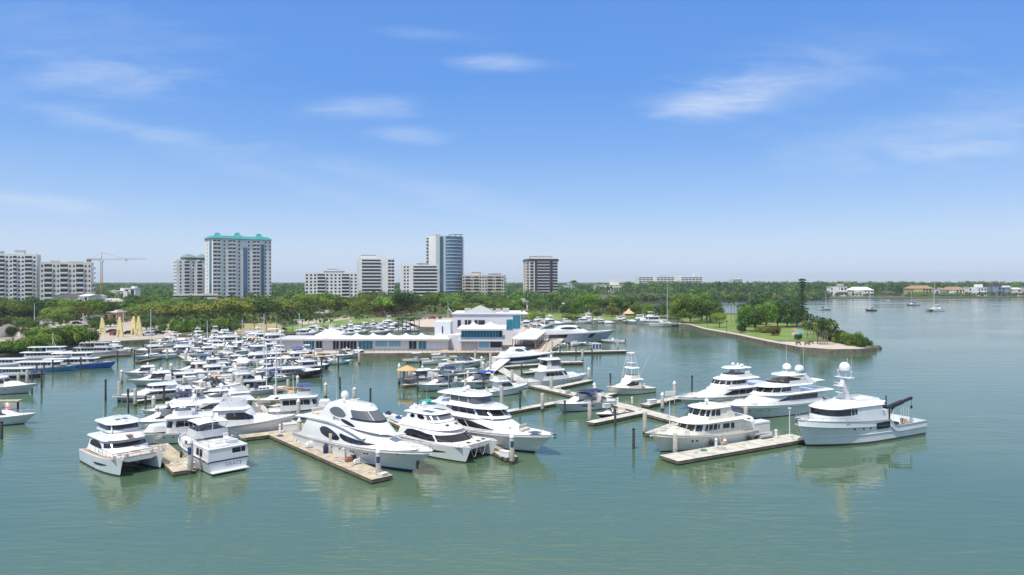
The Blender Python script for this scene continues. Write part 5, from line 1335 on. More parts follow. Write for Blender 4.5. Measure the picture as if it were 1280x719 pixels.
def hose(x, y, lb, m):
    p = P(x, y, DZ + .03); b = MB(); b.path([p + V((.45 * math.cos(a) * (1 - a / 60), .45 * math.sin(a) * (1 - a / 60), .03 + a * .004)) for a in [k * .5 for k in range(38)]], .03, 4); tag(b.build('coiled_hose', m), lb, 'hose')
hose(350, 545, 'blue coiled hose at the corner of the longest tan dock', CANVB); hose(425, 578, 'white coiled hose on the longest tan dock', WHITE); hose(880, 563, 'green coiled hose beside the cream yacht', CANVG)
r = empty('dinghy', P(955, 547, DZ), .5, 'small grey inflatable dinghy on the pale dock by the utility box', 'dinghy'); b = MB(); b.path([V((-1.3, -.6, .35)), V((.7, -.6, .35)), V((1.3, 0, .45)), V((.7, .6, .35)), V((-1.3, .6, .35))], .24, 8); b.build('tube', GREYC, r); b = MB(); b.box((-.2, 0, .25), (2, 1, .12)); b.build('floor', DARK, r)

for x, y, lb, m_, d_ in ((436, 577, 'brown canvas bundle on the longest tan dock', TEAKR, (.9, .6, .5)), (441, 575, 'black gear bag on the longest tan dock', RUBBER, (.7, .5, .5)), (446, 580, 'white cooler near the signed pile on the longest tan dock', WHITE, (.8, .5, .5)), (388, 559, 'white step box by the stern of the oval window yacht', WHITE, (1.2, .8, .6)), (600, 556, 'tan cushion stack on the dock end before the two storey yacht', CUSH, (1., .6, .4)), (905, 556, 'brown bundle on the pale dock by the cream yacht', TEAK, (.9, .5, .4)), (710, 492, 'grey gear box on the spine dock', GREYC, (1., .6, .6))):
    p = P(x, y, DZ + .03); b = MB(); b.box((0, 0, d_[2] / 2), d_, .6, bevel=.12); b.box((.05, 0, d_[2] + .03), (d_[0] * .8, d_[1] * .8, .08), .6, bevel=.03); tag(b.build('dock_gear', m_, None, loc=p), lb, 'dock gear')
# ------------------------------------------------------------------ all the other boats
UR = math.atan2(.5, .87)        # heading right and away
UL = UR + PI                    # heading left and towards us
CACHE = {}
PLACED = []
def rect(p, hd, L, B):
    d = V((math.cos(hd), math.sin(hd))); n = V((-d.y, d.x)); c = V((p.x, p.y)); return [c + d * L * a + n * B * b_ for a, b_ in ((.5, .5), (.5, -.5), (-.5, -.5), (-.5, .5))]
def hits(r1, r2):
    for q in (r1, r2):
        for i in range(2):
            ax = q[i + 1] - q[i]; a = [v.dot(ax) for v in r1]; b_ = [v.dot(ax) for v in r2]
            if max(a) < min(b_) or max(b_) < min(a): return False
    return True
for o_ in list(sc.objects):                       # the big yachts and piers already there
    if o_.parent is None and o_.get('category') in ('motor yacht', 'catamaran', 'trawler'): PLACED.append(rect(o_.location, o_.rotation_euler.z, 22 if 'motor' in o_.name or 'exp' in o_.name else 14, 6))
def boat(kind, x, y, hd, L, label, cat=None, group=None, key=None, name=None, zs=1.0, **kw):
    """kind at the water pixel (x, y) of its middle; later boats of the same build are copies scaled to their own length"""
    fns = {'express': (k_express, 'cabin_cruiser', 'cabin cruiser'), 'fly': (k_flybridge, 'flybridge_yacht', 'motor yacht'), 'fish': (k_sportfish, 'sport_fishing_boat', 'fishing boat'),
           'trawler': (k_trawler, 'trawler_boat', 'trawler'), 'console': (k_console, 'open_motor_boat', 'motor boat'), 'sail': (k_sail, 'sailboat', 'sailboat'),
           'run': (k_runabout, 'runabout', 'motor boat'), 'yacht': (k_motoryacht, 'motor_yacht', 'motor yacht')}
    fn, nm, ct = fns[kind]
    ck = (kind, tuple(sorted((k, getattr(v, 'name', v)) for k, v in kw.items())))
    p = P(x, y)
    if group == GN: L *= .76 if y < 500 else (.86 if y < 530 else .95)
    if kind == 'fly': zs *= .84
    PLACED.append(rect(p, hd, L, kw.get('B', L * .33) * (.8 if group == GN else 1)))
    if ck in CACHE:
        src, L0 = CACHE[ck]; r = copy_tree(src); k = L / L0
    else:
        r = empty(name or nm); L0 = L
        fn(r, L=L, **kw); CACHE[ck] = (r, L0); k = 1.
    r.location = p; r.rotation_euler = (0, 0, hd); r.scale = (k, k, k * zs)
    tag(r, label, cat or ct, group)
    return r
def hdpx(a, c): return ang_of(P(*a) - P(*c))
GN = 'boats packed round the left dock'
GR = 'boats along the restaurant spine dock'
# --- right-hand docks
boat('fish', 786, 492, UL, 11.2, 'cream sport fishing boat with a tall tuna tower in open water', m=CREAM, house=CREAM, tower=True, B=4.1)
boat('express', 729, 512, UL + .05, 12.6, 'white cabin cruiser with navy canopy and radar arch beside the bowrider', group=GR, canvas=CANVN, B=3.9)
boat('run', 764, 521, UL + .1, 7.0, 'small white bowrider with a dark hull on the spine dock', group=GR, m=NAVY, B=2.5)
boat('fly', 694, 480.5, UR, 17.0, 'white flybridge yacht with glazed bridge and blue lower bow on the spine dock', group=GR, m=HULLW, top=WHITE, encl=True, B=5.0, nw=4, zs=.88)
r = empty('sport_yacht', label='sleek white sport yacht with long dark navy hull glass near the pavilion', cat='motor yacht', group=GR)
h = Hull(r, 19., 4.9, 2.5, 1.7, m=HULLW, rake=3., bul=.15, q=.7); sh_ = Tier(r, -7.5, 6.5, 2.1, 1.6, 2.9, rf=4, ra=.8, tum=.8, s1=.35, p=2, q=.65, name='coachroof')
shape(h, [(.12, .42, .6), (.2, .36, .86), (.5, .38, .88), (.75, .52, .88), (.86, .66, .80)], mat('navy_glass', (.012, .02, .07), .06), parent=h.o)
tp = Tier(r, -5.2, 2.5, 1.6, 2.8, 4.1, rf=2.8, ra=1.0, tum=.75, s1=.4, p=2, q=.6, name='hardtop_cabin'); shape(tp, ell(.15, .62, .5, .3, tilt=-.1), GLASSG); front(tp, .6, .3, .8, 2, .02, GLASS, name='windscreen'); platform(h, 1.2)
r.location = P(657, 452.5); r.rotation_euler = (0, 0, UR - .12)
r = empty('motor_yacht', label='large silver grey motor yacht with blocky black windows beyond the fuel dock', cat='motor yacht')
h = Hull(r, 31., 6.8, 4.4, 3.2, m=SILVER, rake=4.2, bul=.4, q=.66, flare=1.3, stripe=WHITE, sw=.08, sp=2.2)
for a_, c_, v0, v1 in ((.20, .42, .52, .92), (.29, .40, .14, .26), (.70, .76, .46, .86)):
    for sd in (1, -1): patch(h, sd, [[(a_, v0, v1), (c_, v0, v1)]], GLASS, parent=h.o, name='hull_window')
Tier(r, -13., 7.5, 2.9, 2.9, 4.6, rf=3.5, ra=2.0, tum=.9, s1=.45, p=2, q=.6, name='main_cabin', m=WHITE)
tp = Tier(r, -7.5, 4.2, 2.2, 4.5, 6.0, rf=3.2, ra=2.6, tum=.72, s1=.45, p=2, q=.6, name='pilothouse'); shape(tp, ell(.12, .8, .42, .3, n=10), GLASS); front(tp, .7, .2, .7, 3, .01, GLASS, name='windscreen'); h.rail(.6, .99, .5)
r.location = P(717, 427.5); r.rotation_euler = (0, 0, .10)
boat('console', 766, 428.5, PI - .1, 8.5, 'small white tender with a black outboard beside the silver yacht', 'tender', top=None, motors=1)
boat('console', 701, 433.5, UR + .6, 7.5, 'open boat with pale top moored inside the fuel dock', group='small boats inside the fuel dock', m=HULLW)
boat('console', 720, 432, UR + .3, 7.0, 'open boat with grey cover moored inside the fuel dock', group='small boats inside the fuel dock', cover=GREYC)
boat('console', 690, 437, UR + .5, 6.5, 'grey hulled open skiff close to the planked pier', group='small boats inside the fuel dock', m=GREYH, top=None, motors=1)
boat('run', 735, 431.5, PI - .1, 7.5, 'white pointed runabout behind the fuel pumps', group='small boats inside the fuel dock', m=HULLW)
# --- spine dock, left side
boat('express', 525, 478, UL + .1, 11.5, 'white cabin cruiser with navy windscreen nearest the orange umbrella dock end', group=GR, B=3.7, hard=True)
boat('express', 553, 487, UL + .12, 11.8, 'white cabin cruiser with a dark bottom second from the orange umbrella dock end', group=GR, B=3.8, hard=False, canvas=GLASSG)
boat('express', 598, 484, UL + .1, 12.6, 'white cabin cruiser under a navy bimini on the spine dock', group=GR, canvas=CANVB, B=3.9, m=WHITE)
boat('fish', 630, 493, UR, 11.0, 'white open fishing boat with bow toward the spine dock, two outriggers', group=GR, B=3.6, top=False)
boat('run', 551, 467, UL, 9.0, 'grey covered cruiser with a navy canvas cover behind the hardtop cruisers', group=GR, m=GREYH, cover=CANVN)
boat('express', 580, 459, UR + .05, 13., 'white cruiser with long navy hull windows just below the restaurant quay', group=GR, m=WHITE, glass=mat('navy_glass', (.012, .02, .07), .06), arch_on=False, B=4.)
boat('console', 575, 466, UL, 8.5, 'white centre console boat under the long navy windowed cruiser', group=GR)
boat('console', 520, 453, UL, 8.0, 'pale open boat tied along the restaurant quay, left of two', group=GR, m=CREAM)
boat('console', 556, 449.5, UL, 8.0, 'pale open boat tied along the restaurant quay, right of two', group=GR, m=CREAM, top=CANVT)
boat('express', 737, 503, UL, 8.5, 'small white cuddy boat behind the navy canopy cruiser', group=GR, arch_on=False, m=HULLW, B=3.0)
boat('console', 545, 455, UR, 8.5, 'white open boat with double engines below the quay wall', group=GR, m=WHITE)
# umbrella on the dock end
u = empty('umbrella', P(509, 476, .9), 0, 'orange dockside umbrella at the left end of the spine dock finger', 'umbrella')
b = MB(); b.lathe([(2.3, 2.3), (2.25, 2.4), (.05, 3.3), (.02, 3.3)], n=8); b.build('canopy', mat('orange_canvas', (.62, .36, .16), .8), u, smooth=False); b = MB(); b.tube((0, 0, -.3), (0, 0, 3.3), .06); b.build('pole', TEAK, u)
b = MB(); b.lathe([(1.1, .7), (1.1, .78)], n=10); b.tube((0, 0, -.3), (0, 0, .7), .08); tb = b.build('bar_table', TEAKR, None); tb.location = P(510, 477, .9) + V((.4, -1.2, 0)); tag(tb, 'brown bar table under the orange umbrella', 'table')
# --- left basin, hand placed
boat('yacht', 194, 499, UL + .02, 18.5, 'long white modern yacht with a dark hull window slit, bow toward open water', group=GN, m=HULLW, sky=True, top=False, B=5.2, zs=.74)
r = boat('express', 198, 481, UL + .02, 15., 'white hardtop cruiser with dark windscreen behind the long slit windowed yacht', group=GN, hard=True, B=4.4, m=HULLW, glass=GLASS)
boat('express', 182, 470, UL, 12.5, 'smaller hardtop cruiser with black windscreen farthest out in the left row', group=GN, hard=True, B=3.9)
boat('trawler', 237, 480, UR + .0, 11.5, 'white trawler with three square side windows and a dark boot stripe', group=GN, B=3.9)
boat('fly', 262, 470, UL, 14.5, 'white flybridge boat with an open bridge behind the square windowed trawler', group=GN, encl=True, top=WHITE, B=4.5, nw=3)
boat('fly', 318, 457, UL, 18.5, 'blue grey hulled motor yacht with a covered bridge in the middle of the left basin', group=GN, m=BLUEGREY, top=WHITE, encl=True, B=5.2, aft=True)
boat('fly', 368, 452, UL + .05, 15., 'white flybridge yacht with royal blue canvas by the flagpole', group=GN, canvas=CANVB, m=BLUEGREY, B=4.7)
boat('yacht', 368, 473, UR, 18.5, 'low black hulled yacht with a long white deck', group=GN, m=BLACK, sky=False, top=False, B=4.8, anti=BLACK)
boat('fly', 388, 462.5, UR, 14.5, 'dark hulled yacht with a tan canopied bridge near the quay', group=GN, m=BLACK, canvas=CANVT, B=4.5)
boat('fish', 308, 483, UR, 15., 'navy hulled sport fishing boat with a white house', group=GN, m=NAVY, B=4.7)
boat('express', 272, 489, UR, 13., 'white cruiser carrying a red item on deck', group=GN, m=HULLW, canvas=CANVK, B=4.1)
boat('sail', 328, 492, UR, 13., 'sailing yacht under a long white deck cover', group=GN, cover=CANVW, dodger=CANVN, mast=8.5, B=3.9)
boat('sail', 352, 506, UL, 14., 'classic beige hulled sailing yacht with varnished trim', group=GN, m=BEIGE, cover=CANVT, dodger=CANVT, mast=9, B=4.)
boat('trawler', 382, 520, UR - .2, 13.5, 'white aft cabin boat with a blue bimini beside the oval window yacht', group=GN, canvas=CANVB, B=4.6, m=WHITE)
boat('fish', 300, 543, UR - .28, 16.5, 'white convertible yacht with wrapped dark windows, bow at the dock corner', group=GN, B=5.0, m=HULLW, top=False)
boat('yacht', 262, 522, UL, 17.5, 'white hardtop yacht with a curved radar arch, second row from the near dock', group=GN, m=WHITE, sky=False, top=True, B=4.9)
boat('fly', 222, 519, UL, 12.5, 'flybridge boat with a navy and white canvas enclosed bridge', group=GN, canvas=CANVN, B=4.2, house=WHITE, stripe=NAVY)
boat('express', 215, 535, UL + .05, 14., 'white cruiser with pale cockpit awning behind the lettered boat', group=GN, canvas=CANVW, B=4.3)
boat('trawler', 226, 551, UL - .05, 12.5, 'white trawler with a rounded railed stern next to the short tan dock', group=GN, B=4.4, stripe=WHITE, canvas=CANVW)
boat('express', 246, 508, UR, 11.5, 'white cruiser with black cockpit cover in the second left row', group=GN, canvas=CANVK, B=3.8, m=WHITE)
boat('fish', 292, 511, UL, 13.5, 'white sport fisher with bare bridge amid the second left row', group=GN, B=4.4, m=WHITE, top=False)
boat('express', 232, 493, UR, 12., 'white cruiser with radar arch astern of the long slit windowed yacht', group=GN, B=4.0)
boat('fly', 305, 472, UR, 13., 'small white flybridge with tan canvas in the third left row', group=GN, canvas=CANVT, B=4.3)
boat('express', 262, 482, UL, 11., 'white cruiser with tan canvas in the third left row', group=GN, canvas=CANVT, B=3.8)
boat('fly', 282, 463, UR, 12.5, 'white flybridge cruiser with black canvas in the fourth left row', group=GN, canvas=CANVK, B=4.2)
boat('express', 335, 466, UL, 12., 'white hardtop cruiser in the third left row', group=GN, hard=True, B=3.8, m=WHITE)
boat('express', 250, 455, UL, 12., 'white cruiser with blue canvas in the fourth left row', group=GN, canvas=CANVB, B=3.9)
boat('fish', 288, 451, UR, 12., 'white sport fisher with hardtop in the fourth left row', group=GN, B=4.1)
boat('fly', 352, 446, UR, 13., 'white flybridge beside the restaurant quay end', group=GN, canvas=CANVW, B=4.3)
boat('express', 428, 448, UR - .1, 12.5, 'white cruiser with black hull stripe close under the restaurant', group=GN, stripe=BLACK, arch_on=False, B=3.9)
boat('console', 425, 455, UR, 9., 'pale teal hulled open boat under the restaurant quay', group=GN, m=TEALH)
boat('express', 404, 455, UR, 11.5, 'white open cruiser with tan canopy near the pale teal boat', group=GN, canvas=CANVT, B=3.8, m=WHITE)
boat('express', 450, 446.5, UR - .1, 11.5, 'white cruiser moored outermost under the restaurant windows', group=GN, B=3.7, m=WHITE, hard=True)
boat('fly', 330, 449, UL, 12., 'white flybridge with navy canvas in the fourth left row', group=GN, canvas=CANVN, B=4.2)
boat('console', 250, 499, UR, 8.5, 'centre console boat with white top in the second left row', group=GN, m=WHITE)
# sailboats of the left basin
boat('sail', 193, 449, UL + .2, 11.5, 'white and teal hulled sailboat with the tallest mast, left basin', mast=13., m=TEALH, stripe=WHITE, cover=CANVT, B=3.4)
boat('sail', 334, 466, UL, 12., 'sailboat with a bare mast amid the third left row', group=GN, mast=13.5, B=3.6)
boat('sail', 347, 476, UR, 12., 'sailboat with blue sail cover beside the black hulled yacht', group=GN, mast=11.5, cover=CANVB, B=3.6)
boat('sail', 306, 441, UL, 9.5, 'sailboat with a white mast in the far left rows', mast=9.5, B=3.2, cover=CANVW)
boat('sail', 256, 440, UR, 9., 'sailboat with navy sail cover in the far left rows', mast=9., B=3., cover=CANVN)
# --- tour boats on the left edge
GT = 'tour boats along the left shore'
def tourboat(x, y, hd, L, m, label, two=True, roof=WHITE, low=False):
    r = empty('tour_boat', label=label, cat='tour boat', group=GT)
    L0 = L; L = L / .74
    h = Hull(r, L, L * .24, L * .115, L * .075, m=m, rake=L * .08, ts=.9, bul=.2, stripe=WHITE, sw=.16, q=.7)
    z = L * .075
    c = Tier(r, -.40 * L, .22 * L, L * .095, z - .1, z + 2.2, rf=.6, tum=.97, s1=.9, p=3, q=.4, name='cabin'); sides(c, .04, .86, .48, .84, 9, .006); front(c, .9, .48, .84, 1)
    Tier(r, -.46 * L, .27 * L, L * .108, z + 2.2, z + 2.35, rf=.4, s1=.85, p=3, q=.4, name='upper_deck', m=roof)
    if two:
        d = Tier(r, -.1 * L, .16 * L, L * .07, z + 2.35, z + 4.3, rf=.7, tum=.95, s1=.85, p=3, q=.4, name='wheelhouse'); sides(d, .06, .8, .45, .85, 4); front(d, .88, .45, .85, 3)
        Tier(r, -.36 * L, .18 * L, L * .09, z + 4.3, z + 4.42, rf=.3, s1=.85, p=3, q=.4, name='roof', m=roof)
        for x_ in (-.34, -.25, -.16):
            for s_ in (1, -1): b = MB(); b.tube((x_ * L, s_ * L * .08, z + 2.3), (x_ * L, s_ * L * .08, z + 4.3), .05, n=4); b.build('roof_support', ALU, r)
        b = MB(); b.tube((.02 * L, 0, z + 4.3), (-.02 * L, 0, z + 7.6), .07, .04); b.build('mast', ALU, r)
    h.rail(.05, .98, .9, mid=True)
    r.scale = (.74, .74, .66); r.location = P(x, y); r.rotation_euler = (0, 0, hd); return r
tourboat(100, 460.5, .22, 17., BLUE, 'royal blue hulled tour boat with a long row of windows, outer of two', True)
tourboat(58, 464, .12, 14., SKYB, 'lighter blue hulled tour boat, inner of two along the left shore', False)
tourboat(68, 451.5, .2, 17., HULLW, 'white two deck tour boat behind the blue hulled ones', True)
tourboat(126, 444.5, .25, 15., GREYH, 'grey roofed tour boat with open upper deck behind the royal blue one', True, roof=GREYC)
tourboat(22, 472.5, .1, 12., NAVY, 'navy hulled boat with white cabin at the left edge', False)
tourboat(10, 461, .15, 16., WHITE, 'white houseboat with small windows at the left edge', False)
boat('fly', -4, 492, .1, 15., 'white flybridge yacht stern with tan cockpit, half cut by the left edge', group=GT, canvas=None, B=4.8, m=WHITE, deck=TEAK)
boat('express', -8, 531, .18, 12., 'pale sharp bowed boat cut by the left edge', group=GT, m=GREYH, arch_on=False, B=3.6)
k = empty('kayak', P(2, 511, 1.9), .12, 'red kayak lying above the boat at the left edge', 'kayak'); b = MB(); b.loft([[(lerp(-2.2, 2.2, t), w_ * math.cos(q * PI / 4), w_ * .6 * math.sin(q * PI / 4)) for q in range(8)] for t, w_ in ((0, .03), (.2, .3), (.5, .38), (.8, .3), (1, .03))], True, True, True); b.build('hull', RED, k); b = MB(); b.box((0, 0, .22), (.8, .4, .08)); b.build('seat', RUBBER, k)
rk = empty('dock_rack', P(2, 512, 0), .12, 'low timber dock carrying the red kayak at the left edge', 'dock'); b = MB(); b.box((0, 0, 1.45), (6, 1.4, .25)); b.build('deck_boards', PLANK, rk)
for x_ in (-2.6, 2.6):
    b = MB(); b.tube((x_, 0, -.8), (x_, 0, 1.4), .16); b.build('post', TIMB, rk)
# --- far rows, still one object each
rnd = random.Random(11)
kinds = [('express', dict(B=3.8, deck=TEAK)), ('express', dict(B=3.9, canvas=CANVW)), ('express', dict(B=3.8, hard=True, stripe=NAVY)), ('fly', dict(B=4.2, canvas=CANVW, deck=TEAK)), ('fly', dict(B=4.3, canvas=CANVT)), ('fish', dict(B=4.1, stripe=NAVY)), ('console', dict()), ('console', dict(cover=CANVW)), ('fly', dict(B=4.2, top=WHITE)), ('express', dict(B=3.9, canvas=CANVW)), ('console', dict(m=WHITE)), ('trawler', dict(B=3.9)), ('console', dict(m=CREAM)), ('express', dict(canvas=CANVT, B=3.8)), ('console', dict(cover=GREYC))]
desc = {'express': 'small cabin cruiser', 'fly': 'flybridge boat', 'fish': 'sport fisher', 'console': 'open motor boat', 'trawler': 'trawler'}
cname = lambda kw: ('with navy canvas' if kw.get('canvas') is CANVN or kw.get('cover') is CANVN else 'with blue canvas' if kw.get('canvas') is CANVB else 'with tan canvas' if kw.get('canvas') is CANVT else 'with white canvas' if kw.get('canvas') is CANVW else 'with a white cover' if kw.get('cover') is CANVW else 'with a grey cover' if kw.get('cover') is GREYC else 'with a hardtop' if kw.get('hard') or kw.get('top') else 'with a cream hull' if kw.get('m') is CREAM else 'without any canopy')
def row(x0, y0, x1, y1, n, where, ks=None, L=(9, 12.5), hd=None):
    for i in range(n):
        t = (i + .5) / n; kd, kw = kinds[rnd.choice(ks) if ks else rnd.randrange(len(kinds))]
        L_ = rnd.uniform(*L) * (.75 if kd == 'console' else 1)
        for tr in range(14):
            bx, by = lerp(x0, x1, t) + rnd.uniform(-2, 2) * (1 + tr * .5), lerp(y0, y1, t) + rnd.uniform(-.5, .5) * tr * .35; ba = (hd if hd is not None else rnd.choice((UL, UR))) + rnd.uniform(-.06, .06); rr_ = rect(P(bx, by), ba, L_ * 1.02, L_ * .34)
            if not any(hits(rr_, q_) for q_ in PLACED): break
        else: continue
        boat(kd, bx, by, ba, L_, f'white {desc[kd]} {cname(kw)} {where}', group='boats ' + where, **kw)
for y_, x0_, x1_, n_b in ((492, 236, 296, 4), (485, 222, 300, 5), (476, 262, 330, 5), (467, 225, 300, 4), (461, 270, 345, 5), (514, 252, 312, 3), (455, 262, 340, 4)):
    row(x0_, y_, x1_, y_ - 1.5, n_b, 'packed in the middle left rows', ks=(0, 1, 2, 5, 6, 9, 13, 1, 5), L=(9, 11.5))
row(352, 446.5, 440, 444, 9, 'moored under the restaurant wing', L=(8, 10), hd=UR)
row(140, 442.5, 185, 439, 5, 'at the tour dock end')
row(222, 446, 345, 440, 11, 'in the far rows before the quay end')
row(190, 433.5, 345, 430.5, 14, 'along the far grey dock')
row(210, 428, 345, 428, 12, 'below the lawn with round palms')
row(214, 421.8, 345, 422.0, 15, 'tucked under the far seawall', L=(7, 10))
row(262, 436.5, 340, 436, 6, 'just inside the far grey dock', L=(9, 12))
row(366, 421.5, 420, 413.5, 8, 'in the narrow channel behind the restaurant', L=(8, 10), hd=.3)
row(420, 414, 500, 407, 12, 'in the narrow channel behind the restaurant', L=(8, 11), hd=.25)
row(420, 418, 520, 414, 10, 'close behind the restaurant roofs', L=(8, 11), hd=.2)
row(640, 412, 676, 403.5, 9, 'crowded right of the clubhouse', L=(8, 11), hd=UR)
row(662, 417, 690, 404.5, 8, 'crowded right of the clubhouse', L=(9, 12), hd=UR)
row(672, 408, 722, 403.6, 8, 'beyond the silver yacht', L=(9, 13), hd=.15)
row(722, 404.2, 792, 403.8, 6, 'along the park seawall', L=(8, 11), hd=.1)
boat('console', 316, 428.5, UL, 16., 'green hulled work boat in the far left rows', 'work boat', m=GREEN, cover=GREEN)
boat('fly', 282, 432, UL, 14., 'navy hulled flybridge in the far left rows', m=NAVY, B=4.4, canvas=CANVN)
boat('fly', 224, 445, UL, 13., 'dark blue hulled boat right of the tall masted sailboat', m=NAVY, B=4.4, canvas=CANVB)
boat('fly', 337, 430, UL, 15., 'black hulled flybridge in the far left rows', m=BLACK, B=4.6, canvas=CANVW)
boat('sail', 831, 408, .05, 15., 'white sailboat with a tall mast moored by the park trees', mast=19.5, B=4.4, cover=CANVW, dodger=CANVW)
boat('trawler', 812, 405.5, PI, 14., 'white trawler moored by the park left of the tall masted sailboat', B=4.3, canvas=CANVW)
boat('fly', 797, 404.5, PI, 13., 'white flybridge moored by the park, left of the white trawler', B=4.4, canvas=CANVW)
boat('console', 850, 408, .0, 8., 'dark open boat right of the tall masted sailboat', m=BLACK, top=None)
boat('fly', 737, 402.8, 0., 13., 'white flybridge by the park seawall with pale top', m=WHITE, B=4.4, top=WHITE)
# anchored far out in the bay
boat('sail', 1031, 387.5, .1, 11., 'sloop anchored nearest the tall pine on the point', group='boats at anchor in the bay', mast=13., B=3.4, boom=False, m=GREYH)
boat('sail', 1088, 388.5, 2.0, 9.5, 'small dark sloop anchored second from the point', group='boats at anchor in the bay', mast=13., B=3.2, m=BLACK, boom=False)
boat('sail', 1141, 382, PI - .1, 12., 'white sloop anchored farthest out in the bay', group='boats at anchor in the bay', mast=15., B=3.6, m=BLUEGREY)
boat('run', 1107, 376.5, PI, 9., 'tiny low boat anchored before the far houses', group='boats at anchor in the bay', m=GREYH)
r = empty('sailing_catamaran', label='white sailing catamaran with a leaning mast anchored rightmost in the bay', cat='catamaran', group='boats at anchor in the bay')
for s_ in (1, -1): Hull(r, 14., 1.6, 1.6, 1.3, yo=s_ * 2.9, rake=.6, rub=False, n=12)
b = MB(); b.box((-1, 0, 1.5), (8, 4.6, .5), bevel=.1); b.build('bridge_deck', WHITE, r)
c_ = Tier(r, -4, 3, 2.6, 1.7, 2.9, rf=1.2, tum=.85, s1=.6, name='cabin'); front(c_, .62, .3, .8, 3); Tier(r, -5, 1, 2.2, 3.6, 3.7, name='hardtop', m=CANVN)
b = MB(); b.tube((1, 0, 2.8), (-.2, 0, 20.5), .16, .1); m_ = b.build('mast', ALU, r); b = MB(); b.tube((.5, 0, 4.2), (-5.5, 0, 4.6), .3); b.build('furled_sail', CANVW, m_)
r.location = P(1168, 389); r.rotation_euler = (0, 0, PI + .5)
# ------------------------------------------------------------------ buildings
WALLW = mat('white_stucco', (.78, .77, .74), .85, var=.05, vscale=.15)
WALLC = mat('cream_stucco', (.72, .68, .60), .85, var=.06, vscale=.15)
WALLG = mat('grey_white_stucco', (.55, .55, .55), .85, var=.05, vscale=.15)
WALLB = mat('bronze_cladding', (.055, .045, .05), .4, var=.15, vscale=.3)
WALLT = mat('tan_concrete', (.56, .52, .45), .85, var=.08, vscale=.15)
WIN = mat('window_glass', (.035, .045, .06), .12, spec=.7)
WIND = mat('dark_window_glass', (.02, .02, .028), .15, spec=.6)
TEALG = mat('teal_curtain_glass', (.03, .14, .19), .1, spec=.7)
BLUEG = mat('blue_curtain_glass', (.065, .15, .26), .08, spec=.8)
GREENG = mat('green_glass_strip', (.025, .13, .18), .1, spec=.7)
TEALR = mat('teal_metal_roof', (.03, .27, .26), .5, var=.12, vscale=.2)
ROOFG = mat('grey_flat_roof', (.42, .41, .39), .9, var=.1, vscale=.2)
ROOFD = mat('dark_shingle_roof', (.07, .07, .08), .9, var=.15, vscale=.3)
RAILW = mat('balcony_rail_white', (.76, .76, .74), .6)

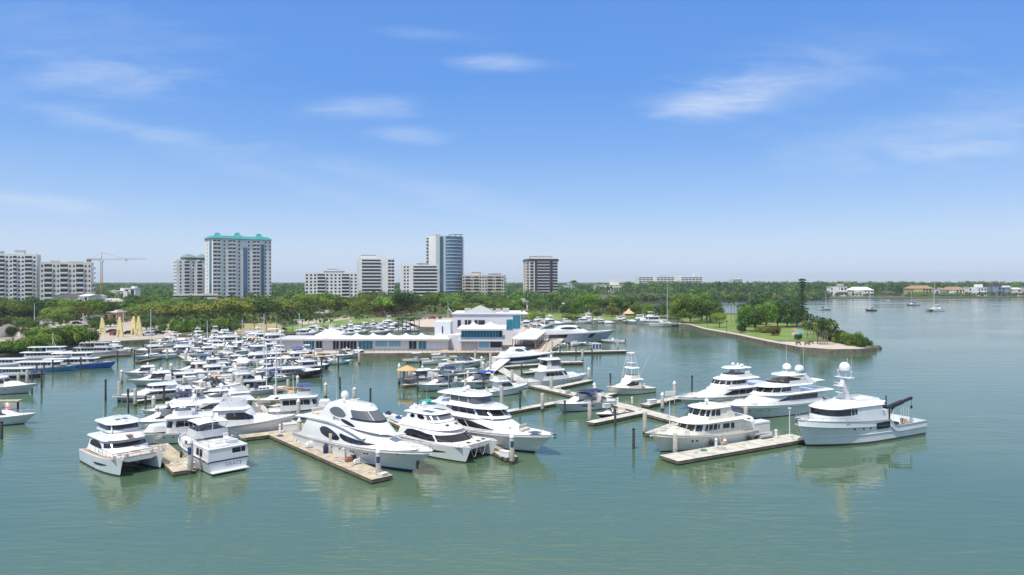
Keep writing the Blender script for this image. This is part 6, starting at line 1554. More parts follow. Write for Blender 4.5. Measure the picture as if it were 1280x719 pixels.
def quad_mesh(name, w, h, d=.12):
    me = bpy.data.meshes.new(name)
    b = MB(); b.box((0, -d / 2, h / 2), (w, d, h))
    me.from_pydata(b.v, [], b.f); return me
class Block:
    """a storeyed block; front face looks along local -y, its left end along -x"""
    def __init__(s, name, label, x0, x1, ytop, Y, depth, yaw, floors, wall, cat='apartment block', group='high rises along the shore', zb=LZ, roofh=None):
        pl, pr = PD(x0, ytop, Y), PD(x1, ytop, Y); s.W = (pr.x - pl.x); s.Ht = pl.z - zb; s.n = floors; s.fh = s.Ht / floors
        cx = (pl.x + pr.x) / 2; ca, sa = math.cos(yaw), math.sin(yaw); cy = Y + depth / 2
        for _ in range(60):                       # width and centre so that the turned block spans x0..x1
            us = [CX + F * (cx + sx_ * s.W / 2 * ca - sy_ * depth / 2 * sa) / (cy + sx_ * s.W / 2 * sa + sy_ * depth / 2 * ca) for sx_ in (-1, 1) for sy_ in (-1, 1)]
            s.W = max(5, s.W + (x1 - x0 - max(us) + min(us)) * Y / F * .5); cx += ((x0 + x1) / 2 - (max(us) + min(us)) / 2) * Y / F * .5
        s.D = depth
        s.r = empty(name, (cx, cy, zb), yaw, label, cat, group)
        b = MB(); b.box((0, 0, s.Ht / 2), (s.W, depth, s.Ht)); b.box((0, 0, s.Ht + .5), (s.W - .6, depth - .6, .2), mi=1)
        # parapet as four thin walls
        for (cx, cy, dx, dy) in ((0, -depth / 2 + .15, s.W, .3), (0, depth / 2 - .15, s.W, .3), (-s.W / 2 + .15, 0, .3, depth - .6), (s.W / 2 - .15, 0, .3, depth - .6)): b.box((cx, cy, s.Ht + .45), (dx, dy, .9))
        s.wall = b.build('walls', [wall, ROOFG], s.r, smooth=False)
        s.meshes = {}; s.count = {}; s.rest = {}
    def part(s, nm, w, h, d, m, pos, rz):
        k = (nm, round(w, 2), round(h, 2), d, m.name)
        n = s.count.get(nm, 0)
        if n < 100:
            if k not in s.meshes:
                me = quad_mesh(nm, w, h, d); me.materials.append(m); s.meshes[k] = me
            o = bpy.data.objects.new(nm, s.meshes[k]); COL.objects.link(o); o.parent = s.wall; o.location = pos; o.rotation_euler = (0, 0, rz)
        else:
            b, _ = s.rest.setdefault((nm, m.name), (MB(), m)); ca, sa = math.cos(rz), math.sin(rz)
            b.box((pos[0] + sa * d / 2, pos[1] - ca * d / 2, pos[2] + h / 2), (w, d, h), rz)
        s.count[nm] = n + 1
    def at(s, face, u, z, off=0.):
        if face == 'f': return (-s.W / 2 + u * s.W, -s.D / 2 - off, z), 0.
        if face == 'l': return (-s.W / 2 - off, s.D / 2 - u * s.D, z), -PI / 2
        return (s.W / 2 + off, -s.D / 2 + u * s.D, z), PI / 2
    def face(s, face, pat, f0=0, f1=None, win=WIN, slab=RAILW, wh=.5, ww=.55, proj=1.3, z0=0.):
        """pat: one letter per bay. w window, W wide window, b balcony, r recessed dark balcony, . blank"""
        wd = s.W if face == 'f' else s.D; n = len(pat); bw = wd / n; fh = s.fh
        order = list(range(f0, f1 if f1 is not None else s.n))[::-1]
        for fl in order:
            z = fl * fh + z0
            i = 0
            while i < n:
                ch = pat[i]; j = i
                if ch in 'brR':
                    while j + 1 < n and pat[j + 1] == ch: j += 1
                u = (i + j + 1) / 2 / n; w_ = bw * (j - i + 1)
                if ch == 'w': p, rz = s.at(face, u, z + fh * .3); s.part('window', bw * ww, fh * wh, .08, win, p, rz)
                elif ch == 'W': p, rz = s.at(face, u, z + fh * .22); s.part('window', bw * .86, fh * .6, .08, win, p, rz)
                elif ch in 'brR':
                    p, rz = s.at(face, u, z + fh * .12); s.part('balcony_door', w_ * .94, fh * .72, .06, win if ch != 'R' else WIND, p, rz)
                    p, rz = s.at(face, u, z, 0.); s.part('balcony', w_ * .98, fh * .13, proj, slab, p, rz)
                    p, rz = s.at(face, u, z + fh * .13, proj - .08); s.part('balcony_rail', w_ * .98, fh * (.26 if ch == 'b' else .18), .08, slab, p, rz)
                    if ch == 'b' and w_ > bw * 1.5:
                        p, rz = s.at(face, u, z + fh * .13, 0.); s.part('balcony_fin', .18, fh * .87, proj, slab, p, rz)
                i = j + 1
    def strip(s, face, u, w, f0, f1, m, nm='glass_strip', d=.25):
        p, rz = s.at(face, u, f0 * s.fh); b = MB(); wd = w * (s.W if face == 'f' else s.D); b.box((0, -d / 2, (f1 - f0) * s.fh / 2), (wd, d, (f1 - f0) * s.fh))
        for k in range(f0, f1): b.box((0, -d / 2 - .02, (k - f0) * s.fh), (wd + .1, d + .1, .35), mi=1)
        o = b.build(nm, [m, m], s.wall, smooth=False); o.location = p; o.rotation_euler = (0, 0, rz); return o
    def pent(s, x, w, h, m=None, d=.4, nm='roof_house', y=0.):
        b = MB(); b.box((x * s.W, y * s.D, s.Ht + h / 2), (w * s.W, d * s.D, h)); b.box((x * s.W, y * s.D, s.Ht + h + .12), (w * s.W + .8, d * s.D + .8, .24)); return b.build(nm, m or WALLW, s.wall, smooth=False)
    def done(s):
        for (nm, mn), (b, m) in s.rest.items():
            o = b.build(nm, m, s.wall, smooth=False); o['kind'] = 'stuff'

B_ = Block('apartment_block', 'tall white balconied apartment block at the left edge', -14, 51, 319, 440, 18, R(27), 14, WALLW)
B_.face('f', 'RwRRwwRwwRRw', win=WIND, wh=.42); B_.face('r', '..w..', win=WIND); B_.pent(.1, .2, 3.4); B_.pent(-.35, .16, 2.4, WALLG); B_.done()
B_ = Block('apartment_block', 'lower white apartment block with three balcony stacks, right of the leftmost one', 50, 117, 329.5, 445, 16, R(27), 10, WALLC)
B_.face('f', 'wrrwwrrwwrrww', win=WIND, wh=.42, ww=.42); B_.face('l', '.w.w.', win=WIND); B_.face('r', 'rr', win=WIND); B_.pent(-.25, .16, 1.8, WALLC); B_.pent(.15, .3, 1.4, WALLC)
B_.done()
B_ = Block('apartment_block', 'pale apartment tower with green domed roof pavilions left of the teal roofed tower', 217, 262, 326, 590, 18, R(34), 13, WALLW)
B_.face('f', '.w.rr.w.rr.w.', win=WIND, ww=.6); B_.face('l', 'wwww', win=WIND)
for u_ in (-.12, .30):
    b = MB(); b.lathe([(6.2, 0), (6.2, 1.6), (7, 1.8), (4.2, 3.8), (1.4, 4.8), (.1, 5.4)], (u_ * B_.W, -B_.D * .2, B_.Ht + .9), 12); b.build('roof_dome', mat('grey_green_roof', (.16, .22, .20), .6), B_.wall)
B_.done()
B_ = Block('apartment_block', 'large white tower with teal hipped roof and blue glass strips', 256, 339, 300, 560, 22, R(40), 18, WALLW)
B_.face('f', 'bbb.w.bbb.w...w.bbb..w.w', ww=.6, win=WIN); B_.face('l', '.w...', ww=.3); B_.strip('l', .72, .26, 0, 18, GREENG); B_.strip('f', .54, .07, 1, 16, BLUEG, d=.5); B_.strip('f', .845, .05, 2, 17, GREENG, d=.5)
for u_, w_, h_ in ((-.36, .24, 3.2), (-.02, .22, 4.0), (.36, .22, 3.8)):
    b = MB(); wx = w_ * B_.W / 2; y0, y1 = -B_.D / 2 - 1, B_.D / 2 + 1; x_ = u_ * B_.W; z_ = B_.Ht + .95
    b.loft([[(x_ - wx, y0, z_), (x_ + wx, y0, z_), (x_ + wx, y1, z_), (x_ - wx, y1, z_)], [(x_ - wx * .25, y0 + 9, z_ + h_), (x_ + wx * .25, y0 + 9, z_ + h_), (x_ + wx * .25, y1 - 9, z_ + h_), (x_ - wx * .25, y1 - 9, z_ + h_)], [(x_ - wx * .2, y0 + 10, z_ + h_ + 1.6), (x_ + wx * .2, y0 + 10, z_ + h_ + 1.6), (x_ + wx * .2, y1 - 10, z_ + h_ + 1.6), (x_ - wx * .2, y1 - 10, z_ + h_ + 1.6)]], True, True, True); b.build('hipped_roof', TEALR, B_.wall, smooth=False)
b = MB(); y0 = B_.D / 2 + 1.2; wx = B_.W / 2 + 1; z_ = B_.Ht + .92
b.loft([[(-wx, -y0, z_), (wx, -y0, z_), (wx, y0, z_), (-wx, y0, z_)], [(-wx + 3, -y0 + 3, z_ + 2.3), (wx - 3, -y0 + 3, z_ + 2.3), (wx - 3, y0 - 3, z_ + 2.3), (-wx + 3, y0 - 3, z_ + 2.3)]], True, True, True); b.build('eave_roof', TEALR, B_.wall, smooth=False)
B_.done()
B_ = Block('apartment_block', 'low parking podium with dark top band left of the teal roofed tower', 216, 273, 369, 520, 16, R(22), 3, WALLC, 'parking podium')
b = MB(); b.box((0, 0, B_.Ht - .9), (B_.W + .3, B_.D + .3, .9)); b.build('louvre_band', WIND, B_.wall, smooth=False); B_.face('f', 'wwwwwwww', 0, 2, win=WIND, wh=.6); B_.done()
B_ = Block('apartment_block', 'wide eight storey white block between the teal roofed tower and the banded one', 381, 447, 342, 640, 20, R(14), 9, WALLW)
B_.face('f', 'wwwrrwwwwrrww', win=WIND, ww=.5); B_.face('l', 'www', win=WIND); B_.pent(.05, .4, 2.2, ROOFG); B_.pent(.02, .2, 4.6, WALLW, .25); B_.done()
B_ = Block('apartment_block', 'white tower with long horizontal window bands left of the glass tower', 447, 493, 324, 690, 22, R(14), 13, WALLW)
B_.face('f', '.RRRRRR..WW', win=WIND, proj=1.0); B_.face('l', '.RR.', win=WIND); B_.pent(-.2, .42, 4.5, WALLW); B_.done()
B_ = Block('apartment_block', 'mid height white block with dark balcony rows in front of the glass tower', 500, 547, 332, 680, 20, R(8), 11, WALLW)
B_.face('f', '.ww.RRRRRRRR', win=WIND, proj=1.0); B_.face('l', 'ww', win=WIND); B_.pent(.1, .3, 2.2, ROOFG); B_.done()
B_ = Block('glass_tower', 'tallest tower with white left flank and blue curved glass front', 533, 579, 296, 730, 22, R(34), 19, WALLW)
B_.face('l', 'r...', win=WIN); B_.face('f', '.....', 0, 1); B_.strip('f', .20, .12, 0, 19, GREENG)
for k_ in range(19):
    z_ = k_ * B_.fh; b = MB(); pts = []
    for q in range(13):
        a = R(lerp(-95, 88, q / 12)); pts.append((B_.W * (.16 + .30 * math.sin(a)), -B_.D / 2 - 1 - 6.5 * max(0, math.cos(a))))
    poly = [(B_.W * -.15, -B_.D / 2 + .1)] + pts + [(B_.W * .47, -B_.D / 2 + .1)]
    b.prism(poly, z_ + .45, z_ + B_.fh); b.build('glass_floor', BLUEG if (k_ < 11 or k_ % 3) else TEALG, B_.wall, smooth=True, ang=20)
    b = MB(); poly2 = [(x_, y_ - (.9 if y_ < -B_.D / 2 else 0)) for x_, y_ in poly]; b.prism(poly2, z_ + .02, z_ + .42); b.build('floor_slab', RAILW, B_.wall, smooth=False)
B_.face('r', 'rr', win=WIN); B_.pent(-.3, .2, 2.4, WALLW)
b = MB(); b.prism([(x_ * 1.0, y_) for x_, y_ in poly], B_.Ht + 2.4, B_.Ht + 2.9)
for x_ in (0., .2, .4): b.box((x_ * B_.W, -B_.D / 2, B_.Ht + 1.2), (.6, .6, 2.5))
b.build('crown_canopy', WALLW, B_.wall, smooth=False); B_.done()
B_ = Block('apartment_block', 'tan eight storey block with vertical fins right of the glass tower', 578, 632, 345, 720, 22, R(-4), 8, WALLT)
B_.face('f', 'wRRwRRwwwRRwRRw', win=WIND, proj=1.0, slab=WALLT); B_.face('r', 'RRR', win=WIND, slab=WALLT); B_.pent(-.2, .2, 4, WALLT); B_.pent(.25, .3, 2.4, ROOFG); B_.done()
B_ = Block('office_tower', 'dark bronze tower with cream corner columns standing apart', 655, 697, 324.5, 760, 26, R(12), 14, WALLB, 'office tower')
B_.face('f', 'RR.RRRRR.RR', win=WIND, proj=.9, slab=WALLG)
B_.face('l', '.RR', win=WIND, proj=.9, slab=WALLC)
for u_ in (.01, .17, .80): B_.strip('f', u_, .035, 0, 14, WALLC if u_ < .5 else WALLB, 'column', d=1.1)
for u_ in (.08, .5): B_.strip('l', u_, .16, 0, 14, WALLC, 'column', d=1.1)
b = MB(); b.box((0, 0, B_.Ht - .8), (B_.W + 2.4, B_.D + 2.4, 2.2)); b.build('cornice', WALLB, B_.wall, smooth=False); B_.pent(.0, .7, 3.8, WALLC, .6); B_.done()
B_ = Block('office_building', 'low podium at the foot of the dark bronze tower', 652, 702, 370.5, 730, 14, 0, 2, WALLC, 'podium'); B_.face('f', 'WWWWWWWW', win=WIND); B_.done()
B_ = Block('condominium_row', 'long white condominium row on the far horizon', 793, 878, 346.2, 2100, 60, R(3), 6, WALLW, 'apartment block', 'buildings on the far shore')
B_.face('f', 'WWWW.WWWWW..WWWWWW', win=WIN); B_.pent(-.05, .12, 5, WALLG); B_.pent(.44, .06, 9, WALLW); B_.pent(.3, .3, 4, WALLW); B_.done()
B_ = Block('condominium_row', 'small pale condominium right of the long white row on the horizon', 912, 928, 349, 2300, 40, 0, 4, WALLC, 'apartment block', 'buildings on the far shore'); B_.face('f', 'WWWW', win=WIN); B_.pent(.1, .5, 4, WALLW); B_.done()

def house(x0, x1, ybase, ytop, Y, wall, roof, label, floors=2, group='houses on the far shore', arches=False, flat=False, depth=None, gable=False, name='house', cat='house'):
    pl, pr = PD(x0, ytop, Y), PD(x1, ytop, Y); wd = pr.x - pl.x; zb = LZ if ybase is None else max(LZ, PD(x0, ybase, Y).z); ht = pl.z - zb; d = depth or max(7, wd * .5)
    r = empty(name, ((pl.x + pr.x) / 2, Y + d / 2, zb), R((hash(label) % 1000) / 1000 * 0), label, cat, group)
    rh = 0 if flat else min(ht * .34, wd * .2, 4.5); eh = ht - rh
    b = MB(); b.box((0, 0, eh / 2), (wd, d, eh)); b.box((-wd * .2, -d * .5 - 1.4, eh * .42), (wd * .35, 2.8, eh * .84)); wl = b.build('walls', wall, r, smooth=False)
    b = MB()
    if flat:
        b.box((0, 0, eh + .25), (wd + 1, d + 1, .5)); b.box((wd * .2, 0, eh + .5 + .08 * wd), (wd * .3, d * .6, wd * .16)) 
    elif gable:
        b.loft([[(-wd / 2 - .6, -d / 2 - .6, eh), (-wd / 2 - .6, d / 2 + .6, eh), (-wd / 2 - .6, 0, eh + rh)], [(wd / 2 + .6, -d / 2 - .6, eh), (wd / 2 + .6, d / 2 + .6, eh), (wd / 2 + .6, 0, eh + rh)]], True, True, True)
    else:
        i_ = min(wd, d) * .42
        b.loft([[(-wd / 2 - .8, -d / 2 - .8, eh), (wd / 2 + .8, -d / 2 - .8, eh), (wd / 2 + .8, d / 2 + .8, eh), (-wd / 2 - .8, d / 2 + .8, eh)], [(-wd / 2 + i_, -d / 2 + i_, eh + rh), (wd / 2 - i_, -d / 2 + i_, eh + rh), (wd / 2 - i_, d / 2 - i_, eh + rh), (-wd / 2 + i_, d / 2 - i_, eh + rh)]], True, True, True)
    b.build('roof', roof, r, smooth=False)
    n = max(2, int(wd / 4.2)); fh = eh / floors
    for fl in range(floors):
        for k_ in range(n):
            b = MB(); x_ = (-.5 + (k_ + .5) / n) * wd; yy = -d / 2 - .06 - (2.8 if -wd * .375 < x_ < -wd * .025 and fl * fh + fh * .8 < eh * .84 else 0); b.box((x_, yy, fl * fh + fh * .48), (wd / n * .55, .12, fh * (.72 if arches else .5)), bevel=0); b.build('window', WIND, wl, smooth=False)
        if floors > 1 and fl:
            b = MB(); b.box((0, -d / 2 - .75, fl * fh), (wd * 1.01, 1.5, .3)); b.build('balcony', wall, wl, smooth=False)
    return r
YEL = mat('ochre_stucco', (.55, .42, .2), .85, var=.06, vscale=.2); TILE = mat('clay_tile_roof', (.30, .20, .13), .9, var=.15, vscale=.4); BLG = mat('blue_grey_stucco', (.25, .29, .36), .8)
house(1038, 1059, 371.5, 358.5, 965, WALLW, ROOFG, 'white stepped house leftmost on the far shore', flat=True)
house(1064, 1092, 371.5, 358.8, 960, WALLW, WALLW, 'wide white house with a pale hip roof on the far shore')
house(1105, 1120, 370.5, 364, 985, TILE, ROOFD, 'low brown house between the white and ochre houses', 1)
house(1138, 1168, 368.5, 357, 1010, YEL, TILE, 'ochre villa behind the mangrove clump on the far shore', arches=True)
house(1168, 1180, 369, 362, 1000, WALLG, ROOFG, 'small grey house right of the ochre villa', 1, flat=True)
house(1183, 1207, 370.5, 358.5, 985, WALLC, TILE, 'cream villa with arched windows and tiled roof on the far shore', arches=True)
house(1211, 1233.5, 370.8, 359.5, 975, WALLW, WALLW, 'white square house with a flat roof on the far shore', flat=True)
house(1238, 1252, 370.5, 357.5, 975, BLG, ROOFD, 'blue grey house on the far shore, left half of a pair', flat=True)
house(1253, 1265, 370.5, 357, 980, BLG, ROOFG, 'blue grey house on the far shore, right half of a pair')
house(1266, 1277, 370.5, 359.5, 975, WALLC, WALLG, 'beige house rightmost but one on the far shore')
house(1279, 1292, 370.5, 359, 975, WALLT, ROOFG, 'tan house cut by the right edge on the far shore', flat=True)
house(952, 980, 366, 358.5, 1450, WALLC, TILE, 'pale tiled villa amid the woods left of the tall pine')
house(826, 843, 366, 361.5, 1250, TILE, ROOFD, 'brown boathouse in the woods behind the tall mast', 1)
house(744, 780, 366.5, 356.5, 1150, WALLC, WALLC, 'wide pale low building in the woods beyond the park', 1, flat=True, depth=20)
house(700, 718, 366, 357, 1100, WALLG, ROOFG, 'grey flat roofed building right of the bronze tower', 1, flat=True, depth=20)
GL = 'buildings among the trees on the left'
house(155, 169, 382, 361, 520, WALLW, WALLW, 'white square building with an arched porch among the trees', 2, GL, flat=True, arches=True)
house(66, 104, 384, 367.5, 440, WALLW, ROOFD, 'house with a long dark gable roof below the second block', 2, GL, gable=True)
house(99, 110, 384, 368, 425, WALLW, WALLW, 'white gable end house beside the dark roofed one', 2, GL, gable=True, depth=14)
house(117, 126, 384, 371, 450, WALLW, WALLW, 'small white block left of the grey roof', 2, GL, flat=True)
house(126, 150, 386, 373, 450, WALLC, ROOFG, 'low tan house with a grey hip roof', 1, GL)
house(134, 146, 400, 391, 345, mat('salmon_stucco', (.55, .35, .26), .85), WALLC, 'small salmon pink kiosk by the car park', 1, GL, flat=True, depth=8)
house(103, 116, 402, 394, 340, WALLW, WALLC, 'small white pavilion by the car park trees', 1, GL, depth=8)
house(138, 158, 372, 364, 640, WALLC, WALLW, 'pale roof beyond the white square building', 1, GL, flat=True)
house(430, 441, 362, 355, 800, TILE, TILE, 'red brick building beyond the eight storey block', 2, GL, flat=True) if False else None
GM = 'buildings among the trees behind the clubhouse'
house(640, 660, 393, 377.5, 480, WALLT, ROOFG, 'tan flat roofed pavilion behind the clubhouse', 1, GM, flat=True)
house(748, 757, 390, 376.5, 520, WALLW, WALLW, 'white building behind the bright green tree', 2, GM, flat=True)
house(704, 714, 392, 380, 500, WALLW, WALLW, 'small white building left of the bright green tree', 2, GM, flat=True)
house(396, 412, 399, 391.5, 400, WALLC, WALLC, 'pale kiosk at the edge of the lawn', 1, GM, flat=True)
house(318, 345, 406, 397, 370, WALLG, WALLT, 'low pale shelter under the spreading trees', 1, GM)

# ------------------------------------------------------------------ restaurant on the quay
Z0 = 1.36
CW = mat('clubhouse_white', (.64, .65, .68), .7, var=.03, vscale=.3)
TG1 = mat('teal_panel_glass', (.02, .19, .27), .12, spec=.6); TG2 = mat('pale_teal_panel', (.16, .42, .52), .3)
def qpt(x, y): return P(x, y, Z0)
rs = empty('restaurant', (0, 0, 0), 0, 'white waterfront restaurant with tented roofs and teal glass', 'restaurant')
Yf = qpt(560, 438).y
def X_at(px, Y=Yf): return (px - CX) / F * Y
def zpx(py, Y=Yf): return H - (py - HZ) * Y / F
# long low wing
xa, xb = X_at(346), X_at(560); zt = zpx(425.2)
b = MB(); b.box(((xa + xb) / 2, Yf + 6, (Z0 + zt) / 2), (xb - xa, 12, zt - Z0)); wg = b.build('low_wing', CW, rs, smooth=False); b = MB(); b.box(((xa + xb) / 2, Yf + 5.4, zt + .22), (xb - xa + 1.2, 14, .4)); b.build('roof', mat('pale_grey_membrane', (.5, .5, .5), .8), wg, smooth=False)
for x0, x1, m_ in ((379, 393, TG1), (395, 403, WIND), (425, 446, WIND), (448, 466, TG1), (469, 484, TG2), (486, 501, TG2), (511, 521, WIND), (523, 533, TG1), (416, 424, WIND)):
    n = max(1, round((x1 - x0) / 4.))
    for k_ in range(n):
        b = MB(); a_, c_ = X_at(lerp(x0, x1, k_ / n)) + .1, X_at(lerp(x0, x1, (k_ + 1) / n)) - .1; z0_ = Z0 + (1.2 if m_ is TG2 else .35); b.box(((a_ + c_) / 2, Yf - .06, (z0_ + zt - .35) / 2), (c_ - a_, .16, zt - .35 - z0_)); b.build('window', m_, wg, smooth=False)
for pxc, w_ in ((397, 17), (416, 15), (441, 13), (462, 13), (483, 13), (504, 13), (524, 13), (549, 12)):
    b = MB(); x_ = X_at(pxc); hw = X_at(CX + w_) - X_at(CX); yy = Yf + 5; b.loft([[(x_ - hw * .85, yy - 5, zt + .45), (x_ + hw * .85, yy - 5, zt + .45), (x_ + hw * .85, yy + 5, zt + .45), (x_ - hw * .85, yy + 5, zt + .45)], [(x_ - hw * .3, yy - 1.7, zt + 1.0), (x_ + hw * .3, yy - 1.7, zt + 1.0), (x_ + hw * .3, yy + 1.7, zt + 1.0), (x_ - hw * .3, yy + 1.7, zt + 1.0)], [(x_ - .1, yy - .1, zt + 1.75), (x_ + .1, yy - .1, zt + 1.75), (x_ + .1, yy + .1, zt + 1.75), (x_ - .1, yy + .1, zt + 1.75)]], True, True, True); b.build('tent_roof', CANVW, rs, smooth=False)
b = MB(); x_ = X_at(400); hw = 3.6; yy = Yf + 12; b.loft([[(x_ - hw, yy - 5, zt), (x_ + hw, yy - 5, zt), (x_ + hw, yy + 5, zt), (x_ - hw, yy + 5, zt)], [(x_ - hw, yy - 5, zt + 1), (x_ + hw, yy - 5, zt + 1), (x_ + hw, yy + 5, zt + 1), (x_ - hw, yy + 5, zt + 1)], [(x_ - .1, yy, zt + 2.8), (x_ + .1, yy, zt + 2.8), (x_ + .1, yy + .1, zt + 2.8), (x_ - .1, yy + .1, zt + 2.8)]], True, True, True); b.build('tent_roof', CANVW, rs, smooth=False)
# stair tower
b = MB(); xa, xb = X_at(539.5), X_at(560); ztw = zpx(402.5, Yf + 8); b.box(((xa + xb) / 2, Yf + 12, (Z0 + ztw) / 2), (xb - xa, 8, ztw - Z0)); tw = b.build('stair_tower', CW, rs, smooth=False); b = MB(); b.box(((xa + xb) / 2, Yf + 7.95, ztw - 2.6), (.35, .1, 2.4)); b.build('slot_window', WIND, tw, smooth=False)
# two storey glazed front
Yg = Yf - 1.5; xa, xb = X_at(576.5, Yg), X_at(627.5, Yg); zr = zpx(412.5, Yg); zm = zpx(424.5, Yg)
b = MB(); b.box(((xa + xb) / 2, Yg + 8, (Z0 + zr) / 2), (xb - xa, 16, zr - Z0)); b.box(((xa + xb) / 2, Yg + 7.6, zm - .2), (xb - xa + 1.6, 17.6, .5)); b.box(((xa + xb) / 2, Yg + 7.4, zr + .2), (xb - xa + 2.4, 18.4, .5)); gl = b.build('glazed_wing', CW, rs, smooth=False)
for k_ in range(13):
    b = MB(); a_, c_ = lerp(xa, xb, k_ / 13) + .06, lerp(xa, xb, (k_ + 1) / 13) - .06; b.box(((a_ + c_) / 2, Yg - .05, (zm + .7 + zr - .1) / 2), (c_ - a_, .14, zr - zm - .8)); b.build('window', TG1 if k_ < 12 else WIND, gl, smooth=False)
for x0, x1, m_ in ((599, 611, TG2), (613, 627, WIND)):
    b = MB(); b.box(((X_at(x0, Yg) + X_at(x1, Yg)) / 2, Yg - .05, lerp(Z0, zm, .55)), (X_at(x1, Yg) - X_at(x0, Yg), .14, (zm - Z0) * .5)); b.build('window', m_, gl, smooth=False)
b = MB(); b.box((X_at(587, Yg), Yg - .05, lerp(Z0, zm, .5)), (X_at(597, Yg) - X_at(577, Yg), .12, (zm - Z0) * .86)); b.build('grey_panel', ROOFG, gl, smooth=False)
for k_ in range(6):
    for z0_, z1_ in ((Z0 + .4, zm - .8), (zm + .7, zr - .2)):
        b = MB(); b.box((xb + .05, Yg + 1.3 + k_ * 2.5, (z0_ + z1_) / 2), (.14, 2.2, z1_ - z0_)); b.build('window', TG1, gl, smooth=False)
for pxc, w_ in ((590, 9), (612, 14)):
    b = MB(); x_ = X_at(pxc, Yg); hw = X_at(CX + w_, Yg) - X_at(CX, Yg); yy = Yg + 6; z_ = zr + .45; b.loft([[(x_ - hw, yy - 6, z_), (x_ + hw, yy - 6, z_), (x_ + hw, yy + 6, z_), (x_ - hw, yy + 6, z_)], [(x_ - hw * .4, yy - 2.4, z_ + .8), (x_ + hw * .4, yy - 2.4, z_ + .8), (x_ + hw * .4, yy + 2.4, z_ + .8), (x_ - hw * .4, yy + 2.4, z_ + .8)], [(x_ - .1, yy - .1, z_ + 1.6), (x_ + .1, yy - .1, z_ + 1.6), (x_ + .1, yy + .1, z_ + 1.6), (x_ - .1, yy + .1, z_ + 1.6)]], True, True, True); b.build('tent_roof', CANVW, rs, smooth=False)
# back block with clerestory
Yb = Yf + 22; xa, xb = X_at(566, Yb), X_at(651, Yb); zb_ = zpx(393, Yb)
b = MB(); b.box(((xa + xb) / 2, Yb + 11, (Z0 + zb_) / 2), (xb - xa, 22, zb_ - Z0)); b.box(((xa + xb) / 2, Yb + 11, zb_ + .15), (xb - xa + .8, 22.8, .35)); bk = b.build('back_block', CW, rs, smooth=False)
for x0, x1 in ((572, 576), (581, 584), (585, 589), (593, 597), (598, 606)):
    b = MB(); a_, c_ = X_at(x0, Yb), X_at(x1, Yb); b.box(((a_ + c_) / 2, Yb - .05, zb_ - 3.2), (c_ - a_, .14, 2.6)); b.build('window', WIND, bk, smooth=False)
for k_, (x0, x1, dz_) in enumerate(((633, 637, 0), (637, 641, 0), (641, 645, .8), (645, 650.5, .8))):
    b = MB(); a_, c_ = X_at(x0, Yb) + .05, X_at(x1, Yb) - .05; b.box(((a_ + c_) / 2, Yb - .05, zb_ - 3.4 + dz_), (c_ - a_, .14, 3.4 + dz_)); b.build('window', TG1, bk, smooth=False)
b = MB(); x_ = X_at(599, Yb); b.loft([[(x_ - 5.5, Yb + 2, zb_ + .3), (x_ + 5.5, Yb + 2, zb_ + .3), (x_ + 5.5, Yb + 13, zb_ + .3), (x_ - 5.5, Yb + 13, zb_ + .3)], [(x_ - .3, Yb + 7, zb_ + 2.7), (x_ + .3, Yb + 7, zb_ + 2.7), (x_ + .3, Yb + 8, zb_ + 2.7), (x_ - .3, Yb + 8, zb_ + 2.7)]], True, True, True); b.build('pyramid_roof', mat('pale_grey_roof', (.36, .37, .37), .7), bk, smooth=False)
b = MB(); xa2, xb2 = X_at(560, Yf + 4), X_at(577, Yf + 4); b.box(((xa2 + xb2) / 2, Yf + 8, (Z0 + zpx(420, Yf)) / 2), (xb2 - xa2, 10, zpx(420, Yf) - Z0)); b.build('entrance_block', CW, rs, smooth=False)
for x_, y_, d_ in ((612, 6, 2.2), (622, 12, 1.8), (632, 8, 2.4), (581, 14, 2.)):
    b = MB(); b.box((X_at(x_, Yb), Yb + y_, zb_ + .33 + d_ * .3), (d_, d_ * .8, d_ * .6), bevel=.08); b.build('roof_unit', mat('grey_roof_unit', (.42, .42, .42), .6), bk)
ql = empty('railing', (0, 0, 0), 0, 'grey railing along the restaurant quay edge', 'railing'); b = MB()
pts = [P(x_, 441.2, 1.36) + V((0, .5, 1.05)) for x_ in range(420, 640, 6)]; b.path(pts, .05, 4); b.path([p_ - V((0, 0, .5)) for p_ in pts], .035, 4); b.build('rail', STEEL, ql); b = MB()
for p_ in pts: b.tube(p_, p_ - V((0, 0, 1.05)), .05, n=4)
b.build('posts', STEEL, ql)
# pavilion tent on the quay
pv = empty('pavilion', label='white roofed open pavilion on the quay right of the restaurant', cat='pavilion')
A0, A1 = P(655, 437, Z0), P(669, 425.5, Z0); dv = (A1 - A0); dn = dv.normalized(); rz = ang_of(dv); ln = dv.length; wd = 7.
b = MB(); 
for side in (-1, 1):
    for k_ in range(6):
        p_ = A0 + dn * (ln * k_ / 5) + V((-dn.y, dn.x, 0)) * side * wd / 2; b.tube(p_, p_ + V((0, 0, 3.3)), .12, n=6)
b.build('posts', TEAKR, pv)
b = MB()
for k_ in range(2):
    q = [A0 + dn * (ln * (k_ + t) / 2) + V((-dn.y, dn.x, 0)) * s_ * (wd / 2 + .4) + V((0, 0, 3.0)) for t, s_ in ((.0, -1), (.98, -1), (.98, 1), (.0, 1))]; ctr = sum(q, V()) / 4
    b.loft([q, [p_ + V((0, 0, .35)) for p_ in q], [ctr + (p_ - ctr) * .1 + V((0, 0, 1.9)) for p_ in q]], True, True, True)
b.build('roof', CANVW, pv, smooth=False)
b = MB(); c_ = A0 + dn * ln / 2; b.box((c_.x, c_.y, Z0 + .7), (ln * .94, wd * .9, 1.3), rz); b.build('dark_interior', WIND, pv, smooth=False)
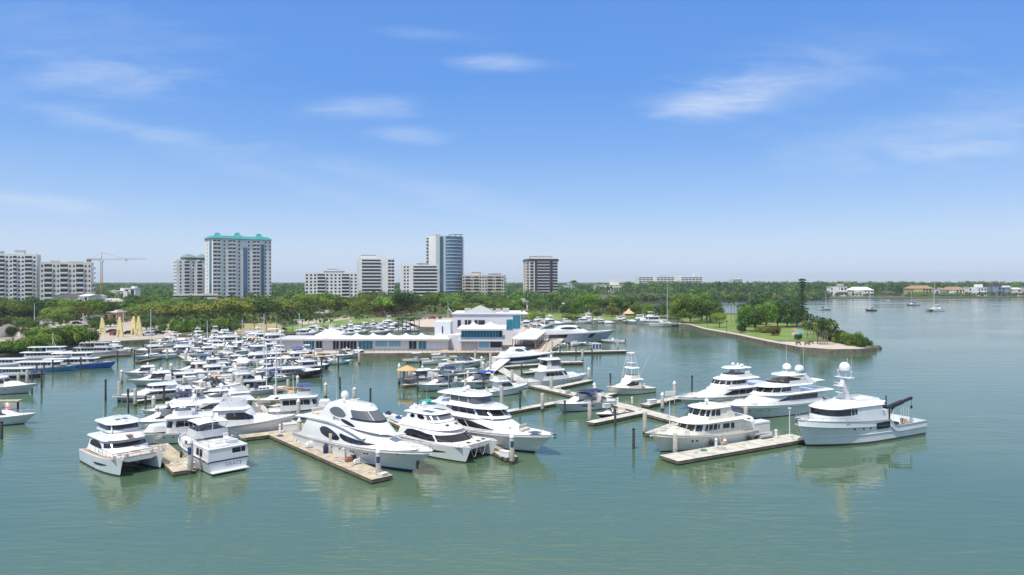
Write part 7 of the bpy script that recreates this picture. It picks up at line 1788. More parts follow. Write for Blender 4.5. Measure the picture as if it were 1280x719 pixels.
# ------------------------------------------------------------------ trees
def leafmat(name, c1, c2, c3):
    m = bpy.data.materials.new(name); m.use_nodes = True; n = m.node_tree.nodes; l = m.node_tree.links; b = n['Principled BSDF']
    t = n.new('ShaderNodeTexCoord'); z = n.new('ShaderNodeTexNoise'); z.inputs['Scale'].default_value = .55; z.inputs['Detail'].default_value = 4
    l.new(t.outputs['Object'], z.inputs['Vector']); r = n.new('ShaderNodeValToRGB'); e = r.color_ramp.elements; e.new(.5)
    for k, (p_, c) in enumerate(((.33, c1), (.5, c2), (.68, c3))): e[k].position = p_; e[k].color = (*c, 1)
    l.new(z.outputs['Fac'], r.inputs[0])
    oi = n.new('ShaderNodeObjectInfo'); hs = n.new('ShaderNodeHueSaturation')
    a = n.new('ShaderNodeMapRange'); a.inputs[3].default_value = .72; a.inputs[4].default_value = 1.3; l.new(oi.outputs['Random'], a.inputs[0]); l.new(a.outputs[0], hs.inputs['Value'])
    f = n.new('ShaderNodeMath'); f.operation = 'MULTIPLY'; f.inputs[1].default_value = 9.7; g = n.new('ShaderNodeMath'); g.operation = 'FRACT'; q = n.new('ShaderNodeMapRange'); q.inputs[3].default_value = .488; q.inputs[4].default_value = .528
    l.new(oi.outputs['Random'], f.inputs[0]); l.new(f.outputs[0], g.inputs[0]); l.new(g.outputs[0], q.inputs[0]); l.new(q.outputs[0], hs.inputs['Hue'])
    l.new(r.outputs[0], hs.inputs['Color']); l.new(hs.outputs[0], b.inputs['Base Color']); b.inputs['Roughness'].default_value = .55; b.inputs['Specular IOR Level'].default_value = .25
    tr = n.new('ShaderNodeBsdfTranslucent'); l.new(hs.outputs[0], tr.inputs['Color']); mx_ = n.new('ShaderNodeMixShader'); mx_.inputs[0].default_value = .3
    l.new(b.outputs[0], mx_.inputs[1]); l.new(tr.outputs[0], mx_.inputs[2]); l.new(mx_.outputs[0], n['Material Output'].inputs['Surface'])
    return m
LM = {'green': leafmat('leaf_green', (.038, .085, .015), (.085, .155, .026), (.15, .225, .045)),
      'bright': leafmat('leaf_bright_green', (.085, .16, .02), (.17, .27, .035), (.25, .34, .055)),
      'olive': leafmat('leaf_olive_yellow', (.11, .14, .022), (.19, .225, .034), (.28, .29, .06)),
      'dark': leafmat('leaf_dark_green', (.024, .056, .016), (.05, .10, .026), (.088, .15, .042)),
      'rust': leafmat('leaf_rusty', (.10, .095, .025), (.17, .15, .04), (.15, .18, .035)),
      'palm': leafmat('leaf_palm', (.09, .14, .03), (.15, .21, .05), (.22, .27, .08))}
BARK = mat('grey_brown_bark', (.16, .12, .085), .95, var=.25, vscale=2)
PBARK = mat('pale_palm_bark', (.26, .21, .16), .95, var=.2, vscale=2)

def leaves(b, c, rad, n, q, rnd, squash=1., solid=.55, mi=0):
    for _ in range(n):
        th = rnd.uniform(0, 2 * PI); u = rnd.uniform(-.75, 1); rr = rnd.uniform(solid, 1.05)
        d = V((math.cos(th) * math.sqrt(1 - u * u), math.sin(th) * math.sqrt(1 - u * u), u))
        p = c + V((d.x * rad, d.y * rad, d.z * rad * squash)) * rr
        nrm = (d + V((rnd.uniform(-1, 1), rnd.uniform(-1, 1), rnd.uniform(-.5, 1.2))) * .75).normalized()
        a = nrm.orthogonal().normalized(); a.rotate(Matrix.Rotation(rnd.uniform(0, 2 * PI), 3, nrm)); e = nrm.cross(a)
        s1, s2 = q * rnd.uniform(.6, 1.25), q * rnd.uniform(.5, 1.)
        b.add([p + a * s1, p + e * s2, p - a * s1, p - e * s2], [(0, 1, 2, 3)], mi)

def crown(kind, rnd, q=.07, n=900):
    """unit crown: radius about 1, base at z = 0"""
    b = MB(); cl = []
    if kind == 'round':
        hgt = 1.5; cl = [(V((0, 0, .8)), .62, 1.1)] + [(V((math.cos(a) * .48, math.sin(a) * .48, rnd.uniform(.55, 1.1))), rnd.uniform(.36, .5), 1.) for a in [rnd.uniform(0, 6.28) for _ in range(7)]]
    elif kind == 'spread':
        cl = [(V((math.cos(a) * r_, math.sin(a) * r_, .35 + .38 * (1 - r_) + rnd.uniform(-.1, .1))), rnd.uniform(.22, .36), .62) for a, r_ in [(rnd.uniform(0, 6.28), math.sqrt(rnd.uniform(0, .7))) for _ in range(22)]]
    elif kind == 'oak':
        cl = [(V((math.cos(a) * r_, math.sin(a) * r_, rnd.uniform(.35, 1.0) * (1.1 - r_ * .45))), rnd.uniform(.26, .42), .85) for a, r_ in [(rnd.uniform(0, 6.28), math.sqrt(rnd.uniform(0, .55))) for _ in range(13)]] + [(V((math.cos(a) * .6, math.sin(a) * .6, rnd.uniform(.12, .4))), rnd.uniform(.25, .36), .8) for a in [k_ * .7 for k_ in range(9)]]
    elif kind == 'tall':
        cl = [(V((rnd.uniform(-.35, .35), rnd.uniform(-.35, .35), z)), rnd.uniform(.3, .5) * (1.15 - z / 3), .9) for z in [.3, .5, .75, 1., 1.2, 1.45, 1.7, 1.95, 2.1]]
    elif kind == 'bush':
        cl = [(V((rnd.uniform(-.75, .75), rnd.uniform(-.6, .6), rnd.uniform(.1, .5))), rnd.uniform(.25, .42), .8) for _ in range(12)]
    tot = sum(c[1] ** 2 for c in cl)
    for c, r_, sq in cl: leaves(b, c, r_, max(12, int(n * r_ * r_ / tot)), q, rnd, sq)
    return b
TP = {}
TKH = {'round': .5, 'spread': .25, 'oak': .28, 'tall': .4, 'bush': .12}
def tree_proto(kind, col, var, n=2600, q=.05):
    k = (kind, col, var)
    if k in TP: return copy_tree(TP[k])
    rnd = random.Random(str(k)); r = empty({'round': 'broadleaf_tree', 'spread': 'spreading_tree', 'oak': 'broadleaf_tree', 'tall': 'tall_tree', 'bush': 'shrub'}[kind])
    c = crown(kind, rnd, q, n).build('crown', LM[col], r, smooth=False)
    tk = TKH[kind]
    b = MB(); b.tube((0, 0, -tk - .1), (.02, .01, .25), .05, .03, 7)
    for k_ in range(5 if kind != 'bush' else 3):
        a = k_ * 1.3 + rnd.uniform(0, .5); e = V((math.cos(a) * .5, math.sin(a) * .5, .45 + rnd.uniform(0, .3))); m_ = V((math.cos(a) * .16, math.sin(a) * .16, .12)); b.tube((0, 0, -.12), m_, .028, .02, 5); b.tube(m_, e, .02, .008, 5)
    t = b.build('trunk', BARK, r)
    r['tk'] = tk; TP[k] = r; del r['tk']
    return r
CRH = {'round': 1.4, 'spread': .95, 'oak': 1.25, 'tall': 2.3, 'bush': .75}
def tree(x, y, kind, col, wd, ht, label, group=None, cat='tree', zb=LZ, var=None, pos=None, lowcrown=1., rnd=random.Random(3)):
    """wd crown width, ht total height in metres, foot at photo pixel (x, y)"""
    p = pos if pos is not None else P(x, y, zb); var = rnd.randrange(3) if var is None else var
    o = tree_proto(kind, col, var)
    wd *= 1.12; k = wd / 2; tk, ch = TKH[kind], CRH[kind]; kz = ht / (tk + ch)
    o.location = p + V((0, 0, tk * kz)); o.scale = (k, k, kz); o.rotation_euler = (0, 0, rnd.uniform(0, 6.28))
    return tag(o, label, cat if kind != 'bush' else 'shrub', group)

def palm_proto(kind, var):
    k = ('palm', kind, var)
    if k in TP: return copy_tree(TP[k])
    rnd = random.Random(str(k)); r = empty('palm_tree'); b = MB()
    if kind == 'fan':
        for i in range(46):
            th = rnd.uniform(0, 6.28); el = rnd.uniform(-.8, 1.35); d = V((math.cos(th) * math.cos(el), math.sin(th) * math.cos(el), math.sin(el)))
            c = d * rnd.uniform(.8, 1.15); s_ = d.cross(V((0, 0, 1))); s_ = s_.normalized() if s_.length > .1 else V((1, 0, 0)); u = s_.cross(d); ra = rnd.uniform(-1.2, 1.2); s_ = s_ * math.cos(ra) + u * math.sin(ra); u = s_.cross(d)
            b.tube((0, 0, 0), c, .02, .015, 3)
            for f in range(-3, 4):
                a = f * .33; t = (d * math.cos(a) + s_ * math.sin(a)) * rnd.uniform(.55, .75) - V((0, 0, .12 * abs(f) / 3 + .08)); w_ = u.cross(t).normalized() * .13
                b.add([c - w_ * .4, c + t * .55 - w_, c + t, c + t * .55 + w_], [(0, 1, 2, 3)])
        rad = 1.6
    else:
        for i in range(20):
            th = i * 2.4; el = rnd.uniform(-.1, 1.1); L_ = rnd.uniform(1.5, 2.0); pts = []; d = V((math.cos(th), math.sin(th), 0)); s_ = V((-d.y, d.x, 0))
            for k_ in range(7):
                t = k_ / 6; pts.append(d * (L_ * t * math.cos(el * .8)) + V((0, 0, L_ * (math.sin(el) * t - .75 * t * t))))
            for k_ in range(6):
                w0 = .26 * math.sin(PI * min(1, k_ / 6 + .12)) + .02; w1 = .26 * math.sin(PI * min(1, (k_ + 1) / 6 * .98 + .12)) + .01
                for sg in (-1, 1): b.add([pts[k_], pts[k_] + s_ * sg * w0 - V((0, 0, w0 * .6)), pts[k_ + 1] + s_ * sg * w1 - V((0, 0, w1 * .6)), pts[k_ + 1]], [(0, 1, 2, 3)])
    b.build('crown', LM['palm' if var != 2 else 'green'], r, smooth=False)
    t = MB(); t.tube((0, 0, -1), (0, 0, .05), 1, .75, 8); o = t.build('trunk', PBARK, r); o.scale = (.16, .16, 1)
    TP[k] = r; return r
def palm(x, y, ht, label, group=None, kind='fan', cw=3.4, zb=LZ, pos=None, rnd=random.Random(8)):
    p = pos if pos is not None else P(x, y, zb); o = palm_proto(kind, rnd.randrange(3)); k = cw / 3.4
    o.location = p + V((0, 0, ht - 1.2 * k)); o.scale = (k, k, k); o.rotation_euler = (0, 0, rnd.uniform(0, 6.28))
    for c in o.children:
        if c.name.startswith('trunk'): c.scale = (.16 / k if k > 1.3 else .14, .16 / k if k > 1.3 else .14, (ht - 1.2 * k) / k)
    return tag(o, label, 'palm tree', group)

# named trees ------------------------------------------------------
tree(848, 403.5, 'oak', 'bright', 12, 13, 'light green tree beside the tall masted sailboat, leftmost on the point')
tree(863, 404, 'oak', 'bright', 14, 15.5, 'broad light green tree, second from the sailboat on the point')
tree(877, 402, 'oak', 'bright', 15, 17, 'tallest light green tree in the clump by the sailboat')
tree(888, 404, 'oak', 'green', 12, 13, 'mid green tree at the right of the clump by the sailboat')
tree(893, 398, 'oak', 'green', 12, 13, 'shaded tree behind the clump by the sailboat', )
tree(870, 398, 'tall', 'bright', 11, 17, 'tree rising behind the light green clump by the sailboat')
tree(899.5, 409.5, 'round', 'bright', 8.2, 6.3, 'round lollipop tree on the lawn of the point')
tree(932, 414, 'oak', 'bright', 8.5, 12.5, 'tree with a pale gap in its crown, centre of the point')
tree(944, 414.5, 'oak', 'green', 9.5, 12, 'broad green tree with two trunks, centre of the point')
tree(928, 416, 'bush', 'dark', 3.6, 4.5, 'dark upright bush at the left of the central trees on the point')
tree(941, 406, 'oak', 'green', 10, 13.5, 'grey green tree behind the two trunked one on the point')
tree(958, 410, 'oak', 'bright', 11, 13, 'light tree left of the rounded bush on the point')
tree(972, 409, 'oak', 'green', 12, 13, 'dense green tree in the middle of the point')
tree(984, 409, 'oak', 'dark', 11, 12, 'dense dark tree left of the tall pine')
tree(996, 408, 'oak', 'dark', 11, 10, 'dense dark tree at the foot of the tall pine')
tree(966, 403, 'oak', 'green', 12, 15, 'tree with airy top behind the dense dark ones on the point')
tree(967, 419.5, 'bush', 'rust', 4.5, 4, 'brownish rounded bush on the lawn of the point')
tree(954, 416, 'bush', 'olive', 7, 2.6, 'yellow hedge bush on the lawn of the point')
tree(998, 424.5, 'bush', 'green', 3.2, 2.2, 'bright low bush before the blue canopy on the point')
for i, x in enumerate((918, 914, 952, 961)):
    palm(x, (400, 402, 401, 402)[i], (14, 12, 15, 15)[i], 'slim palm with a dark tuft among the trees of the point', 'slim palms on the point', cw=4.2)
for i, (x, y, h_) in enumerate(((1006, 419, 9), (1013, 419, 8), (1017, 424, 6.5), (1022, 430, 7.5), (1025, 431, 7.8), (1028, 431, 8.2), (1031, 431, 7), (1034, 431, 7.6), (1040, 426, 6), (1046, 428, 5), (1009, 424, 5.8), (1029, 421, 7), (1036, 423, 7.2), (1042, 424, 6.6), (1022, 420, 7.4), (1048, 429.5, 4.2), (1053, 429, 4))):
    palm(x, y, h_, 'fan palm with a bushy head on the paved tip of the point', 'fan palms on the tip of the point', cw=3.6)
for i, (x, y, w_) in enumerate(((1038, 424, 6), (1046, 426, 6), (1053, 428.5, 6), (1061, 430, 6), (1068, 431.2, 6), (1032, 421, 6), (1025, 417, 6), (1018, 414, 6), (1012, 412, 6), (1081, 434, 4), (1058, 430.5, 5), (1064, 431.5, 5), (1070, 432.3, 5.5), (1076, 433.3, 5), (1050, 428, 5), (1044, 425, 5))): tree(x, y, 'bush', ('bright', 'green')[i % 2], w_, (3.2, 4.2, 3.8)[i % 3], 'low green shrub along the outer shore of the point', 'shrubs along the outer shore of the point')
# tall pine with whorled branches
pr = empty('pine_tree', P(1003, 410.5, LZ), 0, 'tall narrow dark pine on the point standing above all other trees', 'tree')
b = MB(); rnd = random.Random(4); Hp = 21.5
for i in range(17):
    t = i / 16; z_ = lerp(4, Hp - .3, t); rr = (3.6 * (1 - t) ** 2 + .75 + (1.0 if t > .86 else 0)) * (.7 + .3 * math.sin(i * 2.1))
    for k_ in range(8):
        a = k_ * PI / 4 + i; e = V((math.cos(a) * rr, math.sin(a) * rr, z_ + rr * .12)); leaves(b, V((e.x * .8, e.y * .8, e.z)), rr * .3 + .12, 13, .28, rnd, .55); leaves(b, V((e.x * .35, e.y * .35, e.z + .3)), rr * .25 + .12, 7, .28, rnd, .7)
b.build('crown', LM['dark'], pr, smooth=False); b = MB(); b.tube((0, 0, 0), (0, 0, Hp - .6), .38, .08, 8); b.build('trunk', BARK, pr)
for x, y, cl, w_, h_, lb in ((838, 399, 'green', 11, 12, 'green tree left of the light green clump on the point'), (824, 397, 'green', 10, 9, 'green tree behind the white trawler by the park'), (809, 396, 'bright', 10, 9, 'light green tree left of the tall masted sailboat'), (852, 397, 'bright', 13, 16, 'light green tree behind the broad one on the point'), (883, 400, 'green', 12, 15, 'tall green tree closing the clump by the sailboat'), (935, 409, 'green', 9, 13.5, 'green tree between the palms and the two trunked tree'), (950, 406, 'dark', 10, 14, 'dark tree rising behind the two trunked one'), (980, 404, 'green', 12, 15, 'tall green tree behind the dense dark ones on the point'), (990, 403, 'dark', 10, 12, 'dark tree just left of the tall pine, behind')): tree(x, y, 'oak', cl, w_, h_, lb)
palm(717, 391, 24., 'very tall dark palm standing alone right of the bronze tower', kind='feather', cw=9., pos=V((77 / F * 560, 560, LZ)))
# big trees along the avenue
for x, y, kd, cl, w_, h_, lb in ((282, 404, 'spread', 'olive', 24, 13, 'widest yellow olive tree before the teal roofed tower'), (300, 400, 'spread', 'olive', 18, 13.5, 'yellow olive tree right of the widest one before the teal roofed tower'), (262, 402, 'spread', 'olive', 17, 10, 'yellow tree left of the widest olive one'), (330, 401, 'spread', 'green', 22, 12, 'wide dark trunked green tree right of the yellow olive ones'), (348, 398, 'spread', 'bright', 19, 12, 'green spreading tree behind the lawn palms'), (365, 399, 'spread', 'olive', 20, 11.5, 'olive green spreading tree left of the brightest avenue tree'), (388, 398, 'spread', 'bright', 24, 15, 'brightest spreading tree of the avenue before the eight storey block'), (405, 396, 'spread', 'bright', 20, 15.5, 'tall yellow green tree over the sloping lawn'), (420, 394, 'spread', 'olive', 17, 13, 'olive tree right of the tall yellow green one'), (508, 398, 'round', 'dark', 17, 15, 'big round dark green tree before the banded blocks'), (494, 395, 'oak', 'rust', 14, 14, 'rusty brown tree left of the big round dark one'), (470, 394, 'oak', 'rust', 13, 14.5, 'rusty leaved tree under the banded tower'), (452, 396, 'oak', 'olive', 14, 13, 'olive tree under the left edge of the banded tower'), (733, 395, 'round', 'bright', 16, 13, 'bright green dense tree right of the tall palm'), (720, 396, 'oak', 'bright', 9, 11, 'bright green tree adjoining the dense one near the tall palm'), (775, 394, 'spread', 'green', 20, 12.5, 'wide green tree before the bay at the park'), (765, 396, 'oak', 'rust', 9, 8, 'rusty tree under the wide green park tree'), (793, 397, 'oak', 'bright', 9, 9, 'bright green tree by the white park buildings'), (747, 399, 'round', 'dark', 5.5, 4.5, 'small dark round bush tree by the park lawn'), (703, 397, 'round', 'dark', 3.5, 6.5, 'narrow dark tree by the small white building'), (110, 404, 'spread', 'bright', 17, 13, 'bright yellow green tree right of the car park'), (205, 405, 'spread', 'olive', 18, 10.5, 'yellow tree right of the sculptures'), (186, 403, 'spread', 'olive', 17, 11, 'yellow green tree behind the tallest mast'), (232, 403, 'spread', 'olive', 15, 11, 'olive tree left of the yellow one before the podium'), (16, 431, 'round', 'dark', 4.2, 6.2, 'ball shaped dark tree before the white band shell'), (33, 430, 'round', 'rust', 3.4, 5.6, 'small brownish round tree right of the ball shaped one'), (640, 394, 'oak', 'bright', 12, 9, 'bright green tree behind the clubhouse roof'), (590, 395, 'spread', 'olive', 15, 8.5, 'yellow green tree behind the clubhouse pyramid roof'), (574, 394, 'spread', 'green', 15, 9, 'green tree left of the clubhouse pyramid roof'), (672, 399, 'bush', 'bright', 12, 4, 'wide low bush right of the clubhouse'), (715, 400, 'bush', 'bright', 11, 3, 'long low bush on the park shore'), (55, 428, 'oak', 'bright', 7.5, 6.3, 'bushy tree at the edge of the car park'), (45, 430, 'oak', 'bright', 6.5, 5.8, 'rounded tree left of the bushy car park one')):
    tree(x, y, kd, cl, w_, h_, lb)
# mangrove hedge on the left bank
hg = ((0, 441, 9, 4), (14, 440, 10, 5), (28, 438.5, 10, 5.5), (40, 437, 10, 6), (52, 435.5, 10, 6), (64, 433.5, 9, 5), (74, 432.5, 9, 6), (84, 431.5, 9, 6.5), (94, 431, 9, 7), (104, 430, 8, 7), (112, 428.5, 6, 5), (-12, 442, 10, 5), (35, 441, 8, 4), (58, 437, 8, 4))
for i, (x, y, w_, h_) in enumerate(hg): tree(x, y, 'bush', 'bright' if i % 3 else 'green', w_, h_ * (.95 if x > 60 else .72), 'mangrove shrub in the hedge along the left shore', 'mangrove hedge on the left shore')
for i in range(10): tree(214 + i * 8.6, 415.5 - .15 * i, 'bush', 'bright' if i % 3 else 'green', 8.5, (4.6, 5.6, 4)[i % 3], 'bright green shrub in the row above the far seawall', 'shrubs above the far seawall')
for x, y, w_, h_, lb in ((120, 415, 6, 5, 'small tree among the cars left of the second sculpture'), (183, 413, 7, 6, 'small tree right of the rightmost sculpture'), (193, 411, 7, 5.5, 'small tree by the white parked car'), (72, 421, 6, 4.5, 'small tree at the seaward edge of the car park'), (178, 407, 8, 6.5, 'small tree behind the rightmost sculpture'), (95, 419, 7, 4.6, 'low tree above the hedge near the flagpole'), (138, 409, 6, 5, 'small tree by the salmon pink kiosk'), (4, 413, 8, 6.5, 'green tree left of the band shell at the left edge'), (30, 412, 8, 6, 'green tree behind the small brownish round tree'), (48, 414, 8, 6, 'green tree behind the bushy car park tree'), (88, 423, 7, 5, 'low tree rising from the hedge before the blue car'), (76, 408, 8, 6, 'green tree behind the white parked car'), (122, 409, 8, 6, 'green tree left of the small salmon pink kiosk'), (200, 409, 8, 6, 'green tree before the olive ones right of the sculptures')): tree(x, y, 'oak', 'green', w_, h_, lb)
# round headed palms at the lawn
for i, (x, y, h_) in enumerate(((222, 415, 6), (236, 415, 6.5), (247, 414, 6), (258, 415, 6.4), (268, 414, 6), (283, 413, 6.6), (291, 414, 6), (302, 412, 7), (318, 415.5, 6.5), (333, 416, 6.5), (346, 416, 7), (357, 415, 6), (366, 413.5, 6), (378, 411.5, 6.5), (386, 410.7, 6.5), (395, 409.6, 6.2), (404, 408.4, 5), (413, 407, 5))):
    palm(x, y, h_, 'round headed palm in the row along the lawn and seawall', 'round headed palms along the seawall', cw=4.6)
for i, x in enumerate((498, 503, 508, 513, 518, 524)): palm(x, 413.5 - i * .15, 6.5, 'dark fan palm in the tight clump behind the restaurant', 'palms behind the restaurant', cw=4.2, kind='feather')
# street trees by zone, one object each
rnd = random.Random(21)
def zone(poly, n, dmin, kinds_, wr, hr, label, group, palms=0):
    pts = []; tries = 0
    xs = [p[0] for p in poly]; ys = [p[1] for p in poly]
    wp = [W(*p) for p in poly]; x0, x1 = min(p[0] for p in wp), max(p[0] for p in wp); y0, y1 = min(p[1] for p in wp), max(p[1] for p in wp)
    def inside(x, y):
        c = False
        for i in range(len(wp)):
            a, b_ = wp[i], wp[i - 1]
            if (a[1] > y) != (b_[1] > y) and x < (b_[0] - a[0]) * (y - a[1]) / (b_[1] - a[1]) + a[0]: c = not c
        return c
    while len(pts) < n and tries < 6000:
        tries += 1; x, y = rnd.uniform(x0, x1), rnd.uniform(y0, y1)
        if inside(x, y) and all((x - a) ** 2 + (y - b_) ** 2 > dmin ** 2 for a, b_ in pts): pts.append((x, y))
    for i, (x, y) in enumerate(pts):
        kd, cl = kinds_[rnd.randrange(len(kinds_))]
        if i < palms: palm(0, 0, rnd.uniform(8, 13), 'slender palm ' + label, 'palms ' + group, kind=rnd.choice(('feather', 'fan')), cw=rnd.uniform(4.5, 6), pos=V((x, y, LZ)))
        else: tree(0, 0, kd, cl, rnd.uniform(*wr), rnd.uniform(*hr), {'green': 'green', 'bright': 'light green', 'olive': 'olive', 'dark': 'dark green', 'rust': 'rusty'}[cl] + ' tree ' + label, 'trees ' + group, pos=V((x, y, LZ)))
ALLK = [('oak', 'green'), ('oak', 'green'), ('oak', 'dark'), ('spread', 'green'), ('spread', 'bright'), ('oak', 'olive'), ('round', 'green'), ('oak', 'bright')]
zone([(-20, 405), (-20, 389), (110, 388), (110, 402), (50, 402)], 44, 8.5, ALLK, (10, 16), (8, 13), 'behind the left car park below the apartment blocks', 'behind the left car park', 5)
zone([(110, 401), (110, 386), (256, 384), (256, 398), (200, 399)], 48, 9, ALLK, (10, 17), (8, 12), 'behind the yellow sculptures', 'behind the yellow sculptures', 9)
zone([(256, 397), (256, 386), (440, 385), (440, 393), (330, 396)], 38, 10, ALLK, (12, 18), (7, 11), 'at the foot of the teal roofed tower and the eight storey block', 'along the avenue', 11)
zone([(440, 395), (440, 382), (560, 380), (580, 394), (500, 396)], 40, 10, ALLK + [('oak', 'rust')], (11, 17), (8, 13), 'in front of the banded blocks and the glass tower', 'before the middle towers', 10)
zone([(580, 395), (560, 380), (690, 379), (690, 393)], 42, 10, ALLK, (10, 16), (7, 11), 'behind the clubhouse below the bronze tower', 'behind the clubhouse', 8)
zone([(690, 395), (690, 381), (762, 382), (770, 389), (800, 391), (800, 396)], 28, 9, ALLK, (9, 14), (7, 11), 'behind the park lawn right of the bronze tower', 'behind the park lawn', 6)
# ------------------------------------------------------------------ woods too far away to count
rnd = random.Random(77)
def woods(name, spec, mats):
    b = MB()
    for (cx, cy, rad, ht, nq, q, mi) in spec:
        c = V((cx, cy, LZ + ht - rad * .7)); leaves(b, c, rad, nq, q, rnd, .75, .6, mi)
        leaves(b, V((cx, cy, LZ + ht * .4)), rad * .8, nq // 3, q, rnd, ht * .4 / rad, .6, mi)
    return tag(b.build(name, mats, smooth=False), kind='stuff')
sp_ = []
def inbay(x, y):
    u = CX + F * x / y
    if u < 745: return False
    return y < 1040 if u > 1030 else y < lerp(1000, 985, (u - 745) / 285)
for i in range(6200):
    y = 540 * (1100 / 540) ** rnd.random(); x = rnd.uniform(-1.15, .80) * y
    if y < 640 and -.3 * y < x < .0: continue
    if inbay(x, y): continue
    rad = rnd.uniform(4, 7.5); sp_.append((x, y, rad, rnd.uniform(7, 12), 30, 1.0, rnd.choice((0, 0, 0, 1, 1, 2, 3))))
for i in range(5000):
    y = 1000 * (4.2) ** rnd.random(); x = rnd.uniform(-1.15, .80) * y
    if inbay(x, y): continue
    k_ = y / 1000; rad = rnd.uniform(5, 9) * k_ ** .5; sp_.append((x, y, rad, rnd.uniform(10, 17), 20, 1.5 * k_ ** .7, rnd.choice((0, 0, 1, 1, 1, 3))))
WM = [LM['green'], LM['dark'], LM['olive'], LM['bright']]
woods('far_woods', sp_, WM)
sp_ = []
for i in range(1500):
    u = rnd.uniform(-30, 800); v = HZ + (H - LZ) * F / rnd.uniform(430, 600)
    x, y = W(u, v)
    if u > 690 and y > 520: continue
    sp_.append((x, y, rnd.uniform(1.8, 3.4), rnd.uniform(2, 4.5), 16, .6, rnd.choice((0, 0, 1, 2, 3))))
for i in range(500):
    u = rnd.uniform(-30, 470); v = rnd.uniform(392, 399) if u > 230 else rnd.uniform(391, 402)
    x, y = W(u, v); sp_.append((x, y, rnd.uniform(1.5, 2.6), rnd.uniform(1.5, 3.2), 16, .5, rnd.choice((0, 0, 1, 2, 3))))
for i in range(260):
    y = rnd.uniform(255, 560); x = -rnd.uniform(.785, 1.15) * y; sp_.append((x, y, rnd.uniform(3, 6), rnd.uniform(4, 10), 30, .8, rnd.choice((0, 0, 1, 2, 3))))
woods('undergrowth', sp_, WM)
sp_ = []
for i in range(900):
    u = rnd.uniform(780, 1330); y = rnd.uniform(1030, 1250); x = (u - CX) / F * y
    sp_.append((x, y, rnd.uniform(5, 8), rnd.uniform(13, 22), 34, 1.3, rnd.choice((0, 0, 1, 1, 1, 3))))
for i in range(260):
    u = rnd.uniform(775, 1036); y = F * (H - LZ) / (lerp(379.0, 372.9, ((u - 775) / 261) ** .6) - HZ) + rnd.uniform(6, 30); sp_.append(((u - CX) / F * y, y, rnd.uniform(4, 6), rnd.uniform(5, 9), 34, 1.0, rnd.choice((0, 0, 1, 1, 3))))
for i in range(60):
    u = rnd.uniform(1130, 1218); y = 940 + rnd.uniform(0, 22); x = (u - CX) / F * y; sp_.append((x, y, rnd.uniform(3, 5), rnd.uniform(4, 6.5) * (1 - .4 * abs(u - 1165) / 55), 40, .9, rnd.choice((0, 3))))
for i in range(130):
    u = rnd.uniform(1036, 1300); y = rnd.uniform(948, 975); x = (u - CX) / F * y; sp_.append((x, y, rnd.uniform(2, 3.6), rnd.uniform(2.5, 7), 26, .8, rnd.choice((0, 0, 1, 3))))
woods('far_shore_woods', sp_, WM)
# ------------------------------------------------------------------ cars, sculptures, crane and small things ashore
def mk_car(m):
    r = empty('parked_car'); b = MB()
    def ringx(x, w, z0, z1): return [(x, -w, z0), (x, w, z0), (x, w * .96, z1), (x, -w * .96, z1)]
    b.loft([ringx(-2.25, .8, .45, .85), ringx(-2.1, .9, .3, .98), ringx(1.2, .92, .3, .95), ringx(2.1, .88, .3, .78), ringx(2.3, .75, .42, .66)], True, True, True); bd_ = b.build('body', m, r, ang=40)
    b = MB(); b.loft([[(-2.0, -.8, .95), (1.1, -.8, .95), (1.1, .8, .95), (-2., .8, .95)], [(-1.4, -.66, 1.45), (.3, -.66, 1.45), (.3, .66, 1.45), (-1.4, .66, 1.45)]], True, False, True); b.build('windows', GLASS, r, smooth=False)
    b = MB(); b.box((-.55, 0, 1.46), (1.75, 1.3, .06), bevel=.02); b.build('roof', m, bd_)
    for x in (-1.4, 1.4):
        for y in (-.82, .82): b = MB(); b.tube((x, y - .1, .33), (x, y + .1, .33), .33, n=10); b.build('wheel', RUBBER, r)
    return r
CP = {}
CCOL = {'white': (.75, .75, .75), 'blue': (.03, .10, .35), 'black': (.015, .015, .018), 'red': (.35, .02, .02), 'silver': (.45, .46, .48), 'dark grey': (.06, .06, .065)}
cars = [(67, 414, 'white', 'parked at the right of the bushy car park tree'), (84, 413.5, 'blue', 'parked near the middle of the car park'), (104, 410, 'dark grey', 'parked before the yellow green tree'), (63, 407, 'silver', 'parked in the far car park row'), (139, 416, 'black', 'parked between the yellow sculptures'), (143, 419, 'red', 'parked between the yellow sculptures'), (160, 418, 'black', 'parked right of the second sculpture'), (96, 405.5, 'black', 'parked in the far car park row'), (118, 406, 'silver', 'parked in the far car park row'), (40, 410, 'black', 'parked in the far car park row'), (24, 409, 'white', 'parked in the far car park row'), (8, 432, 'silver', 'parked near the left edge'), (190, 416, 'white', 'parked right of the sculptures'), (198, 418, 'black', 'parked right of the sculptures'), (185, 419.5, 'silver', 'parked right of the sculptures'), (206, 413, 'white', 'parked right of the sculptures'),
 (420, 397, 'black', 'parked at the top of the sloping lawn'), (432, 396.5, 'white', 'parked at the top of the sloping lawn'), (446, 396, 'dark grey', 'parked at the top of the sloping lawn'), (460, 396.5, 'white', 'parked by the yard behind the restaurant'), (474, 396, 'red', 'parked by the yard behind the restaurant'), (528, 399, 'silver', 'parked by the yard behind the restaurant'), (540, 399, 'red', 'parked by the yard behind the restaurant'), (550, 398.5, 'dark grey', 'parked by the yard behind the restaurant')]
for i, (x, y, c_, wh) in enumerate(cars):
    if c_ not in CP: CP[c_] = o = mk_car(mat('car_paint_' + c_.replace(' ', '_'), CCOL[c_], .25, coat=.6))
    else: o = copy_tree(CP[c_])
    o.location = P(x, y, LZ + .015); o.rotation_euler = (0, 0, R(20 + 37 * (i % 3)) if i % 2 else R(185)); tag(o, f'{c_} car {wh}', 'car', 'parked cars ' + wh)
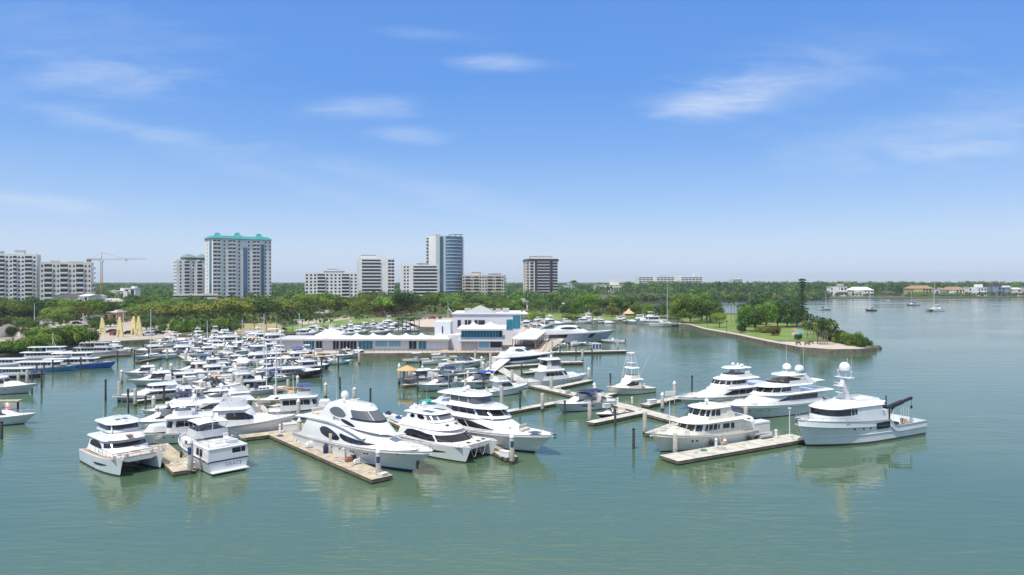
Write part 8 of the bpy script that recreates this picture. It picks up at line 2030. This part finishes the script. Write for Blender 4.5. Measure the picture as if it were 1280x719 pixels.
CREAMY = mat('pale_yellow_paint', (.72, .60, .26), .6, var=.06, vscale=.6)
for x, y, h_, lb, rz in ((128, 418, 6.6, 'pale yellow tapered sculpture, leftmost of four', .3), (150, 421.5, 7.6, 'pale yellow two legged sculpture beside the red car', 0.), (167.5, 419, 7.3, 'pale yellow sculpture leaning on the rightmost one', -.25), (173.5, 420, 7.5, 'pale yellow two legged sculpture, rightmost of four', .2)):
    r = empty('sculpture', P(x, y, LZ), rz, lb, 'sculpture', 'pale yellow sculptures by the car park')
    b = MB(); b.loft([[(-.95, -.4, h_ * .34), (.95, -.4, h_ * .34), (.95, .4, h_ * .34), (-.95, .4, h_ * .34)], [(-.75, -.35, h_ * .62), (.75, -.35, h_ * .62), (.75, .35, h_ * .62), (-.75, .35, h_ * .62)], [(-.5, -.3, h_ * .9), (.25, -.3, h_ * .95), (.25, .3, h_ * .95), (-.5, .3, h_ * .9)], [(-.35, -.2, h_), (.05, -.2, h_), (.05, .2, h_), (-.35, .2, h_)]], True, True, True); b.build('blade', CREAMY, r, smooth=False)
    for s_ in (-1, 1):
        b = MB(); b.loft([[(s_ * 1.1 - .32, -.35, 0), (s_ * 1.1 + .32, -.35, 0), (s_ * 1.1 + .32, .35, 0), (s_ * 1.1 - .32, .35, 0)], [(s_ * .55 - .36, -.38, h_ * .36), (s_ * .55 + .36, -.38, h_ * .36), (s_ * .55 + .36, .38, h_ * .36), (s_ * .55 - .36, .38, h_ * .36)]], True, True, True); b.build('leg', CREAMY, r, smooth=False)
# band shell
r = empty('band_shell', P(16, 424, LZ), 0, 'white faceted band shell at the left edge behind a ball shaped tree', 'band shell'); b = MB()
rings = []
for k_ in range(5):
    t = k_ / 4; rr = lerp(4.6, 2.0, t); rings.append([(rr * math.cos(a), t * 5 - 2, max(0, rr * 1.25 * math.sin(a))) for a in [PI * q / 8 for q in range(9)]])
b.loft(rings, False); b.loft([[(p[0] * .97, p[1] + .02, p[2] * .97) for p in q] for q in rings][::-1], False); b.build('shell', WHITE, r, smooth=False); b = MB(); b.box((0, 0, .3), (9, 5, .6)); b.build('stage', PAVE, r)
# tower crane
r = empty('tower_crane', V(((127 - CX) / F * 700, 700, LZ)), 0, 'orange and grey tower crane right of the apartment blocks', 'crane')
def truss(b, p0, p1, w_, n, rad=.16):
    p0, p1 = V(p0), V(p1); d = p1 - p0; dn_ = d.normalized(); a = dn_.orthogonal().normalized(); e = dn_.cross(a); cs = [a * w_ + e * w_, a * w_ - e * w_, -a * w_ - e * w_, -a * w_ + e * w_]
    for c in cs: b.tube(p0 + c, p1 + c, rad, n=4)
    for i in range(n):
        q0, q1 = p0 + d * (i / n), p0 + d * ((i + 1) / n)
        for k_ in range(4): b.tube(q0 + cs[k_], q1 + cs[(k_ + 1) % 4], rad * .6, n=3)
zj = H + (352 - 325.5) * 700 / F - LZ; zt_ = H + (352 - 316) * 700 / F - LZ
b = MB(); truss(b, (0, 0, 0), (0, 0, zj * .62), 0.8, 12, .16); b.build('lower_mast', ORANGE, r); b = MB(); truss(b, (0, 0, zj * .62), (0, 0, zj), 0.8, 8, .14); b.build('upper_mast', mat('grey_orange_steel', (.40, .27, .18), .6), r)
xl, xr = (109 - 127) / F * 700, (182 - 127) / F * 700
b = MB(); truss(b, (0, 0, zj + .8), (xr, 0, zj + 1.6), .6, 24, .09); b.build('jib', mat('pale_steel', (.5, .5, .5), .6), r); b = MB(); truss(b, (0, 0, zj + .8), (xl, 0, zj + .8), .6, 8, .12); b.box((xl + 1.6, 0, zj - .3), (3.6, 2, 2.6), mi=0); b.build('counter_jib', mat('brown_steel', (.20, .13, .09), .6), r)
b = MB(); b.tube((0, 0, zj), (0, 0, zt_), .35, .15, 5); b.tube((0, 0, zt_), (xr * .55, 0, zj + 2.2), .12, n=3); b.tube((0, 0, zt_), (xl * .8, 0, zj + 1.5), .12, n=3); b.build('peak', ORANGE, r); b = MB(); b.box((1.8, -1.4, zj - .6), (2, 1.6, 2.2), bevel=.1); b.build('cab', WHITE, r); b = MB(); b.tube((xr * .56, 0, zj + .4), (xr * .56, 0, zj - 5), .08, n=3); b.box((xr * .56, 0, zj + .3), (2, 1.4, .7)); b.build('trolley', DARK, r)
# poles and flagpoles
for x, yb, yt, lb in ((104, 431, 393, 'white flagpole on the left shore by the hedge'), (374, 432, 393, 'white flagpole with a yardarm at the left end of the restaurant'), (80, 415, 401, 'thin white lamp post by the blue car'), (43, 408, 380, 'tall thin lamp post behind the band shell'), (66, 437, 418, 'white post among the hedge by the tour boats'), (154, 411, 391, 'slim lamp post behind the second sculpture'), (345, 416, 400, 'pale lamp post in the palm row'), (560, 405, 378, 'white signal mast behind the restaurant')):
    p = P(x, yb, LZ); hh = H - (yt - HZ) * p.y / F - LZ; r = empty('pole', p, 0, lb, 'pole'); b = MB(); b.tube((0, 0, 0), (0, 0, hh), .14, .07, 6); b.build('shaft', ALU, r); b = MB(); b.dome((0, 0, hh), .16, full=True, n=8); b.build('finial', ALU, r)
    if 'yard' in lb: b = MB(); b.tube((-1.8, 0, hh * .82), (1.8, 0, hh * .82), .06); b.build('yardarm', ALU, r)
    if 'signal' in lb: b = MB(); b.tube((.2, 0, hh * .72), (4.5, 0, hh * .25), .22, .12); b.build('boom', ALU, r)
for i, x in enumerate((884, 908.5, 926)):
    p = P(x, (408.5, 416, 417.5)[i], LZ); r = empty('street_lamp', p, 0, 'dark lamp post on the promenade ' + ('by the clump of light green trees', 'right of the lollipop tree', 'near the dark upright bush')[i], 'street lamp', 'lamp posts on the point'); b = MB(); b.tube((0, 0, 0), (0, 0, 4.2), .09, .06, 6); b.build('post', DARK, r); b = MB(); b.lathe([(.12, 4.2), (.32, 4.5), (.32, 4.8), (.05, 5.05)], n=8); b.build('lantern', DARK, r)
# playground canopy, benches
r = empty('shade_canopy', P(999, 422, LZ), .2, 'light blue shade canopy on the point near the tall pine', 'canopy'); b = MB(); b.loft([[(-3, -2, 2.3), (3, -2, 2.3), (3, 2, 2.3), (-3, 2, 2.3)], [(-.3, -.2, 3.4), (.3, -.2, 3.4), (.3, .2, 3.4), (-.3, .2, 3.4)]], True, True, True); r.scale = (.62, .62, .85); b.build('canopy', mat('light_blue_canvas', (.08, .28, .46), .7), r, smooth=False)
for sx_ in (-2.8, 2.8):
    for sy in (-1.8, 1.8): b = MB(); b.tube((sx_, sy, 0), (sx_, sy, 2.3), .08); b.build('post', ALU, r)
r = empty('play_house', P(994, 419, LZ), .2, 'small cream play structure left of the blue canopy', 'playground'); r.scale = (.7, .7, .7); b = MB(); b.box((0, 0, 1.3), (3, 2, 2.6), bevel=.1); b.build('walls', WALLC, r); b = MB(); b.loft([[(-1.8, -1.3, 2.6), (1.8, -1.3, 2.6), (1.8, 1.3, 2.6), (-1.8, 1.3, 2.6)], [(-.1, -.1, 3.8), (.1, -.1, 3.8), (.1, .1, 3.8), (-.1, .1, 3.8)]], True, True, True); b.build('roof', ORANGE, r, smooth=False)
for i, (x, y, wh) in enumerate(((998, 431.2, 'on the tip, leftmost of three'), (1014, 430, 'on the tip, middle of three'), (1009, 431.5, 'on the tip, between two palms'))):
    r = empty('park_bench', P(x, y, LZ + .02), .2, 'dark park bench ' + wh, 'bench', 'benches on the point'); b = MB(); b.box((0, 0, .45), (1.8, .5, .08)); b.build('seat', BARK, r); b = MB(); b.box((0, .24, .75), (1.8, .07, .45)); b.build('backrest', BARK, r)
    for s_ in (-.75, .75): b = MB(); b.box((s_, 0, .21), (.1, .45, .42)); b.build('leg', DARK, r)
b = MB(); k_ = 0
r = empty('umbrella', P(786, 398, LZ), 0, 'pale orange peaked canopy by the park lawn', 'umbrella'); b = MB(); b.lathe([(3.4, 2.6), (3.4, 2.8), (1.2, 4.3), (.1, 5.6)], n=8); b.build('canopy', mat('apricot_canvas', (.62, .40, .24), .8), r, smooth=False); b = MB(); b.tube((0, 0, 0), (0, 0, 3.2), .12); b.build('pole', ALU, r)
r = empty('umbrella', P(655, 398.5, LZ), 0, 'white peaked canopy right behind the clubhouse', 'umbrella'); b = MB(); b.lathe([(4.2, 2.6), (4.2, 2.8), (1.2, 3.6), (.1, 4.6)], n=8); b.build('canopy', CANVW, r, smooth=False); b = MB(); b.tube((0, 0, 0), (0, 0, 3.2), .12); b.build('pole', ALU, r)
sc.view_settings.exposure = .42
